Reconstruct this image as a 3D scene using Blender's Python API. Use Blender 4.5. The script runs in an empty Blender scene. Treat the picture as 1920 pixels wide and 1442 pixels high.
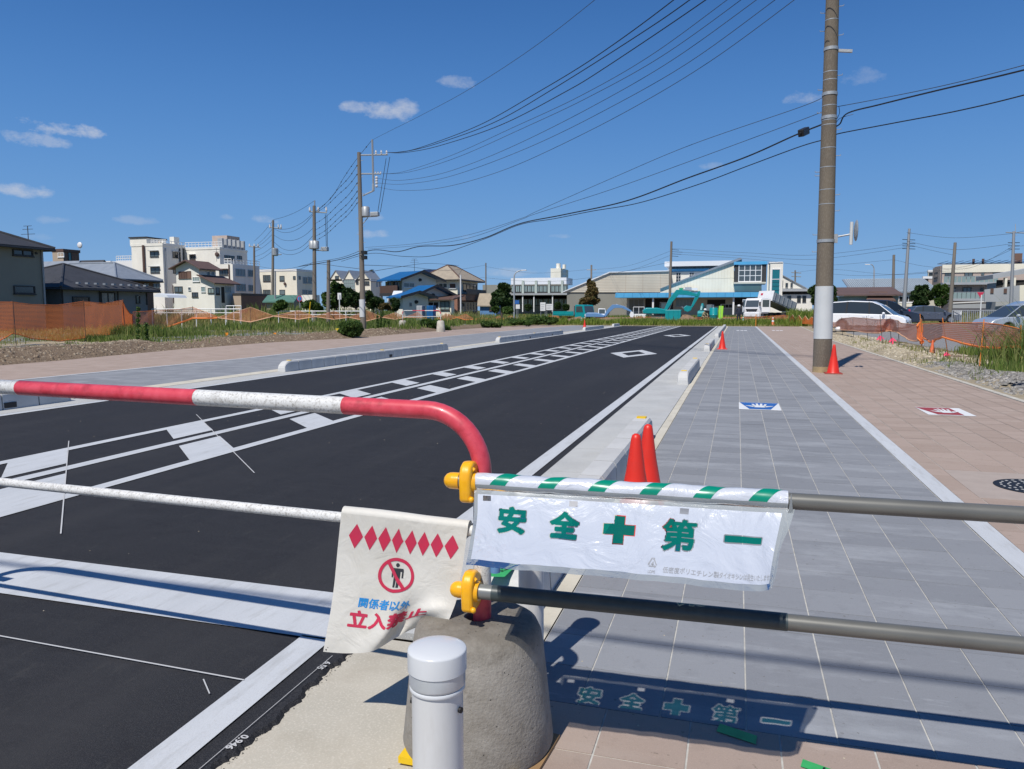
import bpy,bmesh,math,random
import numpy as np
from mathutils import Vector,Matrix

random.seed(7); rng = np.random.default_rng(7)
sc = bpy.context.scene
rad = math.radians

# ------------------------------------------------------------------ camera
CAM_H = 1.47
FPX = 1420.0
PITCH = math.atan2(139.0,FPX)
YAW = -math.atan2(423.0 * math.cos(PITCH),FPX)
cam_d = bpy.data.cameras.new('camera')
cam = bpy.data.objects.new('camera',cam_d)
sc.collection.objects.link(cam)
cam.location = (0,0,CAM_H)
cam.rotation_euler = (rad(90) - PITCH,0,-YAW)
cam_d.sensor_width = 36.0
cam_d.lens = 36.0 * FPX / 1920.0
cam_d.clip_start = 0.05
cam_d.clip_end = 6000
sc.camera = cam

# ------------------------------------------------------------------ sun and sky
SUN_EL,SUN_DX,SUN_DY = 54.8,0.25,1.0      # shadows run towards (SUN_DX, SUN_DY)
hl = math.hypot(SUN_DX,SUN_DY)
to_sun = Vector((-SUN_DX / hl * math.cos(rad(SUN_EL)),-SUN_DY / hl * math.cos(rad(SUN_EL)),math.sin(rad(SUN_EL))))
sun_d = bpy.data.lights.new('sun','SUN')
sun_d.energy = 4.4
sun_d.angle = rad(0.53)
sun_d.color = (1.0,0.955,0.89)
sun = bpy.data.objects.new('sun',sun_d)
sc.collection.objects.link(sun)
sun.location = (-20,-40,60)
sun.rotation_euler = to_sun.to_track_quat('Z','Y').to_euler()

world = bpy.data.worlds.new('World')
sc.world = world
world.use_nodes = True
wn,wl = world.node_tree.nodes,world.node_tree.links
for n_ in list(wn): wn.remove(n_)
w_out = wn.new('ShaderNodeOutputWorld')
w_bg = wn.new('ShaderNodeBackground')
w_bg.inputs['Strength'].default_value = 0.105
sky = wn.new('ShaderNodeTexSky')
sky.sky_type = 'NISHITA'
sky.sun_disc = False
sky.sun_elevation = rad(SUN_EL)
sky.sun_rotation = math.atan2(to_sun.x,to_sun.y)
sky.air_density = 1.15
sky.dust_density = 0.35
sky.ozone_density = 3.6
sky.altitude = 0
# small fair-weather clouds, set by azimuth and height in the sky
def wmath(op,a,b=None,c=None,clamp=False):
    n = wn.new('ShaderNodeMath'); n.operation = op; n.use_clamp = clamp
    for i,x in enumerate((a,b,c)):
        if x is None: continue
        if isinstance(x,(int,float)): n.inputs[i].default_value = x
        else: wl.new(x,n.inputs[i])
    return n.outputs[0]
w_tc = wn.new('ShaderNodeTexCoord')
w_sep = wn.new('ShaderNodeSeparateXYZ'); wl.new(w_tc.outputs['Generated'],w_sep.inputs[0])
w_az = wmath('ARCTAN2',w_sep.outputs[0],w_sep.outputs[1])
w_el = wmath('ARCSINE',w_sep.outputs[2])
def wnoise(scale,detail,rough,seed):
    cb = wn.new('ShaderNodeCombineXYZ')
    wl.new(wmath('MULTIPLY',w_az,1.0),cb.inputs[0]); wl.new(wmath('MULTIPLY',w_el,1.5),cb.inputs[1])
    cb.inputs[2].default_value = seed
    n = wn.new('ShaderNodeTexNoise'); n.inputs['Scale'].default_value = scale
    n.inputs['Detail'].default_value = detail; n.inputs['Roughness'].default_value = rough
    wl.new(cb.outputs[0],n.inputs['Vector'])
    return n.outputs['Fac']
# clear late-summer air: the Nishita sky drawn towards a deep blue that pales to the horizon
w_ramp = wn.new('ShaderNodeValToRGB')
wl.new(wmath('DIVIDE',w_el,rad(90),clamp=True),w_ramp.inputs[0])
w_ramp.color_ramp.interpolation = 'B_SPLINE'
els = w_ramp.color_ramp.elements
K_ = 1 / .105 / 10
for pos,c_ in ((0.0,(.235,.430,.700)),(.06,(.150,.345,.670)),(.14,(.083,.250,.600)),(.23,(.039,.152,.440)),(.33,(.020,.096,.305)),(1.0,(.016,.065,.21))):
    e_ = els[0] if pos == 0 else (els[len(els) - 1] if pos == 1.0 else els.new(pos)); e_.color = (c_[0] * K_,c_[1] * K_,c_[2] * K_,1)
w_sc = wn.new('ShaderNodeVectorMath'); w_sc.operation = 'SCALE'; w_sc.inputs['Scale'].default_value = 10.0
wl.new(w_ramp.outputs[0],w_sc.inputs[0])
hsv = wn.new('ShaderNodeMixRGB'); hsv.inputs[0].default_value = .93
wl.new(sky.outputs[0],hsv.inputs[1]); wl.new(w_sc.outputs[0],hsv.inputs[2])
w_n1 = wnoise(38,9,0.62,1.3)
w_n2 = wnoise(9,3,0.5,5.1)
def px_ang(x,y):
    p = cam_ray(x,y)
    return math.atan2(p[0],p[1]),math.atan2(p[2],math.hypot(p[0],p[1]))
R_ = (math.cos(YAW),-math.sin(YAW),0.0)
F_ = (math.sin(YAW) * math.cos(PITCH),math.cos(YAW) * math.cos(PITCH),-math.sin(PITCH))
U_ = (R_[1] * F_[2] - R_[2] * F_[1],R_[2] * F_[0] - R_[0] * F_[2],R_[0] * F_[1] - R_[1] * F_[0])
def cam_ray(x,y):
    a,b = x - 960.0,721.0 - y
    return tuple(R_[i] * a + U_[i] * b + F_[i] * FPX for i in range(3))
clouds = [  # x, y, half width, half height, density, wispiness
    (724,211,62,18,1.0,.7),(672,203,34,12,.8,.8),(757,205,34,17,.9,.6),(845,155,38,10,.38,1.3),
    (118,243,72,15,.85,1.1),(72,262,55,13,.45,1.5),(48,360,52,13,.95,.7),(1508,186,36,14,.5,1.0),
    (1630,146,42,14,.2,1.4),(255,414,36,7,.3,1.2),(98,414,28,7,.22,1.2),(70,445,34,8,.22,1.2),
    (700,440,30,8,.5,1.0),(498,413,26,8,.4,1.1),(425,408,16,5,.3,1.0),(1050,444,22,4,.3,1.0),
    (1335,312,18,6,.25,1.2),(960,512,42,8,.35,1.1),(1040,512,24,7,.2,1.1),(880,446,16,5,.2,1.2),
    (695,407,22,7,.32,1.0),(-160,180,80,18,.8,1.0),(2150,240,90,20,.6,1.0),(2350,400,70,12,.6,1.0),
    (-420,330,120,20,.7,1.0)]
w_mask = None
w_h = None
for (cx,cy,hw,hh,dens,wis) in clouds:
    a0,e0 = px_ang(cx,cy)
    a1,_ = px_ang(cx + hw * 1.12,cy); _,e1 = px_ang(cx,cy - hh * 1.35)
    dx = wmath('DIVIDE',wmath('SUBTRACT',w_az,a0),max(1e-4,a1 - a0))
    dy = wmath('DIVIDE',wmath('SUBTRACT',w_el,e0),max(1e-4,e1 - e0))
    # flat underside: compress the lower half
    dyl = wmath('MULTIPLY',wmath('MINIMUM',dy,0.0),1.35)
    dyu = wmath('MAXIMUM',dy,0.0)
    d2 = wmath('ADD',wmath('MULTIPLY',dx,dx),wmath('ADD',wmath('MULTIPLY',dyl,dyl),wmath('MULTIPLY',dyu,dyu)))
    v = wmath('SUBTRACT',1.0,d2)
    nz = wmath('MULTIPLY',wmath('SUBTRACT',w_n1,0.5),4.2 * wis)
    nz2 = wmath('MULTIPLY',wmath('SUBTRACT',w_n2,0.5),1.6)
    v = wmath('ADD',v,wmath('ADD',nz,nz2))
    fall = wmath('MULTIPLY',wmath('SUBTRACT',1.75,wmath('MULTIPLY',d2,0.6)),1.0,clamp=True)
    v = wmath('MULTIPLY',wmath('MULTIPLY',v,0.90,clamp=True),fall)
    v = wmath('MULTIPLY',v,dens)
    w_mask = v if w_mask is None else wmath('MAXIMUM',w_mask,v)
w_mix = wn.new('ShaderNodeMixRGB')
w_mix.inputs[2].default_value = (5.6,5.9,6.6,1)
wl.new(wmath('MULTIPLY',w_mask,0.8,clamp=True),w_mix.inputs[0])
wl.new(hsv.outputs[0],w_mix.inputs[1])
wl.new(w_mix.outputs[0],w_bg.inputs['Color'])
wl.new(w_bg.outputs[0],w_out.inputs['Surface'])

sc.view_settings.view_transform = 'Standard'
sc.view_settings.look = 'None'
sc.view_settings.exposure = 0.0
sc.view_settings.gamma = 1.0
sc.view_settings.use_curve_mapping = False
sc.render.engine = 'CYCLES'
sc.cycles.max_bounces = 8
sc.cycles.transparent_max_bounces = 24

# ------------------------------------------------------------------ picture-to-place helpers
def gnd(x,y,z=0.0):
    d = cam_ray(x,y); t = (z - CAM_H) / d[2]
    return (d[0] * t,d[1] * t,z)
def atY(x,y,Y):
    d = cam_ray(x,y); t = Y / d[1]
    return Vector((d[0] * t,Y,CAM_H + d[2] * t))
def atT(x,y,T):              # at forward distance T
    d = cam_ray(x,y)
    return Vector((d[0] * T / FPX,d[1] * T / FPX,CAM_H + d[2] * T / FPX))
class Plane:
    """an upright plane through the point seen at column x at depth Y; ang = heading of its horizontal axis"""
    def __init__(s,x,Y,ang=0.0,o=None):
        s.o = Vector((atY(x,582,Y).x,Y,0)) if o is None else Vector((o[0],o[1],0))
        a = rad(ang)
        s.u = Vector((math.cos(a),math.sin(a),0)); s.n = Vector((math.sin(a),-math.cos(a),0)); s.ang = ang
    def pt(s,x,y,off=0.0):
        d = Vector(cam_ray(x,y)); c = Vector((0,0,CAM_H))
        t = (s.o + s.n * off - c).dot(s.n) / d.dot(s.n)
        return c + d * t
    def sz(s,x,y):
        p = s.pt(x,y); return (p - s.o).dot(s.u),p.z
    def at(s,a,z,off=0.0):
        return s.o + s.u * a + s.n * off + Vector((0,0,z))

# ------------------------------------------------------------------ mesh building
class MB:
    def __init__(s): s.v = []; s.f = []; s.m = []
    def face(s,pts,m=0):
        i = len(s.v); s.v += [tuple(p) for p in pts]; s.f.append(tuple(range(i,i + len(pts)))); s.m.append(m)
    def hexa(s,p,m=0):   # 8 points: bottom ring 0-3, top ring 4-7
        i = len(s.v); s.v += [tuple(q) for q in p]
        for f in ((3,2,1,0),(4,5,6,7),(0,1,5,4),(1,2,6,5),(2,3,7,6),(3,0,4,7)):
            s.f.append(tuple(i + k for k in f)); s.m.append(m)
    def box(s,x0,x1,y0,y1,z0,z1,m=0):
        s.hexa([(x0,y0,z0),(x1,y0,z0),(x1,y1,z0),(x0,y1,z0),(x0,y0,z1),(x1,y0,z1),(x1,y1,z1),(x0,y1,z1)],m)
    def obox(s,o,a,b,c,m=0):   # from corner o with edge vectors
        o,a,b,c = Vector(o),Vector(a),Vector(b),Vector(c)
        s.hexa([o,o + a,o + a + b,o + b,o + c,o + a + c,o + a + b + c,o + b + c],m)
    def prism(s,pts,vec,m=0):
        vec = Vector(vec); n = len(pts); i = len(s.v)
        s.v += [tuple(p) for p in pts] + [tuple(Vector(p) + vec) for p in pts]
        s.f.append(tuple(range(i,i + n))[::-1]); s.m.append(m)
        s.f.append(tuple(range(i + n,i + 2 * n))); s.m.append(m)
        for k in range(n):
            a,b = i + k,i + (k + 1) % n
            s.f.append((a,b,b + n,a + n)); s.m.append(m)
    def tube(s,pts,r,n=8,m=0,caps=True):
        pts = [Vector(p) for p in pts]; k = len(pts); i0 = len(s.v)
        rs = r if isinstance(r,(list,tuple)) else [r] * k
        prev = None
        for j,p in enumerate(pts):
            t = (pts[min(j + 1,k - 1)] - pts[max(j - 1,0)])
            t = t.normalized() if t.length > 1e-9 else Vector((0,0,1))
            if prev is None:
                a = t.orthogonal().normalized()
            else:
                a = (prev - t * prev.dot(t))
                a = a.normalized() if a.length > 1e-6 else t.orthogonal().normalized()
            prev = a; b = t.cross(a)
            for q in range(n):
                w = 2 * math.pi * q / n
                s.v.append(tuple(p + (a * math.cos(w) + b * math.sin(w)) * rs[j]))
        for j in range(k - 1):
            for q in range(n):
                a = i0 + j * n + q; b = i0 + j * n + (q + 1) % n
                s.f.append((a,b,b + n,a + n)); s.m.append(m)
        if caps:
            s.f.append(tuple(i0 + q for q in range(n))[::-1]); s.m.append(m)
            s.f.append(tuple(i0 + (k - 1) * n + q for q in range(n))); s.m.append(m)
    def lathe(s,prof,o=(0,0,0),n=24,m=0,mf=None):
        i0 = len(s.v); o = Vector(o)
        for (r,z) in prof:
            for q in range(n):
                w = 2 * math.pi * q / n
                s.v.append((o.x + r * math.cos(w),o.y + r * math.sin(w),o.z + z))
        for j in range(len(prof) - 1):
            mm = m if mf is None else mf[j]
            for q in range(n):
                a = i0 + j * n + q; b = i0 + j * n + (q + 1) % n
                s.f.append((a,b,b + n,a + n)); s.m.append(mm)
        s.f.append(tuple(i0 + q for q in range(n))[::-1]); s.m.append(m if mf is None else mf[0])
        e = i0 + (len(prof) - 1) * n
        s.f.append(tuple(e + q for q in range(n))); s.m.append(m if mf is None else mf[-1])
    def ball(s,c,rx,ry=None,rz=None,n=10,k=6,m=0):
        ry = rx if ry is None else ry; rz = rx if rz is None else rz
        i0 = len(s.v); c = Vector(c)
        for j in range(k + 1):
            th = math.pi * j / k
            for q in range(n):
                w = 2 * math.pi * q / n
                s.v.append((c.x + rx * math.sin(th) * math.cos(w),c.y + ry * math.sin(th) * math.sin(w),c.z - rz * math.cos(th)))
        for j in range(k):
            for q in range(n):
                a = i0 + j * n + q; b = i0 + j * n + (q + 1) % n
                s.f.append((a,b,b + n,a + n)); s.m.append(m)
    def mesh(s,name,mats,origin=(0,0,0),smooth=False,merge=False):
        me = bpy.data.meshes.new(name)
        o = Vector(origin)
        me.from_pydata([(p[0] - o.x,p[1] - o.y,p[2] - o.z) for p in s.v],[],s.f)
        for mt in (mats if isinstance(mats,(list,tuple)) else [mats]): me.materials.append(mt)
        me.polygons.foreach_set('material_index',s.m)
        if merge:
            bm = bmesh.new(); bm.from_mesh(me)
            bmesh.ops.remove_doubles(bm,verts=bm.verts,dist=1e-5)
            bmesh.ops.recalc_face_normals(bm,faces=bm.faces)
            bm.to_mesh(me); bm.free()
        if smooth:
            me.polygons.foreach_set('use_smooth',[True] * len(me.polygons))
            if smooth is not True:
                me.set_sharp_from_angle(angle=rad(smooth))
        me.update()
        return me

def link(o): sc.collection.objects.link(o); return o
def props(o,label=None,cat=None,group=None,kind=None):
    if label: o['label'] = label
    if cat: o['category'] = cat
    if group: o['group'] = group
    if kind: o['kind'] = kind
    return o
class Thing:
    def __init__(s,name,label,cat,base=(0,0,0),group=None):
        s.e = bpy.data.objects.new(name,None); s.e.empty_display_size = 0.2
        link(s.e); s.e.location = base; s.base = Vector(base)
        props(s.e,label,cat,group)
    def part(s,name,mb,mats,smooth=False,label=None,kind=None,parent=None,bevel=0,seg=2,merge=False,subd=0):
        me = mb.mesh(name,mats,s.base,smooth,merge or bevel > 0 or subd > 0) if isinstance(mb,MB) else mb
        o = bpy.data.objects.new(name,me); link(o); o.parent = parent or s.e
        if bevel:
            md = o.modifiers.new('bevel','BEVEL'); md.width = bevel; md.segments = seg; md.limit_method = 'ANGLE'; md.angle_limit = rad(35)
            md.harden_normals = False
        if subd:
            md = o.modifiers.new('sub','SUBSURF'); md.levels = subd; md.render_levels = subd
        props(o,label,None,None,kind)
        return o
def single(name,mb,mats,label=None,cat=None,group=None,kind=None,base=(0,0,0),smooth=False,merge=False):
    me = mb.mesh(name,mats,base,smooth,merge) if isinstance(mb,MB) else mb
    o = bpy.data.objects.new(name,me); link(o); o.location = base
    return props(o,label,cat,group,kind)
def copy_tree(o,label=None,loc=None,rotz=None,scale=None):
    def rec(a,par):
        c = a.copy(); link(c)
        if par is not None: c.parent = par
        for ch in kids[a.name]: rec(ch,c)
        return c
    kids = {}
    for a in bpy.data.objects: kids.setdefault(a.name,[])
    for a in bpy.data.objects:
        if a.parent is not None: kids[a.parent.name].append(a)
    c = rec(o,None)
    if loc is not None: c.location = loc
    if rotz is not None: c.rotation_euler[2] = rotz
    if scale is not None: c.scale = scale
    if label: c['label'] = label
    return c
def npmesh(name,verts,faces_per,mats,smooth=False,mat_idx=None):
    """verts: (n,3); faces_per: int array (m,k)"""
    me = bpy.data.meshes.new(name)
    m,k = faces_per.shape
    me.vertices.add(len(verts)); me.vertices.foreach_set('co',np.asarray(verts,dtype=np.float32).ravel())
    me.loops.add(m * k); me.loops.foreach_set('vertex_index',faces_per.astype(np.int32).ravel())
    me.polygons.add(m); me.polygons.foreach_set('loop_start',np.arange(0,m * k,k,dtype=np.int32))
    me.polygons.foreach_set('loop_total',np.full(m,k,dtype=np.int32))
    for mt in (mats if isinstance(mats,(list,tuple)) else [mats]): me.materials.append(mt)
    if mat_idx is not None: me.polygons.foreach_set('material_index',mat_idx.astype(np.int32))
    me.update(calc_edges=True); me.validate()
    if smooth: me.polygons.foreach_set('use_smooth',np.ones(m,dtype=bool))
    return me

# ------------------------------------------------------------------ materials
def base_mat(name):
    m = bpy.data.materials.new(name); m.use_nodes = True
    nt = m.node_tree
    return m,nt,nt.nodes['Principled BSDF'],nt.nodes['Material Output']
def nadd(nt,t,**kw):
    n = nt.nodes.new(t)
    for k,v in kw.items():
        if k.startswith('i_'): n.inputs[k[2:].replace('_',' ')].default_value = v
        else: setattr(n,k,v)
    return n
def mat(name,col,col2=None,scale=6.0,rough=0.7,bump=0.0,bscale=None,spec=0.5,metal=0.0,obj_rand=0.0,
        fine=None,fscale=80.0,stretch=(1,1,1),coat=0.0,stain=None,sscale=1.2,samt=0.5,detail=4.0,translucent=0.0):
    """base colour col varied towards col2 by noise; 'fine' is a grain colour; 'stain' a blotch colour"""
    m,nt,b,out = base_mat(name)
    L = nt.links
    c4 = lambda c: (c[0],c[1],c[2],1)
    geo = nadd(nt,'ShaderNodeTexCoord')
    mp = nadd(nt,'ShaderNodeMapping'); mp.inputs['Scale'].default_value = stretch
    L.new(geo.outputs['Object'],mp.inputs['Vector'])
    col_out = None
    def noise(s,d=4.0,r=0.55):
        n = nadd(nt,'ShaderNodeTexNoise'); n.inputs['Scale'].default_value = s
        n.inputs['Detail'].default_value = d; n.inputs['Roughness'].default_value = r
        L.new(mp.outputs[0],n.inputs['Vector']); return n.outputs['Fac']
    def ramp(f,a,bb):
        r = nadd(nt,'ShaderNodeMapRange'); r.inputs['From Min'].default_value = a; r.inputs['From Max'].default_value = bb
        L.new(f,r.inputs['Value']); return r.outputs[0]
    def mix(f,a,bb):
        x = nadd(nt,'ShaderNodeMixRGB')
        if isinstance(f,float): x.inputs[0].default_value = f
        else: L.new(f,x.inputs[0])
        if isinstance(a,tuple): x.inputs[1].default_value = c4(a)
        else: L.new(a,x.inputs[1])
        if isinstance(bb,tuple): x.inputs[2].default_value = c4(bb)
        else: L.new(bb,x.inputs[2])
        return x.outputs[0]
    cur = tuple(col)
    if col2 is not None: cur = mix(ramp(noise(scale,detail),0.34,0.66),tuple(col),tuple(col2))
    if fine is not None: cur = mix(ramp(noise(fscale,2.0),0.5,0.72),cur,tuple(fine))
    if stain is not None:
        f = ramp(noise(sscale,5.0,0.65),0.52,0.75)
        mm = nadd(nt,'ShaderNodeMath',operation='MULTIPLY'); L.new(f,mm.inputs[0]); mm.inputs[1].default_value = samt
        cur = mix(mm.outputs[0],cur,tuple(stain))
    if obj_rand:
        oi = nadd(nt,'ShaderNodeObjectInfo')
        hs = nadd(nt,'ShaderNodeHueSaturation')
        r = nadd(nt,'ShaderNodeMapRange'); r.inputs['To Min'].default_value = 1 - obj_rand; r.inputs['To Max'].default_value = 1 + obj_rand
        L.new(oi.outputs['Random'],r.inputs['Value']); L.new(r.outputs[0],hs.inputs['Value'])
        if isinstance(cur,tuple): hs.inputs['Color'].default_value = c4(cur)
        else: L.new(cur,hs.inputs['Color'])
        cur = hs.outputs[0]
    if isinstance(cur,tuple): b.inputs['Base Color'].default_value = c4(cur)
    else: L.new(cur,b.inputs['Base Color'])
    b.inputs['Roughness'].default_value = rough
    b.inputs['Specular IOR Level'].default_value = spec
    b.inputs['Metallic'].default_value = metal
    if coat: b.inputs['Coat Weight'].default_value = coat; b.inputs['Coat Roughness'].default_value = 0.08
    if bump:
        bp = nadd(nt,'ShaderNodeBump'); bp.inputs['Strength'].default_value = 1.0; bp.inputs['Distance'].default_value = bump
        L.new(noise(bscale or fscale,3.0,0.6),bp.inputs['Height']); L.new(bp.outputs[0],b.inputs['Normal'])
    if translucent:
        tr = nadd(nt,'ShaderNodeBsdfTranslucent')
        if isinstance(cur,tuple): tr.inputs['Color'].default_value = c4(cur)
        else: L.new(cur,tr.inputs['Color'])
        mx = nadd(nt,'ShaderNodeMixShader'); mx.inputs[0].default_value = translucent
        L.new(b.outputs[0],mx.inputs[1]); L.new(tr.outputs[0],mx.inputs[2]); L.new(mx.outputs[0],out.inputs['Surface'])
    m['n'] = name
    return m
def film(name,tint,opac,base,rough=0.12,bump=0.0,bscale=14.0,spec=0.5):
    """thin see-through plastic: transparent mixed with a glossy body"""
    m,nt,b,out = base_mat(name); L = nt.links
    b.inputs['Base Color'].default_value = (*base,1); b.inputs['Roughness'].default_value = rough
    b.inputs['Specular IOR Level'].default_value = spec
    tr = nadd(nt,'ShaderNodeBsdfTransparent'); tr.inputs[0].default_value = (*tint,1)
    gl = nadd(nt,'ShaderNodeBsdfGlossy'); gl.inputs['Roughness'].default_value = rough
    gl.inputs['Color'].default_value = (1,1,1,1)
    fr = nadd(nt,'ShaderNodeFresnel'); fr.inputs[0].default_value = 1.32
    mx = nadd(nt,'ShaderNodeMixShader'); mx.inputs[0].default_value = opac
    L.new(tr.outputs[0],mx.inputs[1]); L.new(b.outputs[0],mx.inputs[2])
    mx2 = nadd(nt,'ShaderNodeMixShader'); L.new(fr.outputs[0],mx2.inputs[0]); L.new(mx.outputs[0],mx2.inputs[1]); L.new(gl.outputs[0],mx2.inputs[2])
    L.new(mx2.outputs[0],out.inputs['Surface'])
    if bump:
        tc = nadd(nt,'ShaderNodeTexCoord'); n = nadd(nt,'ShaderNodeTexNoise'); n.inputs['Scale'].default_value = bscale; n.inputs['Detail'].default_value = 3
        n.inputs['Distortion'].default_value = 1.2
        L.new(tc.outputs['Object'],n.inputs['Vector'])
        bp = nadd(nt,'ShaderNodeBump'); bp.inputs['Distance'].default_value = bump; L.new(n.outputs['Fac'],bp.inputs['Height'])
        for x in (b,gl,fr): L.new(bp.outputs[0],x.inputs['Normal'])
    return m

M = {}
def defm(key,*a,**k): M[key] = mat(key,*a,**k); return M[key]
# ground things
defm('chalk_line',(.50,.50,.50),rough=.9)
defm('gutter_concrete',(.47,.475,.46),(.39,.395,.385),1.6,.85,bump=.0012,fscale=160,fine=(.62,.61,.58),stain=(.40,.38,.34),sscale=2.2,samt=.35)
defm('block_concrete',(.57,.57,.55),(.49,.49,.475),3.0,.85,bump=.001,fscale=200,fine=(.62,.61,.6),obj_rand=.05,stain=(.36,.35,.33),sscale=5,samt=.3)
defm('cream_concrete',(.62,.58,.48),(.52,.48,.39),3.0,.9,bump=.0012,fscale=150,stain=(.36,.31,.24),sscale=4,samt=.4)
defm('apron_concrete',(.50,.46,.38),(.43,.40,.33),2.2,.9,bump=.0008,fscale=120,fine=(.56,.52,.44),stain=(.33,.29,.22),sscale=3.0,samt=.5)
defm('mortar',(.55,.54,.50),(.40,.39,.36),20,.95)
defm('kerb_edge',(.55,.52,.45),(.42,.39,.33),4,.9,bump=.002,fscale=60)
defm('yellow_plastic',(.80,.52,.01),rough=.35)
defm('clamp_yellow',(.90,.45,.008),(.82,.38,.006),25,.32,coat=.3,bump=.0006,bscale=60)
defm('green_tape',(.05,.42,.12),(.04,.34,.09),20,.5)
defm('ink_black',(.012,.012,.014),rough=.6)
defm('grey_ink',(.30,.31,.33),rough=.6)
# barrier
defm('pipe_red',(.60,.050,.075),(.68,.085,.115),22,.38,coat=.15,stain=(.25,.02,.025),sscale=18,samt=.55)
defm('pipe_white',(.74,.74,.72),(.66,.66,.64),18,.45,stain=(.25,.23,.20),sscale=26,samt=.55,fine=(.4,.38,.35),fscale=120)
defm('pipe_galv',(.125,.125,.115),(.17,.17,.155),18,.40,metal=.2,stretch=(.25,1,1),stain=(.30,.22,.12),sscale=9,samt=.25)
defm('pipe_galv_light',(.24,.25,.245),(.20,.21,.205),14,.4,metal=.3)
defm('sleeve_dark',(.035,.05,.055),(.045,.062,.065),30,.42)
defm('red_cone',(.74,.030,.014),(.66,.026,.012),4,.42,stain=(.45,.05,.04),sscale=7,samt=.3)
defm('orange_cone',(.72,.16,.06),rough=.5)
defm('green_cone',(.02,.34,.16),rough=.5)
defm('white_plastic',(.78,.78,.78),(.72,.72,.72),6,.35)
defm('dark_rubber',(.03,.03,.032),rough=.7)
defm('cone_base',(.30,.05,.035),rough=.7)
defm('bollard_white',(.64,.64,.63),(.60,.60,.59),5,.28,spec=.6,stain=(.46,.44,.40),sscale=9,samt=.28,stretch=(3,3,.6))
defm('bollard_cap',(.63,.645,.655),rough=.22,spec=.6)
defm('bollard_band',(.52,.55,.57),(.58,.60,.62),40,.3,metal=.3)
defm('board_wood',(.36,.22,.10),(.28,.17,.08),8,.8)
defm('pole_concrete',(.175,.145,.108),(.135,.11,.085),1.4,.9,bump=.002,fscale=70,stain=(.08,.07,.055),sscale=1.6,samt=.5,stretch=(1,1,.25),fine=(.22,.19,.15))
defm('pole_far',(.20,.175,.145),(.15,.13,.11),1.0,.9,stretch=(1,1,.2))
defm('pole_steel',(.30,.31,.32),rough=.5,metal=.3)
defm('pole_wrap',(.60,.62,.62),(.55,.57,.57),2,.6)
defm('pole_foot',(.40,.30,.16),(.30,.23,.13),8,.8)
defm('galv',(.45,.47,.48),(.36,.38,.39),20,.5,metal=.4)
defm('wire_black',(.015,.016,.018),rough=.5)
defm('wire_grey',(.05,.055,.065),rough=.6)
defm('insulator',(.62,.62,.62),rough=.3)
# buildings
def wall(key,c,k=.86,**kw): return defm(key,c,tuple(x * k for x in c),.35,.85,stain=tuple(x * .7 for x in c),sscale=.5,samt=.25,stretch=(1,1,.4),**kw)
wall('wall_white',(.88,.85,.76)); wall('wall_cream',(.89,.84,.69)); wall('wall_beige',(.65,.60,.49)); wall('wall_grey',(.40,.42,.44))
wall('wall_darkgrey',(.27,.265,.225)); wall('wall_slate',(.20,.22,.235)); wall('wall_brown',(.20,.12,.09)); wall('wall_brick',(.32,.16,.11))
wall('wall_pink',(.52,.42,.36)); wall('wall_palegreen',(.46,.52,.47)); wall('wall_paleblue',(.42,.50,.55)); wall('wall_tan',(.48,.38,.29))
defm('roof_dark',(.045,.047,.055),(.035,.037,.043),2,.7,bump=.01,bscale=6)
defm('roof_brown',(.14,.085,.07),(.11,.07,.06),2,.7)
defm('roof_blue',(.010,.125,.33),(.012,.10,.27),2,.4)
defm('roof_tan',(.38,.32,.24),(.31,.26,.20),2,.8)
defm('roof_green',(.10,.22,.17),(.08,.18,.14),2,.6)
defm('roof_grey',(.26,.29,.33),(.22,.25,.29),2,.5)
defm('roof_white',(.72,.75,.78),rough=.5)
defm('trim_white',(.78,.78,.77),rough=.6)
defm('trim_dark',(.04,.04,.042),rough=.6)
defm('trim_brown',(.12,.07,.055),rough=.7)
defm('canopy_blue',(.10,.42,.72),(.09,.38,.66),1.0,.45)
defm('teal_glass',(.01,.16,.19),rough=.1,spec=.8)
defm('glass_dark',(.045,.055,.06),rough=.08,spec=.9,obj_rand=.85)
defm('glass_mid',(.10,.13,.14),rough=.12,spec=.8,obj_rand=.6)
defm('glass_pale',(.26,.34,.33),rough=.2,spec=.6)
defm('solar',(.02,.025,.05),rough=.2,spec=.8)
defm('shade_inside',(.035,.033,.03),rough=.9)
# vehicles
defm('teal_paint',(.005,.30,.32),(.005,.26,.28),2,.35,coat=.3)
defm('white_paint',(.88,.89,.90),rough=.25,coat=.8)
defm('silver_paint',(.45,.50,.56),rough=.28,coat=.8,metal=.3)
defm('dark_paint',(.10,.115,.155),rough=.25,coat=.9,metal=.2)
defm('navy_paint',(.02,.03,.055),rough=.25,coat=.9)
defm('truck_grey',(.33,.37,.40),(.27,.30,.33),3,.5)
defm('blue_paint',(.13,.27,.50),rough=.4)
defm('tyre',(.02,.02,.021),rough=.85)
defm('rim',(.45,.46,.48),rough=.35,metal=.7)
defm('lamp_glass',(.7,.72,.72),rough=.1,spec=.8)
defm('black_plastic',(.018,.018,.02),rough=.5)
defm('lime',(.35,.75,.06),rough=.6)
defm('skin',(.45,.28,.2),rough=.6)
defm('cloth_navy',(.025,.03,.05),rough=.9)
defm('cloth_tan',(.32,.27,.16),rough=.9)
defm('dirt_heap',(.26,.17,.105),(.19,.13,.085),3,.95,bump=.02,bscale=9)
defm('flag_orange',(.70,.24,.02),rough=.8); defm('flag_pink',(.85,.06,.16),rough=.7); defm('flag_yellow',(.75,.55,.03),rough=.8)
defm('rod_steel',(.06,.055,.05),rough=.8); defm('rod_orange',(.70,.22,.03),rough=.7)
defm('trunk',(.12,.09,.065),(.08,.06,.045),6,.95)
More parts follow.
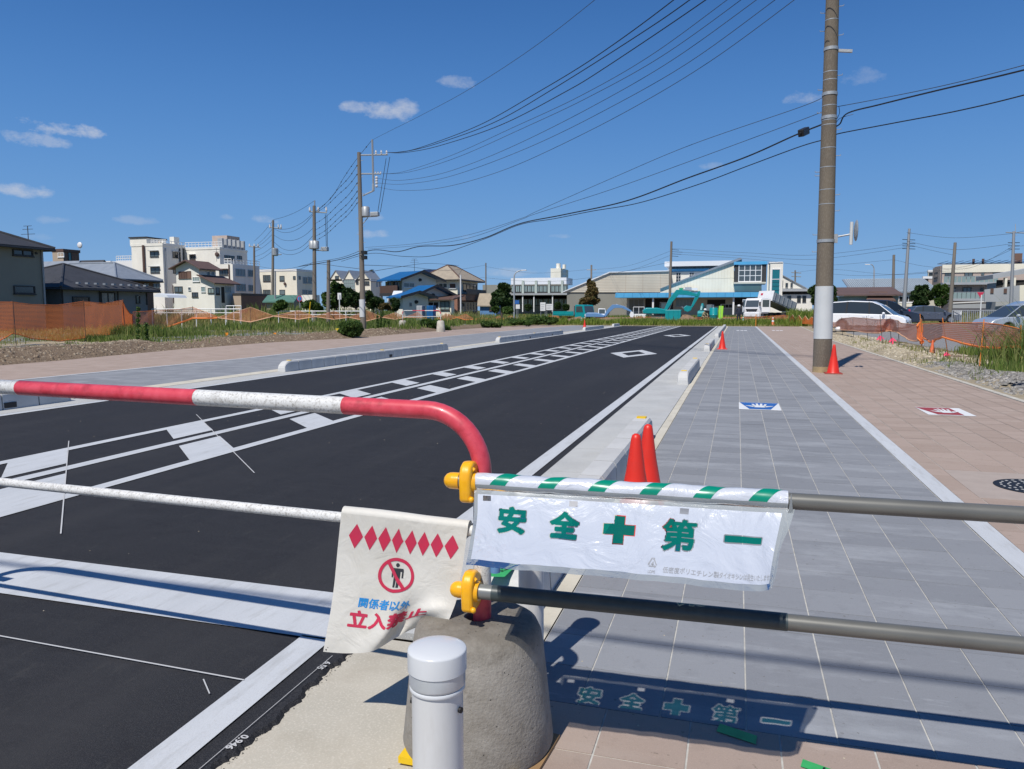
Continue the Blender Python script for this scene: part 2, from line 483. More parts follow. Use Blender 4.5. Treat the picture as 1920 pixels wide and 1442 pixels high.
defm('mark_blue',(.012,.10,.38),(.02,.13,.42),30,.7); defm('mark_red',(.30,.035,.045),(.34,.06,.06),30,.7)
defm('mark_white',(.74,.75,.75),(.68,.69,.69),12,.7)
defm('print_green',(.0,.23,.145),rough=.3)
defm('print_red',(.56,.022,.07),(.50,.03,.08),30,.6); defm('print_blue',(.015,.24,.60),rough=.6); defm('print_black',(.03,.033,.04),rough=.6)

# asphalt: fresh, near black, with fine aggregate and faint dusty roller streaks
def asphalt_mat():
    m,nt,b,out = base_mat('asphalt'); L = nt.links
    g = nadd(nt,'ShaderNodeNewGeometry')
    def noise(s,d,r,st=(1,1,1)):
        mp = nadd(nt,'ShaderNodeMapping'); mp.inputs['Scale'].default_value = st; L.new(g.outputs['Position'],mp.inputs['Vector'])
        n = nadd(nt,'ShaderNodeTexNoise'); n.inputs['Scale'].default_value = s; n.inputs['Detail'].default_value = d; n.inputs['Roughness'].default_value = r
        L.new(mp.outputs[0],n.inputs['Vector']); return n.outputs['Fac']
    def rng_(f,a,c,t0=0.,t1=1.):
        r = nadd(nt,'ShaderNodeMapRange'); r.inputs['From Min'].default_value = a; r.inputs['From Max'].default_value = c
        r.inputs['To Min'].default_value = t0; r.inputs['To Max'].default_value = t1; L.new(f,r.inputs['Value']); return r.outputs[0]
    def mixc(f,a,c):
        x = nadd(nt,'ShaderNodeMixRGB'); L.new(f,x.inputs[0])
        for i,q in ((1,a),(2,c)):
            if isinstance(q,tuple): x.inputs[i].default_value = (*q,1)
            else: L.new(q,x.inputs[i])
        return x.outputs[0]
    c = mixc(rng_(noise(230,2,.6),.45,.75),(.0135,.0140,.0168),(.066,.067,.074))
    c = mixc(rng_(noise(.9,5,.6),.35,.70,0,.5),c,(.032,.032,.036))
    c = mixc(rng_(noise(60,4,.75),.50,.70,0,.55),c,(.052,.050,.050))
    c = mixc(rng_(noise(7,6,.75),.52,.72,0,.5),c,(.012,.012,.015))
    c = mixc(rng_(noise(2.6,5,.7,(.5,3.2,1)),.55,.8,0,.45),c,(.050,.050,.053))
    c = mixc(rng_(noise(5.5,6,.75,(2.4,.5,1)),.58,.78,0,.5),c,(.075,.072,.067))
    c = mixc(rng_(noise(.35,4,.6,(3.0,.25,1)),.50,.72,0,.45),c,(.050,.049,.050))
    c = mixc(rng_(noise(14,7,.8),.62,.74,0,.5),c,(.085,.080,.072))
    c = mixc(rng_(noise(420,1,.5),.74,.80),c,(.16,.15,.14))
    L.new(c,b.inputs['Base Color']); b.inputs['Roughness'].default_value = .82; b.inputs['Specular IOR Level'].default_value = .22
    bp = nadd(nt,'ShaderNodeBump'); bp.inputs['Distance'].default_value = .002; L.new(noise(260,2,.6),bp.inputs['Height'])
    L.new(bp.outputs[0],b.inputs['Normal'])
    return m
M['asphalt'] = asphalt_mat()
# road paint with worn grain
M['road_paint'] = mat('road_paint',(.56,.58,.60),(.50,.52,.54),1.5,.75,bump=.0006,bscale=180,fine=(.44,.45,.46),fscale=220,stain=(.34,.34,.33),sscale=5.0,samt=.6,stretch=(3.5,.5,1))
def paver_mat(name,c1,c2,dust,dust_amt,ox=.53):
    m,nt,b,out = base_mat(name); L = nt.links
    g = nadd(nt,'ShaderNodeNewGeometry')
    # one tone per 0.3 m paver, from its place
    sp = nadd(nt,'ShaderNodeVectorMath',operation='MULTIPLY_ADD')
    sp.inputs[1].default_value = (1 / .3,1 / .3,0); sp.inputs[2].default_value = (ox / .3,.045 / .3,0); L.new(g.outputs['Position'],sp.inputs[0])
    fl = nadd(nt,'ShaderNodeVectorMath',operation='FLOOR'); L.new(sp.outputs[0],fl.inputs[0])
    wnz = nadd(nt,'ShaderNodeTexWhiteNoise',noise_dimensions='2D'); L.new(fl.outputs[0],wnz.inputs['Vector'])
    def noise(s,d,r,st=(1,1,1)):
        mp = nadd(nt,'ShaderNodeMapping'); mp.inputs['Scale'].default_value = st; L.new(g.outputs['Position'],mp.inputs['Vector'])
        n = nadd(nt,'ShaderNodeTexNoise'); n.inputs['Scale'].default_value = s; n.inputs['Detail'].default_value = d; n.inputs['Roughness'].default_value = r
        L.new(mp.outputs[0],n.inputs['Vector']); return n.outputs['Fac']
    def rng_(f,a,c,t0=0.,t1=1.):
        r = nadd(nt,'ShaderNodeMapRange'); r.inputs['From Min'].default_value = a; r.inputs['From Max'].default_value = c
        r.inputs['To Min'].default_value = t0; r.inputs['To Max'].default_value = t1; L.new(f,r.inputs['Value']); return r.outputs[0]
    def mixc(f,a,c):
        x = nadd(nt,'ShaderNodeMixRGB'); L.new(f,x.inputs[0])
        for i,q in ((1,a),(2,c)):
            if isinstance(q,tuple): x.inputs[i].default_value = (*q,1)
            else: L.new(q,x.inputs[i])
        return x.outputs[0]
    c = mixc(wnz.outputs['Value'],c1,c2)
    c = mixc(rng_(noise(260,2,.6),.55,.75,0,.35),c,tuple(min(1,x * 1.6) for x in c1))
    c = mixc(rng_(noise(180,2,.6),.60,.75,0,.35),c,tuple(x * .5 for x in c1))
    c = mixc(rng_(noise(1.3,6,.7,(.7,2.2,1)),.52,.82,0,dust_amt),c,dust)
    c = mixc(rng_(noise(9,4,.7),.55,.8,0,.4),c,tuple(x * .68 for x in c1))
    c = mixc(rng_(noise(3.2,7,.78,(.35,2.6,1)),.60,.74,0,.45),c,tuple(min(1,x * 1.25) for x in dust))
    c = mixc(rng_(noise(46,2,.5),.70,.76,0,.5),c,(.10,.085,.06))
    L.new(c,b.inputs['Base Color']); b.inputs['Roughness'].default_value = .88; b.inputs['Specular IOR Level'].default_value = .3
    bp = nadd(nt,'ShaderNodeBump'); bp.inputs['Distance'].default_value = .0008; L.new(noise(220,2,.6),bp.inputs['Height'])
    L.new(bp.outputs[0],b.inputs['Normal'])
    return m
M['paver_grey'] = paver_mat('paver_grey',(.212,.221,.238),(.268,.278,.296),(.42,.44,.46),.75)
M['paver_pink'] = paver_mat('paver_pink',(.34,.262,.215),(.395,.31,.26),(.46,.40,.34),.45)
# terrain colour comes from a painted cover map (bare earth, gravel, pale sand, greenery)
M['paver_pink_near'] = paver_mat('paver_pink_near',(.33,.255,.21),(.38,.30,.25),(.44,.38,.33),.45,.42)
def terrain_mat():
    m,nt,b,out = base_mat('terrain_cover'); L = nt.links
    g = nadd(nt,'ShaderNodeNewGeometry')
    at = nadd(nt,'ShaderNodeVertexColor',layer_name='cover'); sp = nadd(nt,'ShaderNodeSeparateColor'); L.new(at.outputs[0],sp.inputs[0])
    def noise(s,d=4,r=.6):
        n = nadd(nt,'ShaderNodeTexNoise'); n.inputs['Scale'].default_value = s; n.inputs['Detail'].default_value = d; n.inputs['Roughness'].default_value = r
        L.new(g.outputs['Position'],n.inputs['Vector']); return n.outputs['Fac']
    def rng_(f,a,c,t0=0.,t1=1.):
        r = nadd(nt,'ShaderNodeMapRange'); r.inputs['From Min'].default_value = a; r.inputs['From Max'].default_value = c
        r.inputs['To Min'].default_value = t0; r.inputs['To Max'].default_value = t1; L.new(f,r.inputs['Value']); return r.outputs[0]
    def mixc(f,a,c):
        x = nadd(nt,'ShaderNodeMixRGB'); L.new(f,x.inputs[0])
        for i,q in ((1,a),(2,c)):
            if isinstance(q,tuple): x.inputs[i].default_value = (*q,1)
            else: L.new(q,x.inputs[i])
        return x.outputs[0]
    n1 = noise(3.5,6,.7); n2 = noise(28,3,.6)
    earth = mixc(rng_(n1,.35,.7),(.15,.105,.07),(.25,.185,.125)); earth = mixc(rng_(n2,.55,.72),earth,(.33,.27,.20))
    gravel = mixc(rng_(n2,.35,.65),(.16,.16,.165),(.33,.33,.33))
    sand = mixc(rng_(n1,.3,.7),(.42,.36,.26),(.30,.25,.17))
    green = mixc(rng_(n1,.3,.7),(.075,.10,.025),(.17,.16,.06))
    c = mixc(rng_(sp.outputs[0],.3,.7),earth,gravel)
    c = mixc(rng_(sp.outputs[1],.3,.7),c,sand)
    c = mixc(rng_(sp.outputs[2],.3,.7),c,green)
    L.new(c,b.inputs['Base Color']); b.inputs['Roughness'].default_value = .95; b.inputs['Specular IOR Level'].default_value = .2
    bp = nadd(nt,'ShaderNodeBump'); bp.inputs['Distance'].default_value = .05; L.new(noise(9,5,.7),bp.inputs['Height'])
    L.new(bp.outputs[0],b.inputs['Normal'])
    return m
M['terrain'] = terrain_mat()
def leaf_mat(name,a,c,d,trans=.3):
    m,nt,b,out = base_mat(name); L = nt.links
    g = nadd(nt,'ShaderNodeNewGeometry')
    rp = nadd(nt,'ShaderNodeValToRGB'); L.new(g.outputs['Random Per Island'],rp.inputs[0])
    e = rp.color_ramp.elements; e[0].color = (*a,1); e[1].color = (*d,1); x = e.new(.5); x.color = (*c,1)
    L.new(rp.outputs[0],b.inputs['Base Color']); b.inputs['Roughness'].default_value = .6; b.inputs['Specular IOR Level'].default_value = .3
    tr = nadd(nt,'ShaderNodeBsdfTranslucent'); L.new(rp.outputs[0],tr.inputs['Color'])
    mx = nadd(nt,'ShaderNodeMixShader'); mx.inputs[0].default_value = trans
    L.new(b.outputs[0],mx.inputs[1]); L.new(tr.outputs[0],mx.inputs[2]); L.new(mx.outputs[0],out.inputs['Surface'])
    return m
M['leaf_green'] = leaf_mat('leaf_green',(.035,.08,.016),(.06,.12,.022),(.11,.17,.04))
M['leaf_dark'] = leaf_mat('leaf_dark',(.016,.04,.012),(.032,.07,.018),(.075,.12,.035),.3)
M['leaf_rust'] = leaf_mat('leaf_rust',(.05,.06,.015),(.12,.09,.03),(.2,.13,.05),.2)
M['grass_lush'] = leaf_mat('grass_lush',(.11,.18,.02),(.20,.28,.04),(.34,.38,.09),.4)
M['grass_mixed'] = leaf_mat('grass_mixed',(.15,.20,.045),(.30,.30,.10),(.48,.42,.20),.38)
M['grass_weed'] = leaf_mat('grass_weed',(.095,.165,.028),(.175,.245,.05),(.30,.32,.11),.38)
# netting: orange thread grid over clear gaps, cells read from the net's own uv
def net_mat(name,col,cover,cells=1.0):
    m,nt,b,out = base_mat(name); L = nt.links
    uv = nadd(nt,'ShaderNodeUVMap',uv_map='net')
    sp = nadd(nt,'ShaderNodeSeparateXYZ'); L.new(uv.outputs[0],sp.inputs[0])
    def thread(o):
        a = nadd(nt,'ShaderNodeMath',operation='MULTIPLY'); L.new(o,a.inputs[0]); a.inputs[1].default_value = cells
        f = nadd(nt,'ShaderNodeMath',operation='FRACT'); L.new(a.outputs[0],f.inputs[0])
        g = nadd(nt,'ShaderNodeMath',operation='LESS_THAN'); L.new(f.outputs[0],g.inputs[0]); g.inputs[1].default_value = cover
        return g.outputs[0]
    mx0 = nadd(nt,'ShaderNodeMath',operation='MAXIMUM'); L.new(thread(sp.outputs[0]),mx0.inputs[0]); L.new(thread(sp.outputs[1]),mx0.inputs[1])
    b.inputs['Base Color'].default_value = (*col,1); b.inputs['Roughness'].default_value = .7
    tl = nadd(nt,'ShaderNodeBsdfTranslucent'); tl.inputs[0].default_value = (*col,1)
    ms = nadd(nt,'ShaderNodeMixShader'); ms.inputs[0].default_value = .5; L.new(b.outputs[0],ms.inputs[1]); L.new(tl.outputs[0],ms.inputs[2])
    tr = nadd(nt,'ShaderNodeBsdfTransparent')
    mx = nadd(nt,'ShaderNodeMixShader'); L.new(mx0.outputs[0],mx.inputs[0]); L.new(tr.outputs[0],mx.inputs[1]); L.new(ms.outputs[0],mx.inputs[2])
    L.new(mx.outputs[0],out.inputs['Surface'])
    return m
M['net_orange'] = net_mat('net_orange',(1.0,.31,.10),.30)
M['net_tan'] = net_mat('net_tan',(.88,.34,.17),.30); M['net_pink'] = net_mat('net_pink',(.86,.38,.24),.60)
M['net_dense'] = net_mat('net_dense',(.95,.24,.06),.6)
def concrete_weight_mat():
    m,nt,b,out = base_mat('weight_concrete'); L = nt.links
    tc = nadd(nt,'ShaderNodeTexCoord')
    def noise(s,d=4,r=.6):
        n = nadd(nt,'ShaderNodeTexNoise'); n.inputs['Scale'].default_value = s; n.inputs['Detail'].default_value = d; n.inputs['Roughness'].default_value = r
        L.new(tc.outputs['Object'],n.inputs['Vector']); return n.outputs['Fac']
    def rng_(f,a,c,t0=0.,t1=1.):
        r = nadd(nt,'ShaderNodeMapRange'); r.inputs['From Min'].default_value = a; r.inputs['From Max'].default_value = c
        r.inputs['To Min'].default_value = t0; r.inputs['To Max'].default_value = t1; L.new(f,r.inputs['Value']); return r.outputs[0]
    def mixc(f,a,c):
        x = nadd(nt,'ShaderNodeMixRGB'); L.new(f,x.inputs[0])
        for i,q in ((1,a),(2,c)):
            if isinstance(q,tuple): x.inputs[i].default_value = (*q,1)
            else: L.new(q,x.inputs[i])
        return x.outputs[0]
    c = mixc(rng_(noise(5,6,.7),.35,.65),(.335,.315,.28),(.235,.215,.185))
    c = mixc(rng_(noise(140,2,.6),.5,.72,0,.35),c,(.36,.34,.31))
    c = mixc(rng_(noise(17,5,.7),.55,.72,0,.6),c,(.13,.115,.095))
    vo = nadd(nt,'ShaderNodeTexVoronoi'); vo.inputs['Scale'].default_value = 62; vo.inputs['Randomness'].default_value = 1; L.new(tc.outputs['Object'],vo.inputs['Vector'])
    pit = rng_(vo.outputs['Distance'],.08,.15,1,0)
    pm = nadd(nt,'ShaderNodeMath',operation='MULTIPLY'); L.new(pit,pm.inputs[0]); L.new(rng_(noise(30,2),.5,.6),pm.inputs[1])
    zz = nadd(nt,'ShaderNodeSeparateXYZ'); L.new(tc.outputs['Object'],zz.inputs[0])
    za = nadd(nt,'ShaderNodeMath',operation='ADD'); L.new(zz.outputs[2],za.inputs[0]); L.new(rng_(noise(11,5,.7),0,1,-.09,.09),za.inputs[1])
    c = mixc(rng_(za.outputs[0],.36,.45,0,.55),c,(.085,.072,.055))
    c = mixc(pm.outputs[0],c,(.06,.055,.05))
    L.new(c,b.inputs['Base Color']); b.inputs['Roughness'].default_value = .92; b.inputs['Specular IOR Level'].default_value = .25
    bp = nadd(nt,'ShaderNodeBump'); bp.inputs['Distance'].default_value = .003
    sub = nadd(nt,'ShaderNodeMath',operation='SUBTRACT'); L.new(noise(90,3),sub.inputs[0]); L.new(pm.outputs[0],sub.inputs[1])
    L.new(sub.outputs[0],bp.inputs['Height']); L.new(bp.outputs[0],b.inputs['Normal'])
    return m
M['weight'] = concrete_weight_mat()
# banner plastics and cloth
def sheet_mat(name,col,rough,bump,bscale,coat,trans,spec=.5,dirt=None):
    m = mat(name,col,tuple(x * .97 for x in col),6,rough,spec=spec,coat=coat,translucent=trans,stain=dirt,sscale=5,samt=.35 if dirt else 0)
    nt = m.node_tree; L = nt.links; b = nt.nodes['Principled BSDF']
    tc = nadd(nt,'ShaderNodeTexCoord')
    n = nadd(nt,'ShaderNodeTexNoise'); n.inputs['Scale'].default_value = bscale; n.inputs['Detail'].default_value = 5; n.inputs['Roughness'].default_value = .5; n.inputs['Distortion'].default_value = 1.6
    L.new(tc.outputs['Object'],n.inputs['Vector'])
    bp = nadd(nt,'ShaderNodeBump'); bp.inputs['Distance'].default_value = bump; L.new(n.outputs['Fac'],bp.inputs['Height'])
    L.new(bp.outputs[0],b.inputs['Normal'])
    if coat: L.new(bp.outputs[0],b.inputs['Coat Normal'])
    return m
M['banner_white'] = sheet_mat('banner_white',(.52,.56,.635),.34,.017,6.0,1.0,.05)
M['roll_white'] = sheet_mat('roll_white',(.60,.63,.69),.32,.008,12,.8,.05)
M['cloth_white'] = sheet_mat('cloth_white',(.70,.68,.62),.55,.004,12,.15,.10,dirt=(.52,.48,.38))
M['clear_film'] = film('clear_film',(.74,.77,.78),.72,(.36,.39,.40),.2,.0012,16)
M['green_film'] = film('green_film',(.03,.60,.44),.80,(.0,.14,.105),.14,.003,18)

# ================================================================== THE SETTING
def interp(poly,y):
    if y <= poly[0][1]: return poly[0][0]
    for (x0,y0),(x1,y1) in zip(poly,poly[1:]):
        if y <= y1: return x0 + (x1 - x0) * (y - y0) / (y1 - y0)
    return poly[-1][0]
ROAD_END = 72.5
ASPH_R = -1.64                                   # right edge of the asphalt
ROAD_L = [(-9.95,-6),(-9.95,15),(-10.05,30),(-10.6,ROAD_END)]       # outer side of the left edge line
TILE_L = [(-10.98,-6),(-10.98,22),(-10.98,32),(-11.45,ROAD_END)]
WLINE_L = [(-14.6,-6),(-14.6,15),(-14.5,20),(-15.3,30),(-15.75,41),(-15.9,60),(-15.2,ROAD_END)]
PINK_L = [(-18.3,-6),(-18.8,15.4),(-19.15,18.3),(-20.2,24),(-20.6,31),(-19.4,36),(-20.0,42),(-20.6,52),(-20.5,60),(-19.3,ROAD_END)]
KERB_R = [(4.40,-6),(4.40,40),(5.5,75),(5.6,77)]
PAVE_END = ROAD_END

def ground_h(x,y):
    """height of the open ground outside the paving"""
    l = PINK_L_np(y); r = KERB_R_np(y)
    inside = (x > l) & (x < r) & (y < PAVE_END + 1.2)
    dl = np.clip(l - x,0,None); dr = np.clip(x - r,0,None)
    n = fbm(x * .35,y * .35) - .5
    n2 = fbm(x * 1.7 + 9,y * 1.7) - .5
    n3 = fbm(x * 5 + 3,y * 5) - .5
    bank = np.exp(-((dl - 1.6) / 1.1) ** 2) * (.26 + .35 * n) * (y < 66)
    bankr = np.exp(-((dr - .9) / .5) ** 2) * (.14 + .2 * n) * (y > 16) * (y < 40)
    rise_r = .30 * smooth01((y - 42) / 26.0) * smooth01((x - 5) / 6.0)
    rise_f = .25 * smooth01((y - 78) / 14.0)
    rise_l = .12 * smooth01((dl - 1) / 5.0)
    edge = smooth01(np.maximum(dl,dr) / .5)
    h = edge * (bank + bankr + rise_l + .05 * n + .07 * n2 + .035 * n3) + np.maximum(rise_r,rise_f)
    fd = smooth01((y - PAVE_END - .6) / 1.0)
    h = np.where(inside,-.07,np.maximum(h,-.02) * np.where((x > l - .01) & (x < r + .01),fd,1.0) + .0)
    return h
def smooth01(t):
    t = np.clip(t,0,1); return t * t * (3 - 2 * t)
def vnoise(x,y):
    xi = np.floor(x).astype(np.int64); yi = np.floor(y).astype(np.int64); fx = x - xi; fy = y - yi
    def hsh(a,b):
        n = (a * 374761393 + b * 668265263) & 0x7fffffff
        n = ((n ^ (n >> 13)) * 1274126177) & 0x7fffffff
        return ((n ^ (n >> 16)) & 0xffff) / 65535.0
    fx = fx * fx * (3 - 2 * fx); fy = fy * fy * (3 - 2 * fy)
    return (hsh(xi,yi) * (1 - fx) + hsh(xi + 1,yi) * fx) * (1 - fy) + (hsh(xi,yi + 1) * (1 - fx) + hsh(xi + 1,yi + 1) * fx) * fy
def fbm(x,y):
    return vnoise(x,y) * .55 + vnoise(x * 2.1 + 5,y * 2.1 + 3) * .28 + vnoise(x * 4.3 + 1,y * 4.3 + 7) * .17
def np_poly(poly):
    xs = np.array([p[0] for p in poly]); ys = np.array([p[1] for p in poly])
    return lambda y: np.interp(y,ys,xs)
PINK_L_np = np_poly(PINK_L); KERB_R_np = np_poly(KERB_R)
def H1(x,y): return float(ground_h(np.array([float(x)]),np.array([float(y)]))[0])

def grow(a,b,f,start):
    out = [a]; st = start
    while abs(out[-1]) < abs(b): out.append(out[-1] + math.copysign(st,b)); st *= f
    return out[1:]
xs = np.array(grow(-46,-3000,1.35,.6)[::-1] + list(np.arange(-46,-17,.30)) + list(np.arange(-17,3.9,2.0)) + list(np.arange(3.9,12,.16)) + list(np.arange(12,30,.5)) + grow(30,3000,1.35,.8))
ys = np.array(grow(-3,-600,1.5,2)[::-1] + list(np.arange(-3,10,.6)) + list(np.arange(10,42,.25)) + list(np.arange(42,92,.5)) + grow(92,4000,1.3,1.0))
X,Y = np.meshgrid(xs,ys)
Hh = ground_h(X,Y)
nx_,ny_ = len(xs),len(ys)
V = np.stack([X.ravel(),Y.ravel(),Hh.ravel()],1)
ii = (np.arange(ny_ - 1)[:,None] * nx_ + np.arange(nx_ - 1)[None,:]).ravel()
Fq = np.stack([ii,ii + 1,ii + nx_ + 1,ii + nx_],1)
gme = npmesh('ground',V,Fq,M['terrain'],smooth=True)
# cover map
l = PINK_L_np(Y); r = KERB_R_np(Y); dl = l - X; dr = X - r
nn = fbm(X * .5 + 3,Y * .5); n2 = fbm(X * 1.4,Y * 1.4 + 8)
gravel = np.where(dl > 2.2,smooth01((dl - 2.6) / 1.2) * (nn > .33),0.) ; gravel = np.where((dl > 2.2) & (dl < 22),gravel,gravel * .2)
gravel = np.where(dr > 0,((Y < 23.5) & (dr < 2.6)) * 1.0 + (dr > 3.0) * 1.0,gravel)
sand = np.where((dr > 0) & (dr < 2.0) & (Y > 22),.95,0.) ; sand = np.where((dl > 1.5) & (Y < 27) & (dl < 9),.9 * (n2 > .35),sand)
sand = np.where((dr > 0) & (dr < .5),.6 + .4 * n2,sand)
green = np.where(dl > 6.0,smooth01((dl - 6) / 4.0) * .9 * (n2 > .40),0.) ; green = np.where(Y > PAVE_END + 2.5,.9,green)
green = np.where((dr > 0),np.where((Y < 15.2) & (dr > .45),1.,np.where((dr > 2.4) & (Y > 16) & (Y < 27),.9,green)),green)
green = np.where((dl > 1.2) & (dl <= 6.5),np.maximum(green,(nn > .56) * .8),green)
green = np.where((X > 6) & (Y > 40) & (Y < 72),0,green); gravel = np.where((X > 6) & (Y > 40) & (Y < 72),1,gravel)
green = np.where((Y > 81) & (Y < 96) & (X > -35) & (X < 6),.15,green)
green = np.where((Y > 100) & (Y < 140) ,.3,green)
ca = gme.color_attributes.new('cover','FLOAT_COLOR','POINT')
col = np.stack([np.clip(gravel,0,1).ravel(),np.clip(sand,0,1).ravel(),np.clip(green,0,1).ravel(),np.ones(X.size)],1)
ca.data.foreach_set('color',col.astype(np.float32).ravel())
single('ground',gme,None,kind='structure',label='open ground of bare earth, gravel and rough green beyond the paving')

def strip(name,left,right,y0,y1,z,m,step=2.0,thick=.0,label=None):
    mb = MB(); yy = list(np.arange(y0,y1,step)) + [y1]
    for a,b in zip(yy,yy[1:]):
        la,lb = (interp(left,a),interp(left,b)) if isinstance(left,list) else (left,left)
        ra,rb = (interp(right,a),interp(right,b)) if isinstance(right,list) else (right,right)
        mb.face([(la,a,z),(ra,a,z),(rb,b,z),(lb,b,z)])
    return single(name,mb,m,kind='structure',label=label)

# road: one sheet with a ragged near right lip
mb = MB()
yy = list(np.arange(-6,ROAD_END,1.5)) + [ROAD_END]
for a,b in zip(yy,yy[1:]):
    mb.face([(interp(ROAD_L,a) ,a,0),(ASPH_R,a,0),(ASPH_R,b,0),(interp(ROAD_L,b),b,0)])
# ragged lip beside the apron (the fresh mat is a little proud and its edge crumbles)
ya = list(np.arange(.2,3.02,.012)); lip = [(ASPH_R + .075 + .010 * math.sin(v * 9) + .006 * math.sin(v * 37 + 1) + random.uniform(-.007,.009),v) for v in ya]
for (xa,a),(xb,b) in zip(lip,lip[1:]):
    mb.face([(ASPH_R,a,0.0),(xa - .012,a,.004),(xb - .012,b,.004),(ASPH_R,b,0.0)])
    mb.face([(xa - .012,a,.004),(xa + .006,a,-.012),(xb + .006,b,-.012),(xb - .012,b,.004)])
single('road',mb,M['asphalt'],kind='structure',label='freshly laid black asphalt road running to the far grass')

# concrete apron beside the barrier, gutters, kerb strips
mb = MB()
for a,b in zip(np.arange(-3,3.0,.5),np.arange(-2.5,3.4,.5)):
    mb.face([(ASPH_R - .02,a,-.010),(-.72,a,-.010),(-.72,b,-.010),(ASPH_R - .02,b,-.010)])
single('concrete_apron',mb,M['apron_concrete'],kind='structure',label='beige concrete apron between the asphalt edge and the pink pavers')
# right gutter with joints every 0.6 m
def slab_row(name,xa,xb,y0,y1,z,m,label,pitch=.6,gap=.006,limit_y=11.0,depth=.03,slope=0.0,mortar=True):
    e = bpy.data.objects.new(name,None); link(e); props(e,label,None,None,'structure')
    far = MB(); y = y0; cache = {}
    while y < y1 - .01:
        yb = min(y + pitch,y1)
        A = interp(xa,y) if isinstance(xa,list) else xa; A2 = interp(xa,yb) if isinstance(xa,list) else xa
        B = interp(xb,y) if isinstance(xb,list) else xb; B2 = interp(xb,yb) if isinstance(xb,list) else xb
        g = gap / 2; jz = random.uniform(-.0008,.0008)
        p = [(A,y + g,z - depth),(B,y + g,z - depth),(B2,yb - g,z - depth),(A2,yb - g,z - depth),
             (A,y + g,z + jz),(B,y + g,z + slope + jz),(B2,yb - g,z + slope + jz),(A2,yb - g,z + jz)]
        if yb < limit_y:
            q = MB(); q.hexa(p); o = bpy.data.objects.new('gutter_slab',q.mesh('gutter_slab',m)); link(o); o.parent = e
        else: far.hexa(p)
        y = yb
    if far.f:
        o = bpy.data.objects.new('gutter_slab',far.mesh('gutter_slab',m)); link(o); o.parent = e; props(o,kind='stuff')
    return e
slab_row('gutter',ASPH_R + .003,-.885,3.05,ROAD_END,.004,M['gutter_concrete'],'pale concrete gutter along the right side of the road',slope=.010)
slab_row('gutter',[(x - .60,y) for x,y in ROAD_L],[(x - .003,y) for x,y in ROAD_L],4,ROAD_END,.006,M['gutter_concrete'],'pale concrete gutter along the left side of the road',limit_y=4)
strip('cream_edging',-.880,-.785,2.67,ROAD_END,.012,M['cream_concrete'],label='narrow cream concrete edging beside the grey pavers on the right')
strip('gutter_back',[(x,y) for x,y in TILE_L],[(x - .605,y) for x,y in ROAD_L],4,ROAD_END,.009,M['cream_concrete'],label='narrow concrete edging behind the left gutter')

# paving: pavers are slabs over a pale joint bed
def bed(name,a,b,y0,y1,label): strip(name,a,b,y0,y1,.0028,M['mortar'],label=label)
def paver_mesh(w,d,m,t=.03):
    q = MB(); q.hexa([(0,0,-t),(w,0,-t),(w,d,-t),(0,d,-t),(0,0,0),(w,0,0),(w,d,0),(0,d,0)]); return q.mesh('paver',m)
def paving(name,label,m,x_lo,x_hi,x0,y0,y_near,y_far,skip=None,gx=.0075,gy=.005,budget=300,shear=None,vis=None,min_pitch_far=.3):
    """x_lo/x_hi: bounds (number or polyline); pavers 0.3 m on a grid from x0, y0"""
    e = bpy.data.objects.new(name,None); link(e); props(e,label,None,None,'structure')
    cache = {}; cnt = 0
    fv,n = MB(),0
    y = y0
    while y < y_far - .02:
        lo = x_lo if not isinstance(x_lo,list) else interp(x_lo,y + .15); hi = x_hi if not isinstance(x_hi,list) else interp(x_hi,y + .15)
        k = math.floor((lo - x0) / .3)
        while x0 + k * .3 < hi - .02:
            a = max(lo,x0 + k * .3); b = min(hi,x0 + (k + 1) * .3); k += 1
            if b - a < .03: continue
            yb = min(y + .3,y_far)
            if skip and skip((a + b) / 2,(y + yb) / 2): continue
            near = (yb <= y_near) and cnt < budget and (vis is None or vis((a + b) / 2,y))
            z = .006 + random.uniform(-.0007,.0007)
            if near:
                key = (round(b - a,3),round(yb - y,3))
                if key not in cache: cache[key] = paver_mesh(b - a - gx,yb - y - gy,m)
                o = bpy.data.objects.new('paver',cache[key]); link(o); o.parent = e; o.location = (a + gx / 2,y + gy / 2,z); cnt += 1
                o.rotation_euler = (random.uniform(-.002,.002),random.uniform(-.002,.002),0)
            else:
                fv.face([(a + gx / 2,y + gy / 2,z),(b - gx / 2,y + gy / 2,z),(b - gx / 2,yb - gy / 2,z),(a + gx / 2,yb - gy / 2,z)])
        y += .3
    if fv.f:
        o = bpy.data.objects.new('paver',fv.mesh('paver',m)); link(o); o.parent = e; props(o,kind='stuff')
    return e
bed('paver_bed',-.785,4.40,-2.0,ROAD_END,'pale joint sand under the right-hand pavers')
strip('paver_bed',-.72,4.4,-3.0,2.67,.0024,M['mortar'],label='pale joint sand under the near pink pavers')
strip('paver_bed',[(x,y) for x,y in PINK_L],[(x,y) for x,y in TILE_L],6.0,ROAD_END,-.002,M['mortar'],label='pale joint sand under the left-hand pavers')
BLUE = (.06,.66,11.66,12.56); REDM = (2.62,3.22,11.80,12.70)
paving('grey_pavement','grey paver footway on the right between the edging and the white line',M['paver_grey'],-.782,1.548,-.53,2.655,9.0,ROAD_END,gx=.0065,gy=.0045)
def vis_pink(x,y):
    # seen inside the frame
    p = proj_px((x,y + .15,0)); return p is not None and -60 < p[0] < 1990 and p[1] < 1500
def proj_px(p):
    d = (p[0],p[1],p[2] - CAM_H); z = sum(d[i] * F_[i] for i in range(3))
    if z < .1: return None
    return 960 + FPX * sum(d[i] * R_[i] for i in range(3)) / z,721 - FPX * sum(d[i] * U_[i] for i in range(3)) / z
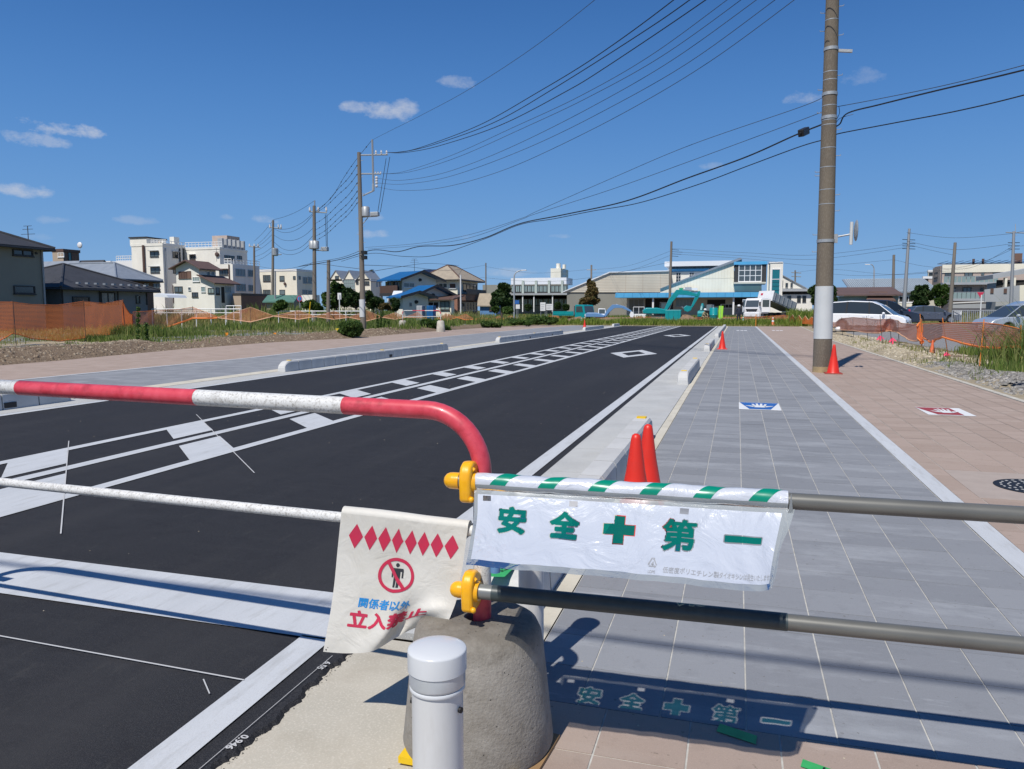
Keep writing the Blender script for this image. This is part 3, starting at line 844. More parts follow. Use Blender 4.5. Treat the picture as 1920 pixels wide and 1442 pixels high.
paving('pink_pavement','pink paver footway to the right of the white line',M['paver_pink'],1.703,4.398,1.57,2.955,9.6,40,gx=.0075,gy=.004,vis=vis_pink,
       skip=lambda x,y: False)
paving('pink_pavement','pink pavers in the near right corner below the grey footway',M['paver_pink_near'],-.72,4.398,-.42,.555,2.7,2.655,gx=.007,gy=.006,vis=vis_pink)
mb = MB()
strip('pink_pavement',1.703,KERB_R,40,ROAD_END + 1,.0055,M['paver_pink'],label='far end of the pink footway on the right beside the sandy verge')
strip('white_line',1.552,1.700,2.67,ROAD_END,.0095,M['road_paint'],label='white line between the grey and the pink pavers on the right')
strip('grey_pavement',[(x + .16,y) for x,y in WLINE_L],[(x,y) for x,y in TILE_L],6,ROAD_END,.005,M['paver_grey'],step=3,label='grey paver footway on the left side of the road')
strip('pink_pavement',[(x,y) for x,y in PINK_L],[(x,y) for x,y in WLINE_L],6,ROAD_END,.005,M['paver_pink'],step=3,label='pink paver footway on the left beside the earth bank')
strip('white_line',[(x,y) for x,y in WLINE_L],[(x + .15,y) for x,y in WLINE_L],6,ROAD_END,.0095,M['road_paint'],step=2,label='white line between the grey and the pink pavers on the left')
strip('path',-21,6,ROAD_END,ROAD_END + 1.6,-.012,M['cream_concrete'],label='strip of bare concrete where the paving stops before the far grass')
# kerb edging on the right, uneven
mb = MB(); y = 1.0
while y < 74:
    L_ = .6; xa,xb = interp(KERB_R,y),interp(KERB_R,y + L_)
    mb.hexa([(xa,y + .003,-.05),(xa + .10,y + .003,-.05),(xb + .10,y + L_ - .003,-.05),(xb,y + L_ - .003,-.05),
             (xa,y + .003,.02),(xa + .10,y + .003,.022),(xb + .10,y + L_ - .003,.022),(xb,y + L_ - .003,.02)])
    y += L_
single('kerb',mb,M['kerb_edge'],kind='structure',label='low concrete edging along the outer side of the right pink footway')

# ---------------------------------------------------------------- road markings (separate painted sheets)
ZP = .006
def marking(name,polys,label,m=None,z=ZP):
    mb = MB()
    for p in polys: mb.face([(a,b,z) for a,b in p])
    return single(name,mb,m or M['road_paint'],kind='structure',label=label)
def lineseg(x,w,y0,y1,n=8): return [[(x - w / 2,y0),(x + w / 2,y0),(x + w / 2,y1),(x - w / 2,y1)]]
marking('road_marking',lineseg(-1.79,.15,3.40,ROAD_END),'white edge line along the right side of the asphalt')
q = []
for a,b in zip(list(np.arange(3.5,ROAD_END,3.0)),list(np.arange(6.5,ROAD_END + 3,3.0))):
    b = min(b,ROAD_END); q.append([(interp(ROAD_L,a) + .01,a),(interp(ROAD_L,a) + .16,a),(interp(ROAD_L,b) + .16,b),(interp(ROAD_L,b) + .01,b)])
marking('road_marking',q,'white edge line along the left side of the asphalt')
marking('road_marking',lineseg(-6.78,.14,3.42,ROAD_END),'left white line of the barred strip along the middle of the road')
marking('road_marking',lineseg(-5.965,.15,3.42,ROAD_END),'middle white line of the barred strip along the road')
marking('road_marking',lineseg(-5.06,.14,3.42,ROAD_END),'right white line of the barred strip along the middle of the road')
nb = int((ROAD_END - 3) / 2.13)
for k in range(-1,nb):
    Yk = 7.62 + 2.13 * (k - 1); T = .68 if Yk < 9 else .64
    pl = []
    for xa,xb in ((-6.71,-6.15),(-5.775,-5.13)):
        f = lambda x: Yk - (x + 6.68) * .955
        if f(xb) < 3.3 and f(xa) < 3.3: continue
        pl.append([(xa,f(xa)),(xb,f(xb)),(xb,f(xb) + T),(xa,f(xa) + T)])
    if not pl: continue
    o = marking('road_bar',pl,'slanted white bar across the barred strip in the middle of the road')
    o['group'] = 'slanted bars of the middle strip'
marking('road_marking',[[(-9.9,2.965),(-1.72,2.885),(-1.72,3.40),(-9.9,3.45)]],'wide white stop line across the road under the barrier shadow')
marking('road_marking',[[(-1.80,-1.0),(-1.65,-1.0),(-1.70,2.90),(-1.85,2.90)]],'white edge line on the near asphalt beside the concrete apron')
for (cx,cy,nm) in ((-3.37,26.0,'nearer'),(-3.35,45.3,'farther')):
    w,h,t = .80,2.4,.30
    o_ = [(cx,cy - h),(cx + w,cy),(cx,cy + h),(cx - w,cy)]; i_ = [(cx,cy - h * .56),(cx + w * .5,cy),(cx,cy + h * .56),(cx - w * .5,cy)]
    marking('road_diamond',[[o_[k],o_[(k + 1) % 4],i_[(k + 1) % 4],i_[k]] for k in range(4)],'%s white outlined diamond on the right lane' % nm)
# surveyor's chalk lines
def chalk(p0,p1,w,label):
    d = Vector((p1[0] - p0[0],p1[1] - p0[1],0)).normalized(); n = Vector((-d.y,d.x,0)) * w / 2
    marking('chalk_line',[[(p0[0] - n.x,p0[1] - n.y),(p1[0] - n.x,p1[1] - n.y),(p1[0] + n.x,p1[1] + n.y),(p0[0] + n.x,p0[1] + n.y)]],label,M['chalk_line'],.0085)
chalk((-7.18,6.66),(-4.23,3.82),.009,'thin chalk line across the nearest slanted bar')
chalk((-7.29,8.90),(-4.15,5.80),.009,'thin chalk line across the second slanted bar')
chalk((-7.2,2.62),(-1.84,2.46),.009,'thin chalk line across the near asphalt below the stop line')
chalk((-2.0,2.42),(-1.90,2.33),.005,'short chalk tick beside the near edge line')
chalk((-1.612,.8),(-1.612,2.75),.0025,'faint chalk line along the asphalt lip')

# ---------------------------------------------------------------- lettering
_font_cache = {}
def glyphs(text,size,off=0.0,shear=0.0,space=1.0):
    cu = bpy.data.curves.new('lettering','FONT'); cu.body = text; cu.size = size; cu.offset = off; cu.shear = shear
    cu.align_x = 'CENTER'; cu.align_y = 'CENTER'; cu.space_character = space; cu.resolution_u = 4; cu.fill_mode = 'BOTH'
    o = bpy.data.objects.new('lettering',cu); link(o)
    dg = bpy.context.evaluated_depsgraph_get(); dg.update()
    me = bpy.data.meshes.new_from_object(o.evaluated_get(dg))
    bpy.data.objects.remove(o); bpy.data.curves.remove(cu)
    return me
def centre_mesh(me):
    co = np.empty(len(me.vertices) * 3,np.float32); me.vertices.foreach_get('co',co); co = co.reshape(-1,3)
    c = (co.min(0) + co.max(0)) / 2; s = co.max(0) - co.min(0); return c,s
def remap(me,fn,cut=None):
    """cut the flat mesh on a grid so it can follow a curved sheet, then map (x, y) -> 3D"""
    bm = bmesh.new(); bm.from_mesh(me); bmesh.ops.triangulate(bm,faces=bm.faces[:])
    if cut:
        xs_ = [v.co.x for v in bm.verts]; ys_ = [v.co.y for v in bm.verts]
        for ax,lo,hi in ((0,min(xs_),max(xs_)),(1,min(ys_),max(ys_))):
            v = math.floor(lo / cut) * cut
            while v < hi:
                co = [0,0,0]; no = [0,0,0]; co[ax] = v; no[ax] = 1
                bmesh.ops.bisect_plane(bm,geom=bm.verts[:] + bm.edges[:] + bm.faces[:],plane_co=co,plane_no=no,dist=1e-7); v += cut
    for v in bm.verts: v.co = fn(v.co.x,v.co.y)
    bm.to_mesh(me); bm.free(); me.update(); return me
def flat(polys):
    mb = MB()
    for p in polys: mb.face([(a,b,0) for a,b in p])
    return mb.mesh('print',[])
from mathutils.bvhtree import BVHTree
def bvh_of(me): return BVHTree.FromPolygons([v.co.copy() for v in me.vertices],[tuple(p.vertices) for p in me.polygons])
def bold_cells(me,off,cell,fn):
    """heavy lettering: every small cell of the sheet closer than 'off' to the thin glyph is inked"""
    tr = bvh_of(me); c,sz = centre_mesh(me)
    x0,y0 = c[0] - sz[0] / 2 - off - cell,c[1] - sz[1] / 2 - off - cell; nx = int((sz[0] + 2 * off) / cell) + 3; ny = int((sz[1] + 2 * off) / cell) + 3
    idx = {}; VV_,FF_ = [],[]
    def vid(i,j):
        if (i,j) not in idx: idx[(i,j)] = len(VV_); VV_.append(fn(x0 + i * cell,y0 + j * cell)[:])
        return idx[(i,j)]
    for j in range(ny):
        for i in range(nx):
            if tr.find_nearest(Vector((x0 + (i + .5) * cell,y0 + (j + .5) * cell,0)),off)[0] is not None: FF_.append((vid(i,j),vid(i + 1,j),vid(i + 1,j + 1),vid(i,j + 1)))
    m2 = bpy.data.meshes.new('lettering'); m2.from_pydata(VV_,[],FF_); m2.polygons.foreach_set('use_smooth',[True] * len(FF_)); m2.update(); return m2
def put(t,name,me,m):
    me.materials.clear(); me.materials.append(m)
    me.transform(Matrix.Translation(-t.base)); o = bpy.data.objects.new(name,me); link(o); o.parent = t.e; return o
# handwriting on the asphalt lip
def ground_text(s,x,y,size,rot,z,m,label,off=.0012):
    me = glyphs(s,size,off)
    c,sz = centre_mesh(me)
    me.transform(Matrix.Translation((x,y,z)) @ Matrix.Rotation(rot,4,'Z') @ Matrix.Translation((-c[0],-c[1],0)))
    me.materials.clear(); me.materials.append(m)
    return single('chalk_writing',me,m,kind='structure',label=label)
ground_text('6.55',-1.60,2.66,.040,rad(-97),.0085,M['chalk_line'],'handwritten chalk figures near the top of the asphalt lip')
ground_text('0.946',-1.592,2.08,.040,rad(-97),.0085,M['chalk_line'],'handwritten chalk figures near the bottom of the asphalt lip')

# ---------------------------------------------------------------- footway symbols
def hand_outline(cx,cy,w,h,red=False):
    """palm with spread fingers, pointing away"""
    P = []
    P.append([(cx - .13 * w,cy - .22 * h),(cx + .13 * w,cy - .22 * h),(cx + .17 * w,cy + .08 * h),(cx - .17 * w,cy + .08 * h)])
    for k,(dx,dy,l) in enumerate(((-.13,.06,.24),(-.045,.08,.30),(.045,.08,.30),(.13,.06,.24))):
        x = cx + dx * w; y = cy + dy * h
        P.append([(x - .03 * w,y),(x + .03 * w,y),(x + (.03 + dx * .3) * w,y + l * h),(x + (-.03 + dx * .3) * w,y + l * h)])
    for s in (-1,1):
        P.append([(cx + s * .12 * w,cy - .20 * h),(cx + s * .33 * w,cy - .02 * h),(cx + s * .36 * w,cy + .04 * h),(cx + s * .14 * w,cy + .0 * h)])
    return P
t = Thing('pavement_sign','blue and white hand symbol plate laid in the grey pavers','sign',(.36,12.1,.008))
x0,x1,y0,y1 = BLUE
me = flat([[(x0,y0),(x1,y0),(x1,y1),(x0,y1)]]); me.transform(Matrix.Translation((0,0,.0100))); put(t,'plate',me,M['mark_white'])
me = flat([[(x0 + .15,y0 + .06),(x1 - .15,y0 + .06),(x1 - .012,y1 - .03),(x0 + .012,y1 - .03)]]); me.transform(Matrix.Translation((0,0,.0125))); put(t,'symbol_field',me,M['mark_blue'])
me = flat(hand_outline(.36,12.10,.58,.80)); me.transform(Matrix.Translation((0,0,.0150))); put(t,'symbol',me,M['mark_white'])
t = Thing('pavement_sign','red and white hand symbol plate laid in the pink pavers','sign',(2.92,12.25,.008))
x0,x1,y0,y1 = REDM
me = flat([[(x0,y0),(x1,y0),(x1,y1),(x0,y1)]]); me.transform(Matrix.Translation((0,0,.0100))); put(t,'plate',me,M['mark_white'])
me = flat([[(x0 + .13,y0 + .05),(x1 - .14,y0 + .05),(x1 - .14,y1 - .05),(x0 + .0,y1 - .05)]]); me.transform(Matrix.Translation((0,0,.0125))); put(t,'symbol_field',me,M['mark_red'])
me = flat(hand_outline(2.92,12.22,.52,.80)); me.transform(Matrix.Translation((0,0,.0150))); put(t,'symbol',me,M['mark_white'])
for i,(px,py,lb) in enumerate(((1391,620,'small far white plate set in the grey pavers'),(1458,620,'small far white plate set in the pink pavers'))):
    g = gnd(px,py); mb = MB()
    for dx in (-.28,0.0,.25): mb.box(g[0] + dx - .10,g[0] + dx + .10,g[1] - .55,g[1] + .55,.006,.011)
    single('pavement_sign',mb,M['mark_white'],lb,'sign')
# manhole
t = Thing('manhole_cover','round black iron manhole cover with a pale pattern in the pink pavers','manhole cover',(2.42,7.15,0))
c = (2.42,7.15)
mb = MB(); mb.lathe([(.31,.004),(.31,.012),(.30,.013)],(c[0],c[1],0),40); t.part('rim',mb,M['ink_black'])
mb = MB()
for k,rr in enumerate((.07,.13,.19,.245)):
    n = 6 + 6 * k
    for j in range(n):
        a = 2 * math.pi * (j + .5 * (k % 2)) / n; w = .016
        px,py = c[0] + rr * math.cos(a),c[1] + rr * math.sin(a)
        mb.obox((px,py,.013),(w * math.cos(a),w * math.sin(a),0),(-w * 1.4 * math.sin(a),w * 1.4 * math.cos(a),0),(0,0,.003))
t.part('raised_pattern',mb,M['gutter_concrete'],kind='stuff')
mb = MB(); mb.box(1.86,2.95,6.62,7.72,.004,.0085)
defm('patch_mortar',(.40,.335,.29),(.36,.30,.26),6,.9)
single('manhole_surround',mb,M['patch_mortar'],kind='structure',label='paler square of mortar around the manhole cover')

# ---------------------------------------------------------------- kerb blocks between gutter and footway
def block_row(x,y0,y1,refl,label,green=False,marks=()):
    t = Thing('kerb_block_row',label,'kerb',(x,y0,0))
    w = .25; n = max(1,round((y1 - y0) / .6)); d = (y1 - y0) / n; hgt = .25
    cache = {}
    for k in range(n):
        kind = 0 if k == 0 else (2 if k == n - 1 else 1)
        if kind not in cache or kind != 1:
            sec = [(-.12,0),(.12,0),(.105,hgt - .03),(.085,hgt),(-.075,hgt),(-.10,hgt - .03)]
            q = MB(); m_ = 5
            a,b = .011,d - .011
            stations = [(a,1.0),(b,1.0)]
            if kind == 0: stations = [(a + .26 * (1 - math.cos(math.pi / 2 * s / m_)),.35 + .65 * math.sin(math.pi / 2 * s / m_)) for s in range(m_ + 1)] + [(b,1.0)]
            if kind == 2: stations = [(a,1.0)] + [(b - .26 * (1 - math.cos(math.pi / 2 * s / m_)),.35 + .65 * math.sin(math.pi / 2 * s / m_)) for s in range(m_,-1,-1)]
            i0 = 0
            for (yy_,f) in stations:
                for (sx,sz_) in sec: q.v.append((sx * (.8 + .2 * f),yy_,sz_ * f))
            ns = len(sec)
            for j in range(len(stations) - 1):
                for s in range(ns):
                    aa = j * ns + s; bb = j * ns + (s + 1) % ns
                    q.f.append((aa,aa + ns,bb + ns,bb)); q.m.append(0)
            q.f.append(tuple(range(ns))); q.m.append(0); e_ = (len(stations) - 1) * ns
            q.f.append(tuple(range(e_,e_ + ns))[::-1]); q.m.append(0)
            cache[kind] = q.mesh('kerb_block',M['block_concrete'],merge=True)
        o = bpy.data.objects.new('kerb_block',cache[kind]); link(o); o.parent = t.e; o.location = (0,k * d,.008 + random.uniform(-.0015,.0015))
    for ry in refl:
        mb = MB(); mb.box(-.055,.055,ry - .03,ry + .03,hgt + .006,hgt + .024)
        o = t.part('reflector',mb.mesh('reflector',M['yellow_plastic'],merge=True),None,bevel=.006,seg=2)
        o.location = (0,0,0)
    for ry in marks:
        mb = MB(); mb.box(.118,.124,ry - .10,ry + .10,.03,.11); o = t.part('drain_slot',mb.mesh('drain_slot',M['ink_black']),None)
    return t
b = block_row(-1.01,3.15,8.85,(5.45,),'near pale kerb block row between gutter and footway, behind the white banner')
mb = MB(); mb.box(-.05,.05,8.85 - 3.15 - .33,8.85 - 3.15 - .28,.258,.274)
b.part('reflector',mb.mesh('reflector',M['yellow_plastic']),None)
block_row(-1.00,15.2,20.0,(.35,4.5),'pale kerb block row right of the road, nearest one clear of the cones')
block_row(-1.02,27.9,34.0,(.35,),'pale kerb block row right of the road, just left of the lone far cone')
block_row(-1.03,41.5,68.0,(),'farthest pale kerb block row right of the road')
block_row(-10.45,4.2,9.7,(5.2,),'pale kerb block row left of the road, nearest, cut by the left picture edge',marks=(4.4,))
block_row(-10.40,15.7,26.4,(.35,5.4,10.3),'long pale kerb block row left of the road with three yellow reflectors',marks=(5.75,))
block_row(-10.42,32.8,46.0,(.35,6.6,12.9),'long pale kerb block row left of the road, second with a rounded white end',marks=(5.3,10.2))
block_row(-10.60,54.0,62.0,(),'short far pale kerb block row left of the road')
block_row(-10.75,68.3,71.8,(),'shortest and farthest pale kerb block row left of the road')
def tape(label,pts,z,txt=None,rot=0.0):
    mb = MB(); mb.face([(a,b,z) for a,b in pts])
    t = Thing('green_tape',label,'tape',(pts[0][0],pts[0][1],z)); t.part('strip',mb,M['green_tape'])
    if txt:
        me = glyphs(txt,.045,.0012); c,s = centre_mesh(me); cx = sum(p[0] for p in pts) / 4; cy = sum(p[1] for p in pts) / 4
        me.transform(Matrix.Translation((cx,cy,z + .0015)) @ Matrix.Rotation(rot,4,'Z') @ Matrix.Translation((-c[0],-c[1],0)))
        put(t,'writing',me,M['ink_black'])
tape('short green tape stuck on the end of the near kerb block',[(-1.075,3.18),(-.985,3.20),(-.975,3.38),(-1.045,3.39)],.2615,'5.2',1.2)
tape('green tape on the pink pavers in the shadow of the banner',[(-.03,2.61),(.10,2.565),(.105,2.62),(-.02,2.665)],.0095,None)
tape('green tape with writing on the pink pavers near the bottom edge',[(.235,2.475),(.42,2.405),(.425,2.45),(.245,2.52)],.0095,'11.5',-.35)

# ================================================================== FOREGROUND BARRIER
POST = Vector((-.80,2.335,0))
WX = -.012
def bar_barrier(label,base,width,heading,group=None,weights=('w','w')):
    """red and white single-bend pipe barrier standing in a concrete weight at each end; local x runs left from the right post"""
    t = Thing('pipe_barrier',label,'barrier',base)
    t.e.rotation_euler = (0,0,heading)
    t.base = Vector((0,0,0))
    r = .0303; R0 = .20; ztop = 1.135; W = width
    pts = [Vector((0,0,.30)),Vector((0,0,ztop - R0))]
    for k in range(1,13):
        a = math.pi / 2 * k / 12; pts.append(Vector((-R0 + R0 * math.cos(a),0,ztop - R0 + R0 * math.sin(a))))
    pts2 = [Vector((-W - p.x,0,p.z)) for p in pts][::-1]
    # resample into coloured lengths
    segs = pts + pts2
    L = [0]
    for a,b in zip(segs,segs[1:]): L.append(L[-1] + (b - a).length)
    def at(d):
        for i in range(len(L) - 1):
            if d <= L[i + 1] + 1e-9:
                f = (d - L[i]) / max(1e-9,L[i + 1] - L[i]); return segs[i].lerp(segs[i + 1],f)
        return segs[-1]
    def piece(d0,d1,m,rr=r):
        ds = sorted([d0,d1] + [x for x in L if d0 < x < d1]); mb = MB(); mb.tube([at(d) for d in ds],rr,28,caps=True)
        t.part('pipe_section',mb,m,smooth=60)
    T = L[-1]
    # measured along the pipe from the right foot upwards
    cuts = [(0.0,.235,'pipe_red'),(.235,.615,'pipe_white')]
    e0 = .615; red1 = ARC_RED
    cuts += [(e0,red1,'pipe_red'),(red1,red1 + .64,'pipe_white'),(red1 + .64,red1 + 1.56,'pipe_red'),(red1 + 1.56,red1 + 2.26,'pipe_white')]
    last = red1 + 2.26
    cuts += [(last,T - .615,'pipe_red'),(T - .615,T - .235,'pipe_white'),(T - .235,T,'pipe_red')]
    for a,b,m in cuts:
        if b > a: piece(a,b,M[m],r + (.0006 if m == 'pipe_red' else 0))
    mb = MB(); mb.tube([(-.028,0,.735),(-W + .028,0,.715)],.0185,20); t.part('lower_rail',mb,M['pipe_white'],smooth=60)
    return t
ARC_RED = .30 + 0
# length from the foot (z .30) to the colour change on the top pipe: up to bend, bend, then along
ARC_RED = (1.135 - .20 - .30) + math.pi / 2 * .20 + .318
BW = 3.25
HEAD = math.atan2(-.05,1.0)
bar = bar_barrier('red and white pipe barrier across the road, its post in a concrete weight',POST,BW,HEAD)
bar.e.rotation_euler = (0,.006,HEAD)
def weight(label,cx,cy):
    t = Thing('barrier_weight',label,'concrete weight',(cx,cy,0))
    prof = [(.252,.018),(.256,.03),(.246,.12),(.234,.24),(.222,.345),(.214,.395),(.200,.424),(.178,.437),(.10,.441),(.043,.442),(.040,.432),(.040,.33)]
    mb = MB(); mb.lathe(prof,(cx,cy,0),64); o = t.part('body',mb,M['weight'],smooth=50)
    mb = MB()
    for a in range(4):
        w = math.pi / 2 * a + .75; x = cx + .245 * math.cos(w); y = cy + .245 * math.sin(w)
        mb = MB(); mb.obox((x - .03,y - .03,.0),(.06,0,0),(0,.06,0),(0,0,.022)); t.part('rubber_foot',mb,M['yellow_plastic'])
    return t
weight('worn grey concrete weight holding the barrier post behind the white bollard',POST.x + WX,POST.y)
LP = POST + Vector((-BW * math.cos(HEAD),-BW * math.sin(HEAD),0))
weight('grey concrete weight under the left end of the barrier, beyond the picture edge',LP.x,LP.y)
mb = MB(); mb.hexa([(-.70,2.20,.004),(-.565,2.20,.004),(-.545,2.42,.004),(-.70,2.44,.004),(-.70,2.20,.018),(-.565,2.20,.018),(-.545,2.42,.018),(-.70,2.44,.018)])
single('wooden_board',mb,M['board_wood'],'thin brown board lying under the edge of the concrete weight','board')

# right-hand scaffold pipes with yellow clamps and end caps
def rail_pipe(label,z,y,x0,x1,sleeve=None,zr=0.0):
    t = Thing('scaffold_pipe',label,'pipe',(x0,y,z))
    f = lambda x: Vector((x,y + .028 * (x - x0),z + zr * (x - x0)))
    r = .0243
    cuts = [(x0,x1,'pipe_galv',0)] if not sleeve else [(x0,sleeve[0],'pipe_galv_light',0),(sleeve[0],sleeve[1],'sleeve_dark',.0016),(sleeve[1],x1,'pipe_galv',0)]
    for a,b,m,e in cuts:
        mb = MB(); mb.tube([f(a),f(b)],r + e,32); t.part('tube',mb,M[m],smooth=60)
    mb = MB()
    d = f(x0) - f(x1); d.normalize()
    prof = [(0.0,1.12),(.010,1.12),(.022,1.08),(.032,.90),(.039,.55),(.042,.10)]
    p0 = f(x0)
    mb.tube([p0 - d * .012 + d * 0] + [p0 + d * q[0] for q in prof],[r * 1.12] + [r * q[1] for q in prof],28)
    t.part('end_cap',mb,M['clamp_yellow'],smooth=60)
    return f
fU = rail_pipe('upper grey scaffold pipe carrying the white safety banner',.918,2.272,-.862,3.7)
fL = rail_pipe('lower scaffold pipe half wrapped in a dark sleeve',.560,2.256,-.838,3.7,(-.735,.165))
def clamp(label,z,ypipe,xpipe):
    """moulded yellow plastic clamp hooking the horizontal pipe to the post"""
    t = Thing('pipe_clamp',label,'clamp',(xpipe,ypipe,z))
    # side profile in the y-z plane swept across x
    w = .040
    outer = [(-.040,-.060),(-.045,.0),(-.043,.030),(-.030,.055),(-.006,.068),(.024,.064),(.052,.046),(.068,.020),(.074,-.015),(.066,-.052),(.030,-.064),(-.010,-.068)]
    mb = MB(); mb.prism([(xpipe - w / 2,ypipe + a,z + b) for a,b in outer],(w,0,0))
    t.part('body',mb,M['clamp_yellow'],bevel=.011,seg=4,smooth=60)
    mb = MB(); mb.tube([(xpipe + w / 2 - .006,ypipe,z),(xpipe + w / 2 + .012,ypipe,z)],[.036,.031],24); t.part('collar',mb,M['clamp_yellow'],smooth=60)
    mb = MB(); mb.tube([(xpipe + .006,ypipe - .010,z + .052),(xpipe + w / 2 + .004,ypipe - .012,z + .040)],.0075,12); t.part('pin',mb,M['clamp_yellow'],smooth=60)
    mb = MB(); mb.ball((xpipe + w / 2 + .002,ypipe - .036,z - .050),.010,n=10); t.part('catch',mb,M['clamp_yellow'],smooth=True)
clamp('upper yellow plastic clamp at the left end of the banner pipe',.918,2.272,-.820)
clamp('lower yellow plastic clamp above the concrete weight',.560,2.256,-.810)
mb = MB(); mb.tube([(-.752,2.340,.600),(-.752,2.340,.640)],.017,14); mb.ball((-.752,2.340,.645),.020,n=12)
single('pipe_joint',mb,M['blue_paint'],'small blue-grey joint beside the post above the lower clamp','joint',smooth=50)
# left-hand pipes hooked to the barrier's far end, beyond the picture edge (their shadow shows on the stop line)
for z,lb in ((.918,'upper scaffold pipe leaving the barrier beyond the left picture edge'),(.560,'lower scaffold pipe leaving the barrier beyond the left picture edge')):
    t = Thing('scaffold_pipe',lb,'pipe',(LP.x,LP.y - .06,z)); mb = MB()
    mb.tube([(LP.x + .12,LP.y - .06,z),(LP.x - 2.2,LP.y + .10,z)],.0243,20); t.part('tube',mb,M['pipe_galv'],smooth=60)
# overhead service cable whose soft shadow crosses the foreground
mb = MB(); mb.tube([(-30,-1.9,7.9),(-12,-1.72,7.3),(0,-1.70,7.25),(12,-1.8,7.5),(30,-2.1,8.2)],.022,8)
single('overhead_cable',mb,M['wire_black'],'cable crossing overhead behind the viewpoint','cable')

# ---------------------------------------------------------------- white bollards
def bollard(label,x,y,h):
    t = Thing('bollard',label,'bollard',(x,y,0))
    mb = MB(); mb.lathe([(.0515,0),(.0515,h - .085)],(x,y,0),48); t.part('post',mb,M['bollard_white'],smooth=50)
    mb = MB(); mb.lathe([(.0525,h - .082),(.0555,h - .080),(.0565,h - .076),(.0565,h - .052)],(x,y,0),48); t.part('reflective_band',mb,M['bollard_band'],smooth=50)
    mb = MB(); mb.lathe([(.0570,h - .0515),(.0590,h - .050),(.0590,h - .012),(.0585,h - .0095),(.0565,h - .008),(.045,h - .0048),(.030,h - .002),(.015,h - .0005),(.004,h)],(x,y,0),48); t.part('cap',mb,M['bollard_cap'],smooth=50)
    mb = MB(); mb.lathe([(.0545,h - .091),(.0560,h - .089),(.0560,h - .084),(.0545,h - .082)],(x,y,0),48); t.part('lip',mb,M['bollard_cap'],smooth=50)
    mb = MB(); mb.tube([(x - .056,y - .004,h - .125),(x - .050,y - .004,h - .125)],.006,10); mb.tube([(x + .056,y - .012,h - .125),(x + .048,y - .01,h - .125)],.006,10); t.part('screw',mb,M['ink_black'])
bollard('white bollard with a domed cap in front of the concrete weight',-.557,1.352,.808)
bollard('white bollard standing close behind the concrete weight',-.770,2.87,.795)

# ---------------------------------------------------------------- safety banner
BW0 = .955
def ban(a,b):
    """flat banner metres (a along, b down from the roll) -> place"""
    s = a / BW0
    x = -.793 + .948 * s; y0 = 2.250 + .028 * s; z0 = .899
    t = b / .235
    lean = .150 * t + .100 * t * t
    wr = .0022 * math.sin(31 * a + 14 * b) * t + .0016 * math.sin(67 * a - 22 * b + 1.3) * min(1,t * 3) + .0020 * math.sin(17 * a + 49 * b)
    sag = .006 * math.sin(9 * a + .6) * t
    edge = max(0.0,(s - .90) / .10)
    x2 = x + (.062 * t) * (1 - s) - (.030 + .02 * edge) * t * s
    return Vector((x2,y0 - lean - wr - sag + .030 * edge * edge * t,z0 - .157 * t + .001 * math.sin(12 * a) * t - .002 * t * s))
def ban_off(off):
    def f(a,b):
        e = 1e-3; p = ban(a,b); n = (ban(a + e,b) - p).cross(ban(a,b + e) - p).normalized()
        if n.y > 0: n = -n
        return p + n * off
    return f
t = Thing('safety_banner','white plastic safety banner with green characters hung on the upper pipe','banner',(-.32,2.25,.89))
# glyph plan: (text, a, b, width, height)
plan = [('安',.130,.100,.094,.088),('全',.300,.103,.094,.088),('+',.472,.106,.096,.086),('第',.655,.108,.100,.098),('一',.842,.108,.108,.019)]
def fit(text,a,b,w,h,off,grow=0.0):
    if text == '+':
        k = .031 + grow; w2,h2 = w / 2 + grow,h / 2 + grow
        k = .0155 + grow
        return flat([[(a - w2,b - k),(a - k,b - k),(a - k,b - h2),(a + k,b - h2),(a + k,b - k),(a + w2,b - k),(a + w2,b + k),(a + k,b + k),(a + k,b + h2),(a - k,b + h2),(a - k,b + k),(a - w2,b + k)]])
    if text == '一':
        return flat([[(a - w / 2 - grow,b - h / 2 - grow),(a + w / 2 + grow,b - h / 2 - grow),(a + w / 2 + grow,b + h / 2 + grow),(a - w / 2 - grow,b + h / 2 + grow)]])
    me = glyphs(text,.1,off); c,s = centre_mesh(me)
    me2 = me
    m0 = Matrix.Translation((a,b,0)) @ Matrix.Diagonal((w / s[0],-h / s[1],1,1)) @ Matrix.Translation((-c[0],-c[1],0))
    me.transform(m0); return me
trees = []
BOLD = {'安': .0043,'全': .0045,'第': .0034}
def thin(tx,a,b,w,h):
    o_ = BOLD.get(tx,0)
    return fit(tx,a,b,w - 2 * o_,h - 2 * o_,0.0)
for (tx,a,b,w,h) in plan:
    trees.append((a - w / 2 - .01,a + w / 2 + .01,b - h / 2 - .01,b + h / 2 + .01,bvh_of(thin(tx,a,b,w,h)),BOLD.get(tx,0) + .0026))
CELL = .0022
def is_hole(a,b):
    for aa in (.030,.312,.650):
        if aa < a < aa + .026 and .020 < b < .040: return True
    for (x0,x1,y0,y1,tr,md_) in trees:
        if x0 < a < x1 and y0 < b < y1:
            h_ = tr.find_nearest(Vector((a,b,0)),md_)
            if h_[0] is not None: return True
    return False
fb = ban_off(0.0)
pa0,pa1,pb0,pb1 = .012,BW0 - .012,.016,.222
nA,nB = round((pa1 - pa0) / CELL),round((pb1 - pb0) / CELL)
VV = np.array([fb(pa0 + (pa1 - pa0) * i / nA,pb0 + (pb1 - pb0) * j / nB) for j in range(nB + 1) for i in range(nA + 1)])
FF = [(j * (nA + 1) + i,j * (nA + 1) + i + 1,(j + 1) * (nA + 1) + i + 1,(j + 1) * (nA + 1) + i) for j in range(nB) for i in range(nA)
      if not is_hole(pa0 + (pa1 - pa0) * (i + .5) / nA,pb0 + (pb1 - pb0) * (j + .5) / nB)]
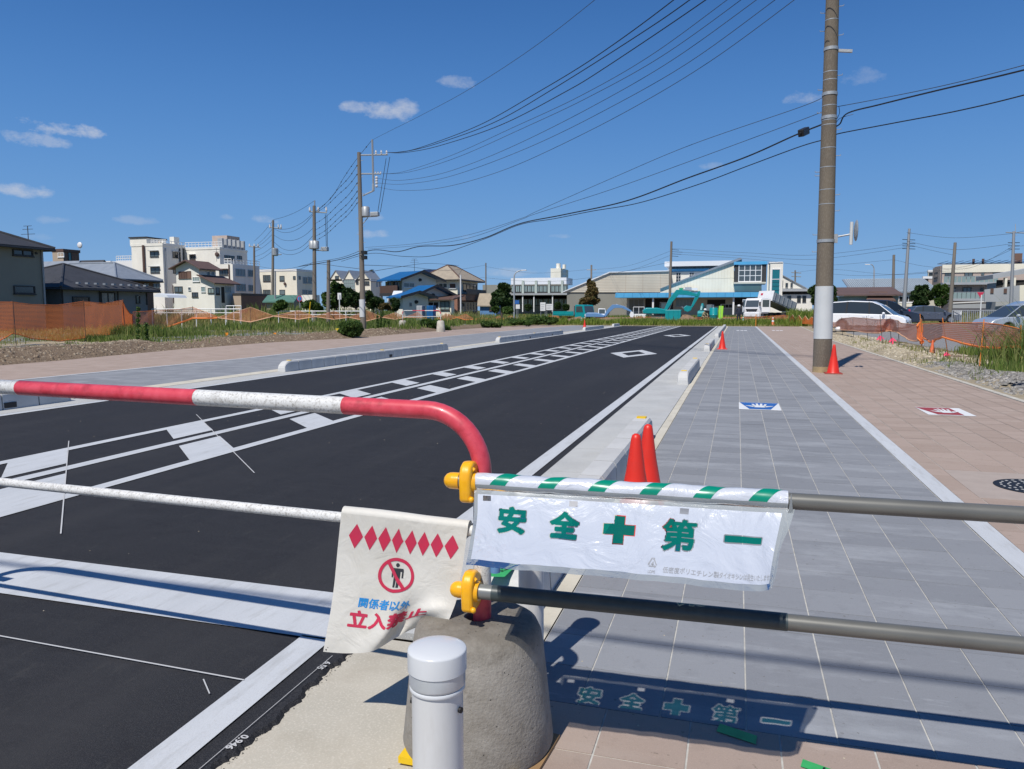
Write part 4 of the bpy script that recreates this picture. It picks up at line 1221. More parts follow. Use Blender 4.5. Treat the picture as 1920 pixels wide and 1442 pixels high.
put(t,'panel',npmesh('panel',VV,np.array(FF),M['banner_white'],smooth=True),M['banner_white'])
clear = flat([[(0,0),(BW0,0),(BW0,.016),(0,.016)],[(0,.222),(BW0,.222),(BW0,.237),(0,.237)],[(0,.016),(.012,.016),(.012,.222),(0,.222)],[(BW0 - .012,.016),(BW0,.016),(BW0,.222),(BW0 - .012,.222)]])
put(t,'clear_border',remap(clear,fb,.006),M['clear_film'])
for (tx,a,b,w,h) in plan:
    put(t,'character',bold_cells(thin(tx,a,b,w,h),BOLD.get(tx,.0001),.0010,ban_off(.0004)),M['green_film'])
# small print
for (s,a,b,size) in (('低密度ポリエチレン製',.700,.207,.0165),('ダイオキシンは発生いたしません',.868,.207,.0158),('LDPE',.585,.215,.010)):
    me = glyphs(s,size,.0001); c,sz = centre_mesh(me)
    me.transform(Matrix.Translation((a,b,0)) @ Matrix.Diagonal((1,-1,1,1)) @ Matrix.Translation((-c[0],-c[1],0)))
    if a > .86: me.transform(Matrix.Translation((a,0,0)) @ Matrix.Diagonal((.72,1,1,1)) @ Matrix.Translation((-a,0,0)))
    put(t,'small_print',remap(me,ban_off(.0009),.03),M['grey_ink'])
tri = []
for k in range(3):
    a0 = math.pi / 2 + k * 2 * math.pi / 3; R1 = .0165
    A = Vector((R1 * math.cos(a0),R1 * math.sin(a0))); B = Vector((R1 * math.cos(a0 + 2 * math.pi / 3),R1 * math.sin(a0 + 2 * math.pi / 3)))
    d = (B - A); s0,s1 = A + d * .14,A + d * .74; n = Vector((-d.y,d.x)).normalized() * .0016
    tri.append([(.585 + p.x,.193 - p.y) for p in (s0 + n,s1 + n,s1 - n,s0 - n)])
    tip = A + d * .92; n *= 2.3; tri.append([(.585 + p.x,.193 - p.y) for p in (s1 + n,tip,s1 - n)])
me = glyphs('4',.016,.0004); c,sz = centre_mesh(me)
me.transform(Matrix.Translation((.585,.195,0)) @ Matrix.Diagonal((1,-1,1,1)) @ Matrix.Translation((-c[0],-c[1],0)))
put(t,'recycling_mark',remap(flat(tri),ban_off(.0009),.03),M['grey_ink']); put(t,'recycling_mark',remap(me,ban_off(.0009),.03),M['grey_ink'])
# the roll round the pipe, with green slanted stripes
def roll(a,th,off=0.0):
    s = a / BW0; x = -.795 + .95 * s; c = Vector((x,fU(x).y - .002,fU(x).z + .002))
    r = .0288 + off + .0012 * math.sin(23 * a + 2 * th) + .0008 * math.sin(71 * a)
    return c + Vector((0,-math.sin(th) * r,math.cos(th) * r))
mb = MB(); na,nt_ = 90,26
for i in range(na):
    for j in range(nt_):
        a0,a1 = BW0 * i / na,BW0 * (i + 1) / na; t0,t1 = -2.2 + 3.85 * j / nt_,-2.2 + 3.85 * (j + 1) / nt_
        mb.face([roll(a0,t0),roll(a1,t0),roll(a1,t1),roll(a0,t1)])
t.part('roll',mb,M['roll_white'],smooth=True,merge=True)
mb = MB()
for i in range(na):
    for j in range(8):
        a0,a1 = BW0 * i / na,BW0 * (i + 1) / na; t0,t1 = 1.65 + .8 * j / 8,1.65 + .8 * (j + 1) / 8
        mb.face([roll(a0,t0),roll(a1,t0),roll(a1,t1),roll(a0,t1)])
t.part('clear_strip',mb,M['clear_film'],smooth=True,merge=True)
for k in range(6):
    a0 = .055 + .158 * k; mb = MB()
    for j in range(14):
        u0,u1 = j / 14,(j + 1) / 14
        f = lambda u: (a0 + .046 * (1 - u) ** 1.2,-.15 + 1.78 * u)
        for q in range(4):
            w0,w1 = .052 * q / 4,.052 * (q + 1) / 4
            A,B = f(u0),f(u1)
            mb.face([roll(A[0] + w0,A[1],.0005),roll(A[0] + w1,A[1],.0005),roll(B[0] + w1,B[1],.0005),roll(B[0] + w0,B[1],.0005)])
    t.part('green_stripe',mb,M['print_green_gloss'] if 'print_green_gloss' in M else M['print_green'],smooth=True,merge=True)
# gathered right edge of clear plastic
mb = MB(); pr = None
for j in range(13):
    u = j / 12; p = ban(BW0,.237 * u); q = p + Vector((.018 * (1 - u) + .003 * math.sin(9 * u),-.012 + .004 * math.sin(14 * u),.004))
    if pr: mb.face([pr[0],p,q,pr[1]])
    pr = (p,q)
p0 = ban(BW0,0); mb.prism([p0 + Vector((0,-.01,-.01)),p0 + Vector((.014,-.012,-.012)),p0 + Vector((.006,-.03,.055))],(0,.004,0))
t.part('gathered_edge',mb,M['clear_film'])

# ---------------------------------------------------------------- no-entry cloth on the left rail
rows_v = [0,.25,.5,.7,.85,1.0]; cols_u = [0,.25,.5,.65,.8,1.0]
gp = [[(640,962),(700,968),(757,975),(792,980),(827,984),(877,990)],
      [(633,1030),(692,1037),(750,1043),(786,1047),(822,1051),(868,1057)],
      [(627,1093),(685,1100),(742,1106),(780,1110),(815,1114),(857,1120)],
      [(620,1144),(676,1150),(730,1156),(765,1147),(800,1143),(848,1147)],
      [(613,1183),(668,1191),(720,1192),(753,1172),(792,1158),(841,1163)],
      [(606,1222),(650,1225),(698,1221),(742,1196),(783,1176),(834,1170)]]
gy = [[0,0,0,0,0,0],[.0,.004,.008,.006,.0,-.004],[-.012,-.004,.004,.0,-.008,-.012],[-.030,-.012,-.012,.022,-.030,-.022],[-.045,-.022,-.028,.040,-.005,-.03],[-.060,-.034,-.030,.020,.045,-.02]]
grid3 = []
for r_i,rowp in enumerate(gp):
    grid3.append([])
    for c_i,(x,y) in enumerate(rowp):
        xx = (x - 640) / 237.0
        Yb = 2.332 - .022 * xx + gy[r_i][c_i]
        # a first guess for the rail's own depth at this column
        grid3[-1].append(atY(x,y,Yb))
def cr(p0,p1,p2,p3,t):
    return .5 * ((2 * p1) + (-p0 + p2) * t + (2 * p0 - 5 * p1 + 4 * p2 - p3) * t * t + (-p0 + 3 * p1 - 3 * p2 + p3) * t ** 3)
def cloth(u,v,off=0.0):
    def loc(a,arr):
        a = min(max(a,arr[0]),arr[-1]); i = 0
        while i < len(arr) - 2 and a > arr[i + 1]: i += 1
        return i,(a - arr[i]) / (arr[i + 1] - arr[i])
    iu,fu = loc(u,cols_u); iv,fv_ = loc(v,rows_v)
    def rowpt(r):
        g = grid3[r]; n = len(g) - 1
        return cr(g[max(iu - 1,0)],g[iu],g[iu + 1],g[min(iu + 2,n)],fu)
    n = len(grid3) - 1
    return cr(rowpt(max(iv - 1,0)),rowpt(iv),rowpt(iv + 1),rowpt(min(iv + 2,n)),fv_)
def cloth_off(off):
    def f(u,v):
        e = 2e-3; p = cloth(u,v); n = (cloth(min(u + e,1),v) - cloth(max(u - e,0),v)).cross(cloth(u,min(v + e,1)) - cloth(u,max(v - e,0)))
        n = n.normalized() if n.length > 1e-9 else Vector((0,-1,0))
        if n.y > 0: n = -n
        return p + n * off
    return f
CW,CH = .40,.44
t = Thing('warning_cloth','white no-entry cloth with a crumpled corner hung on the lower left rail','warning flag',cloth(.5,0))
mb = MB(); N1,N2 = 44,44
vs = [[cloth_off(0)(i / N1,j / N2) for i in range(N1 + 1)] for j in range(N2 + 1)]
for j in range(N2):
    for i in range(N1): mb.face([vs[j][i],vs[j][i + 1],vs[j + 1][i + 1],vs[j + 1][i]])
t.part('cloth',mb,M['cloth_white'],smooth=True,merge=True)
# sleeve over the rail
mb = MB()
for j in range(10):
    th0,th1 = -math.pi * .15 + math.pi * 1.15 * j / 10,-math.pi * .15 + math.pi * 1.15 * (j + 1) / 10
    for i in range(12):
        u0,u1 = i / 12,(i + 1) / 12
        def sl(u,th):
            p = cloth(u,0); r = .0225; return p + Vector((0,r - r * math.sin(math.pi / 2 + th * 0) * math.cos(th),r * math.sin(th) * 1.05 - .004))
        mb.face([sl(u0,th0),sl(u1,th0),sl(u1,th1),sl(u0,th1)])
t.part('sleeve',mb,M['cloth_white'],smooth=True,merge=True)
def cput(name,me,m,off=.0012,cut=.02):
    # flat cloth coordinates in metres -> u, v
    f = cloth_off(off); put(t,name,remap(me,lambda a,b: f(a / CW,b / CH),cut),m)
for k in range(8):
    a = .058 + .0425 * k; b = .068
    cput('diamond',flat([[(a,b - .033),(a + .0195,b),(a,b + .033),(a - .0195,b)]]),M['print_red'])
def ring(cx,cy,r0,r1,n=40):
    return [[(cx + r0 * math.cos(2 * math.pi * k / n),cy + r0 * math.sin(2 * math.pi * k / n)),(cx + r1 * math.cos(2 * math.pi * k / n),cy + r1 * math.sin(2 * math.pi * k / n)),
             (cx + r1 * math.cos(2 * math.pi * (k + 1) / n),cy + r1 * math.sin(2 * math.pi * (k + 1) / n)),(cx + r0 * math.cos(2 * math.pi * (k + 1) / n),cy + r0 * math.sin(2 * math.pi * (k + 1) / n))] for k in range(n)]
CX,CY = .192,.172
fig = []
hx,hy = CX + .004,CY - .034
fig.append([(hx + .0065 * math.cos(2 * math.pi * k / 14),hy + .0065 * math.sin(2 * math.pi * k / 14)) for k in range(14)])
fig.append([(CX - .013,CY - .024),(CX + .021,CY - .024),(CX + .0225,CY - .018),(CX + .0225,CY + .006),(CX + .018,CY + .006),(CX + .018,CY - .014),(CX + .014,CY - .014),(CX + .014,CY + .006),(CX - .006,CY + .006),(CX - .006,CY - .014),(CX - .0085,CY - .014),(CX - .0085,CY + .006),(CX - .0135,CY + .006),(CX - .0145,CY - .018)])
fig.append([(CX - .006,CY + .006),(CX + .003,CY + .006),(CX + .001,CY + .040),(CX - .006,CY + .040)])
fig.append([(CX + .005,CY + .006),(CX + .014,CY + .006),(CX + .012,CY + .040),(CX + .005,CY + .040)])
cput('pictogram',flat(fig),M['print_black'],.0012)
cput('no_entry_ring',flat(ring(CX,CY,.047,.057)),M['print_red'],.0018)
sl_ = .707
cput('slash',flat([[(CX + sgn * .049 * sl_ * .8 + ox,CY + sgn * .049 * sl_ * 1.18 + oy) for sgn,ox,oy in ((-1,-.0045,.003),(-1,.0045,-.003),(1,.0045,-.003),(1,-.0045,.003))]]),M['print_red'],.0026)
f_ = cloth_off(.0012)
me = glyphs('関係者以外',.034,0); c,sz = centre_mesh(me); me.transform(Matrix.Translation((.172,.270,0)) @ Matrix.Diagonal((.166 / sz[0],-.032 / sz[1],1,1)) @ Matrix.Translation((-c[0],-c[1],0)))
put(t,'lettering',bold_cells(me,.0009,.0009,lambda a,b: f_(a / CW,b / CH)),M['print_blue'])
me = glyphs('立入禁止',.055,0,space=1.06); c,sz = centre_mesh(me); me.transform(Matrix.Translation((.196,.325,0)) @ Matrix.Diagonal((.256 / sz[0],-.049 / sz[1],1,1)) @ Matrix.Translation((-c[0],-c[1],0)))
put(t,'lettering',bold_cells(me,.0024,.0011,lambda a,b: f_(a / CW,b / CH)),M['print_red'])
mb = MB(); mb.ball(cloth(.04,.975),.0025,n=8); mb.ball(cloth(.055,.955),.0015,n=8); t.part('eyelet',mb,M['ink_black'])

# ---------------------------------------------------------------- cones
def cone(label,x,y,h=.70,m='red_cone',bands=False,base='cone_base',z=0.0,rot=0.0,group=None):
    t = Thing('traffic_cone',label,'traffic cone',(x,y,z),group)
    s = h / .70
    mb = MB(); mb.lathe([(.145 * s,.03 * s),(.135 * s,.045 * s),(.060 * s,.45 * s),(.032 * s,.655 * s),(.026 * s,.675 * s),(.012 * s,.685 * s)],(x,y,z),28); t.part('body',mb,M[m],smooth=50)
    mb = MB(); a = .19 * s; mb.box(x - a,x + a,y - a,y + a,z + .003,z + .03 * s); o = t.part('base',mb,M[base],bevel=.01)
    if bands:
        for z0,z1 in ((.30,.42),(.54,.64)):
            f = lambda q: (.135 - (.135 - .060) * (q - .045) / .405) if q < .45 else (.060 - .028 * (q - .45) / .205)
            mb = MB(); mb.lathe([(f(z0) * s + .003,z0 * s),(f(z1) * s + .003,z1 * s)],(x,y,z),24); t.part('band',mb,M['white_plastic'],smooth=50)
    return t
cone('front cone of the red pair behind the banner',-.60,4.82)
cone('rear cone of the red pair behind the banner',-.572,5.25)
cone('red cone on the footway beside the far kerb blocks',-.52,29.8,base='red_cone')
cone('red cone standing against the foot of the big utility pole',2.17,18.95)
cone('small red cone on the left footway far off',-12.4,63.5,bands=False)
cone('green cone with a white top at the far left end of the paving',-15.9,79.5,m='green_cone',bands=True,base='green_cone',z=.02,h=.75)
cone('small orange and white cone in the far grass right of the road end',-1.9,81.0,m='orange_cone',bands=True,base='orange_cone',h=.72,z=.05)
cone('green and white cone in the far grass above the footway',.55,79.0,m='green_cone',bands=True,base='green_cone',h=.85,z=.05)
cone('pale orange cone at the far right corner of the footway',3.2,75.2,m='orange_cone',bands=True,base='orange_cone',h=.9,z=.02)
cone('faded orange cone half hidden in the weeds right of the pole',5.95,26.8,m='orange_cone',h=.5,base='orange_cone',z=.05)

# ================================================================== UTILITY POLES AND WIRES
def pole_line(x0,y0,x1,y1,T):
    """foot and top of an upright seen at the two picture points, at forward distance T"""
    a,b = atT(x0,y0,T),atT(x1,y1,T); return a,b
# the big near pole
t = Thing('utility_pole','tall concrete utility pole with a white band, nearest and right of the footway','utility pole',(1.97,19.38,0))
PB,PT = Vector((1.97,19.38,0)),Vector((1.83,19.38,13.0))
pf = lambda z: PB.lerp(PT,z / 13.0)
pr_ = lambda z: .212 - .0082 * z
def pole_seg(z0,z1,m,e=0.0,name='shaft'):
    mb = MB(); n = max(1,int((z1 - z0) / 1.5)); mb.tube([pf(z0 + (z1 - z0) * k / n) for k in range(n + 1)],[pr_(z0 + (z1 - z0) * k / n) + e for k in range(n + 1)],32)
    return t.part(name,mb,m,smooth=60)
zb = lambda ypx: atY(1541,ypx,19.38).z
pole_seg(0,13.0,M['pole_concrete'])
pole_seg(.0,.14,M['pole_foot'],.004,'foot_wrap')
pole_seg(zb(635),zb(537),M['pole_wrap'],.006,'white_wrap')
for ypx in (40,137,152,200,227,236,279,315,357,384):
    z = atY(1555,ypx,19.38).z; mb = MB(); mb.tube([pf(z),pf(z + .018)],pr_(z) + .003,24); t.part('strap',mb,M['galv'],smooth=60)
for ypx in (93,177,221,452):
    z = atY(1555,ypx,19.38).z; mb = MB(); mb.tube([pf(z - .035),pf(z + .035)],pr_(z) + .012,24); t.part('band',mb,M['galv'],smooth=60)
for i,ypx in enumerate((14,24,58,68,143,168,211,244,293,322,329,366,396,440,472)):
    z = atY(1555,ypx,19.38).z; s = 1 if i % 4 in (0,3) else -1
    c = pf(z); mb = MB(); mb.tube([c + Vector((s * (pr_(z) - .02),0,0)),c + Vector((s * (pr_(z) + .10),-.02,.0)),c + Vector((s * (pr_(z) + .10),-.02,.03))],.008,6); t.part('step_bolt',mb,M['galv'])
z = zb(97); c = pf(z); mb = MB(); mb.obox(c + Vector((pr_(z),-.04,-.04)),(.30,0,-.04),(0,.07,0),(0,0,.06)); t.part('bracket',mb,M['galv'])
z = zb(452); c = pf(z)
mb = MB(); mb.obox(c + Vector((pr_(z) - .02,-.05,-.05)),(.09,0,0),(0,.10,0),(0,0,.20)); t.part('mirror_clamp',mb,M['galv'])
mt = Thing('traffic_mirror','round traffic mirror seen edge-on from behind on the big pole','mirror',c + Vector((pr_(z),0,.1)))
a0 = c + Vector((pr_(z) + .06,0,.09)); a1 = a0 + Vector((.30,-.02,.05))
mb = MB(); mb.tube([a0,a1],.022,10); mt.part('arm',mb,M['galv'],smooth=60)
mb = MB(); mb.tube([a1 + Vector((.0,0,-.24)),a1 + Vector((0,0,.28))],.038,12); mt.part('mount',mb,M['pole_wrap'],smooth=60)
mb = MB()
axis = Vector((1,.02,0)).normalized(); e1 = Vector((-axis.y,axis.x,0)); e2 = Vector((0,0,1)); cc = a1 + Vector((.05,0,.08))
rings = [(.02,-.020),(.12,-.014),(.20,.0),(.24,.016),(.245,.025)]
for (ra,da),(rb,db) in zip(rings,rings[1:]):
    for k in range(28):
        w0,w1 = 2 * math.pi * k / 28,2 * math.pi * (k + 1) / 28
        P_ = lambda r,d,w: cc + axis * (d + .03) + e1 * (r * math.cos(w)) + e2 * (r * math.sin(w))
        mb.face([P_(ra,da,w0),P_(ra,da,w1),P_(rb,db,w1),P_(rb,db,w0)])
mt.part('back_shell',mb,M['galv'],smooth=True,merge=True)
mb = MB(); mb.face([cc + axis * .06 + e1 * (.238 * math.cos(2 * math.pi * k / 28)) + e2 * (.238 * math.sin(2 * math.pi * k / 28)) for k in range(28)]); mt.part('mirror_face',mb,M['glass_mid'])

def far_pole(label,x0,y0,x1,y1,T,r0,r1,m='pole_far',bolts=True,grp='utility poles along the left street',base_z=None):
    a,b = pole_line(x0,y0,x1,y1,T); d = (b - a)
    gz = 0.0 if base_z is None else base_z
    a = a - d * ((a.z - gz) / d.z) if abs(d.z) > .01 else a
    t = Thing('utility_pole',label,'utility pole',a,grp)
    mb = MB(); mb.tube([a,b],[r0,r1],14); t.part('shaft',mb,M[m],smooth=60)
    if bolts and T < 90:
        mb = MB(); n = 22
        for k in range(4,n):
            p = a.lerp(b,k / n); s = 1 if k % 2 else -1; mb.tube([p,p + Vector((s * (r0 + .12),0,0))],.016,4)
        t.part('step_bolt',mb,M['galv'],kind='stuff')
    return t,a,b
def arm(t,p0,p1,w=.05,m='galv',name='crossarm'):
    mb = MB(); mb.tube([p0,p1],w,6); return t.part(name,mb,M[m])
def insul(t,p,h=.28,r=.07):
    mb = MB(); mb.lathe([(r * .5,0),(r,.05),(r * .6,.09),(r,.14),(r * .5,h)],p,8); t.part('insulator',mb,M['insulator'])
T1,T2,T3,T4 = 50.0,74.0,98.0,122.0
P1,a,b = far_pole('tallest utility pole of the left row with a white foot and a transformer',681,600,673,286,T1,.19,.12)
at1 = lambda x,y: atT(x,y,T1)
arm(P1,at1(675,291),at1(727,290),.05); arm(P1,at1(676,326),at1(714,326),.05)
arm(P1,at1(698,262),at1(700,345),.07,'pole_steel'); arm(P1,at1(700,345),at1(700,358),.09,'galv'); arm(P1,at1(700,358),at1(680,367),.05)
for x in (705,715,725): insul(P1,at1(x,290))
for x in (704,709,714): insul(P1,at1(x,326),.15,.05)
for y in (333,338,343,349): mb = MB(); mb.ball(at1(706,y),.10,n=8); P1.part('spool',mb,M['insulator'])
mb = MB(); mb.lathe([(.18,0),(.26,.05),(.26,.62),(.20,.68)],at1(686,407),14); P1.part('transformer',mb,M['galv'],smooth=50)
arm(P1,at1(676,407),at1(708,405),.05); arm(P1,at1(680,420),at1(690,408),.03); mb = MB(); mb.box(-.25,.25,-.12,.12,0,.22)
p = at1(703,404); mb = MB(); mb.box(p.x - .28,p.x + .28,p.y - .15,p.y + .15,p.z - .05,p.z + .22); P1.part('switch_box',mb,M['galv'],bevel=.03)
for y in (474,483): p = at1(683,y); mb = MB(); mb.box(p.x - .18,p.x + .18,p.y - .2,p.y + .1,p.z - .12,p.z + .12); P1.part('cable_box',mb,M['wire_black'])
mb = MB(); p0,p1_ = at1(680,595),at1(679.2,562); mb.tube([p0,p1_],.205,14); P1.part('white_wrap',mb,M['pole_wrap'],smooth=60)
for x0,y0,x1,y1 in ((724,297,708,400),(731,294,713,398)): arm(P1,at1(x0,y0),at1(x1,y1),.018,'wire_black','jumper_wire')
P2,a,b = far_pole('second utility pole of the left row with a transformer cluster',590,600,589,386,T2,.22,.15)
at2 = lambda x,y: atT(x,y,T2)
arm(P2,at2(590,392),at2(590,376),.07,'pole_steel'); arm(P2,at2(580,397),at2(599,398),.06); arm(P2,at2(597,398),at2(613,399),.06)
for x in (581,589,597,612): insul(P2,at2(x,397),.45,.11)
mb = MB(); mb.lathe([(.22,0),(.34,.05),(.34,.75),(.28,.8)],at2(586,467),14); mb.lathe([(.22,0),(.34,.05),(.34,.75),(.28,.8)],at2(592,467),14); P2.part('transformer',mb,M['galv'],smooth=50,kind='stuff')
arm(P2,at2(592,469),at2(613,470),.06); p = at2(609,469); mb = MB(); mb.box(p.x - .35,p.x + .35,p.y - .2,p.y + .2,p.z - .1,p.z + .3); P2.part('switch_box',mb,M['galv'],bevel=.04)
for x0,y0,x1,y1 in ((610,402,612,466),(613,402,614,466)): arm(P2,at2(x0,y0),at2(x1,y1),.025,'wire_black','jumper_wire')
P3,a,b = far_pole('third utility pole of the left row, slim, before the cream block',511,600,512,413,T3,.20,.14)
at3 = lambda x,y: atT(x,y,T3)
arm(P3,at3(505,426),at3(528,429),.07); [insul(P3,at3(x,428),.5,.12) for x in (506,512,522,527)]; p = at3(516,474); mb = MB(); mb.lathe([(.3,-.4),(.4,-.3),(.4,.5),(.3,.6)],p,10); P3.part('transformer',mb,M['galv'])
arm(P3,at3(512,478),at3(528,477),.07)
P4,a,b = far_pole('fourth and shortest utility pole of the left row beside the white block',477,600,476.5,461,T4,.22,.15)
at4 = lambda x,y: atT(x,y,T4)
arm(P4,at4(467,462),at4(488,464),.08); [insul(P4,at4(x,463),.5,.14) for x in (468,477,484)]
far_pole('short brown utility pole stub between the second and the tallest pole',615.5,600,616,488,66.0,.17,.15,grp=None)
far_pole('thin lamp-topped steel pole left of the dark trees',516,600,516,508,96.0,.12,.1,'pole_steel',grp=None,bolts=False)
GR = 'utility poles around the station'
S1,a,b = far_pole('dark utility pole standing in front of the station with small crossarms',1255,590,1259,453,104.0,.20,.15,grp=GR)
atS = lambda x,y: atT(x,y,104.0)
for y,l in ((468,1273),(472,1280),(476,1277),(480,1272)): arm(S1,atS(1259,y),atS(l,y + 1),.03,'wire_black')
S2,a,b = far_pole('utility pole with a crossarm rising behind the conifer left of the station',1108,575,1109,497,140.0,.22,.16,grp=GR)
arm(S2,atT(1100,506,140),atT(1118,506,140),.08)
far_pole('thin pole at the left end of the platform roofs',911,575,911,493,150.0,.16,.12,grp=GR,bolts=False)
R1,a,b = far_pole('leaning steel utility pole right of the white wrap pole',1694,592,1705,429,78.0,.22,.12,'pole_steel',grp=GR,base_z=.3)
atR1 = lambda x,y: atT(x,y,78.0)
for y in (449,456,461,466): arm(R1,atR1(1692,y),atR1(1716,y + 1),.03,'wire_black')
far_pole('short brown utility pole beside the pale blue roof',1674,575,1676,478,95.0,.2,.15,grp=GR,bolts=False)
far_pole('leaning brown utility pole before the apartment balconies',1781,592,1791,455,72.0,.20,.13,grp=GR,base_z=.3)
R4,a,b = far_pole('steel utility pole at the right edge with one wide crossarm',1895,592,1901,434,72.0,.18,.12,'pole_steel',grp=GR,base_z=.3)
atR4 = lambda x,y: atT(x,y,72.0)
arm(R4,atR4(1886,436),atR4(1925,437),.05); arm(R4,atR4(1904,436),atR4(1904,420),.03)
for y in (455,461,467): arm(R4,atR4(1890,y),atR4(1912,y),.03,'wire_black')
W1,a,b = far_pole('distant pylon-like utility pole right of the station tower',1491,575,1491,507,150.0,.18,.14,grp=GR,bolts=False)
for y in (511,518): arm(W1,atT(1484,y,150),atT(1502,y + 1,150),.08)

# wires: each follows the picture from one support to the next, its distance changing as a straight run's does
def wire(label,pts,Ta,Tb,r=.012,m='wire_black',grp=None,n=10,end_ext=None):
    xa,xb = pts[0][0],pts[-1][0]
    dense = []
    P_ = [pts[0]] + list(pts) + [pts[-1]]
    for i in range(1,len(P_) - 2):
        for k in range(n):
            f = k / n
            dense.append(tuple(cr(P_[i - 1][c],P_[i][c],P_[i + 1][c],P_[i + 2][c],f) for c in (0,1)))
    dense.append(pts[-1])
    out = []
    for x,y in dense:
        f = (x - xa) / (xb - xa) if abs(xb - xa) > 1e-6 else 0
        T = 1 / ((1 - f) / Ta + f / Tb); out.append(atT(x,y,T))
    mb = MB(); mb.tube(out,r,6)
    o = single('overhead_wire',mb,M[m],label,'wire',grp,base=tuple(out[0])); return out
G1 = 'high wires from the tallest left pole'
HV = 'thin high wire sweeping from the tallest left pole up to the right'
wi_ = 0
for pts in ([(727,286),(745,285.5),(790,276),(900,234),(1000,178),(1119,105),(1263,0),(1420,-130)],
            [(727,286),(760,284),(820,269),(930,228),(1040,165),(1195,67),(1293,0),(1460,-125)],
            [(727,286),(760,286),(825,273),(940,234),(1055,175),(1133,128),(1323,0),(1500,-128)]):
    wire(['uppermost','middle','lowest'][wi_] + ' of the three thin high wires sweeping from the tallest left pole up right',pts,T1,17,.016,grp=G1); wi_ += 1
wire('highest thin wire from the mast of the tallest left pole to the top edge',[(699,262),(730,246),(790,216),(882,166),(1000,89),(1115,0),(1240,-105)],T1,18,.009,'wire_grey')
LV = 'low-voltage wire sagging from the tallest left pole towards the top right corner'
wi_ = 0
for pts in ([(716,326),(760,321),(850,290),(960,240),(1088,180),(1220,104),(1363,0),(1520,-120)],
            [(716,326),(770,322),(860,294),(975,243),(1100,184),(1240,106),(1389,0),(1545,-120)],
            [(706,334),(755,338),(840,322),(960,275),(1110,200),(1260,113),(1418,0),(1570,-115)],
            [(706,343),(760,345),(850,329),(990,277),(1130,209),(1290,118),(1453,0),(1600,-112)],
            [(706,350),(750,357),(828,352),(930,324),(1030,282),(1180,206),(1330,116),(1489,0),(1640,-118)]):
    wire(['first','second','third','fourth','fifth'][wi_] + ' from the top of the five sagging wires below the three high ones',pts,T1,16,.009,'wire_grey',grp='low-voltage wires from the tallest left pole'); wi_ += 1
TT = 19.3
wire('thick black telephone cable from the cable box down to the left pole',[(1545,232),(1490,254),(1400,294),(1289,334),(1177,376),(1060,402),(976,419),(909,446),(850,460),(788,462),(745,472),(698,469),(640,486),(560,500)],TT,T1 + 4,.020)
wire('black cable slung just under the thick telephone cable',[(1545,262),(1500,275),(1400,312),(1312,345),(1200,380),(1110,396),(1040,410),(976,421),(909,448),(819,478),(760,481),(698,475),(640,490)],TT,T1 + 3,.013)
wire('thin grey wire to the big pole, upper of the slack pair',[(1548,180),(1500,201),(1300,270),(1150,333),(1007,396),(976,410),(880,440),(788,456),(685,464)],TT,T1,.008,'wire_grey')
wire('thin grey wire to the big pole, lower of the slack pair',[(1548,207),(1500,226),(1300,300),(1150,354),(1007,400),(976,412),(880,446),(788,460),(690,467)],TT,T1,.008,'wire_grey')
wire('thick black cable leaving the big pole to the right edge',[(1566,238),(1575,232),(1590,212),(1650,196),(1760,169),(1925,130),(2150,70)],TT,13,.018)
wire('lower black cable leaving the big pole to the right edge',[(1566,254),(1580,249),(1680,230),(1800,207),(1925,177),(2150,115)],TT,13,.014)
wire('thin grey wire leaving the big pole to the right edge',[(1570,200),(1650,185),(1780,158),(1925,121),(2150,60)],TT,13,.008,'wire_grey')
wire('short jumper loop on the big pole',[(1573,200),(1574,212),(1568,226),(1567,232),(1575,222),(1600,214)],TT,19.2,.007,'wire_grey')
cb = atT(1507,247,18.0)
t = Thing('cable_closure','black cable junction box hanging on the cable beside the big pole','cable box',cb)
d = (atT(1523,241,18.4) - atT(1490,256,17.6)).normalized(); up = Vector((0,0,1)); sd = d.cross(up).normalized(); up = sd.cross(d)
mb = MB(); mb.obox(cb - d * .21 - sd * .07 - up * .09,d * .42,sd * .14,up * .17); t.part('case',mb,M['black_plastic'],bevel=.02)
for s in (-1,1): mb = MB(); mb.tube([cb + d * s * .21,cb + d * s * .30],.03,8); t.part('cable_gland',mb,M['black_plastic'])
# wires between the left poles, with their small markers
def span(label,pts,Ta,Tb,r,grp,beads=0):
    out = wire(label,pts,Ta,Tb,r,'wire_black',grp)
    if beads:
        for k in range(1,beads):
            p = out[int((len(out) - 1) * k / beads)]
            mb = MB(); mb.ball(p,.05,n=6,k=4); o = single('wire_marker',mb,M['wire_black'],'small dark marker clipped to a wire between the two tallest left poles','wire marker','markers on the wires between the left poles')
GA = 'wires between the tallest and the second left pole'
for i,(y0,y1,sg) in enumerate(((262,398,4),(300,399,6),(318,400,7),(334,420,8),(350,432,8),(362,444,8),(372,452,8))):
    x0 = 698 if i < 1 else 676; xm,ym = (x0 + 590) / 2,(y0 + y1) / 2 + sg
    span(['first','second','third','fourth','fifth','sixth','seventh'][i] + ' from the top of the wires slanting between the two tallest left poles',[(x0,y0),(xm + 22,(ym + y0) / 2 + 4),(xm,ym),(xm - 22,(ym + y1) / 2 + 4),(590,y1)],T1,T2,.014,GA,9)
GB = 'wires between the second and the third left pole'
for wi_,(y0,y1,dip) in enumerate(((376,412,6),(397,427,14),(399,428,20),(425,440,18),(438,452,24),(448,462,22))):
    span(['first','second','third','fourth','fifth','sixth','seventh'][wi_] + ' from the top of the wires sagging between the second and third left pole',[(590,y0),(570,y0 * .75 + y1 * .25 + dip * .75),(550,(y0 + y1) / 2 + dip),(530,y0 * .25 + y1 * .75 + dip * .75),(512,y1)],T2,T3,.018,GB)
GC = 'wires between the third and the fourth left pole'
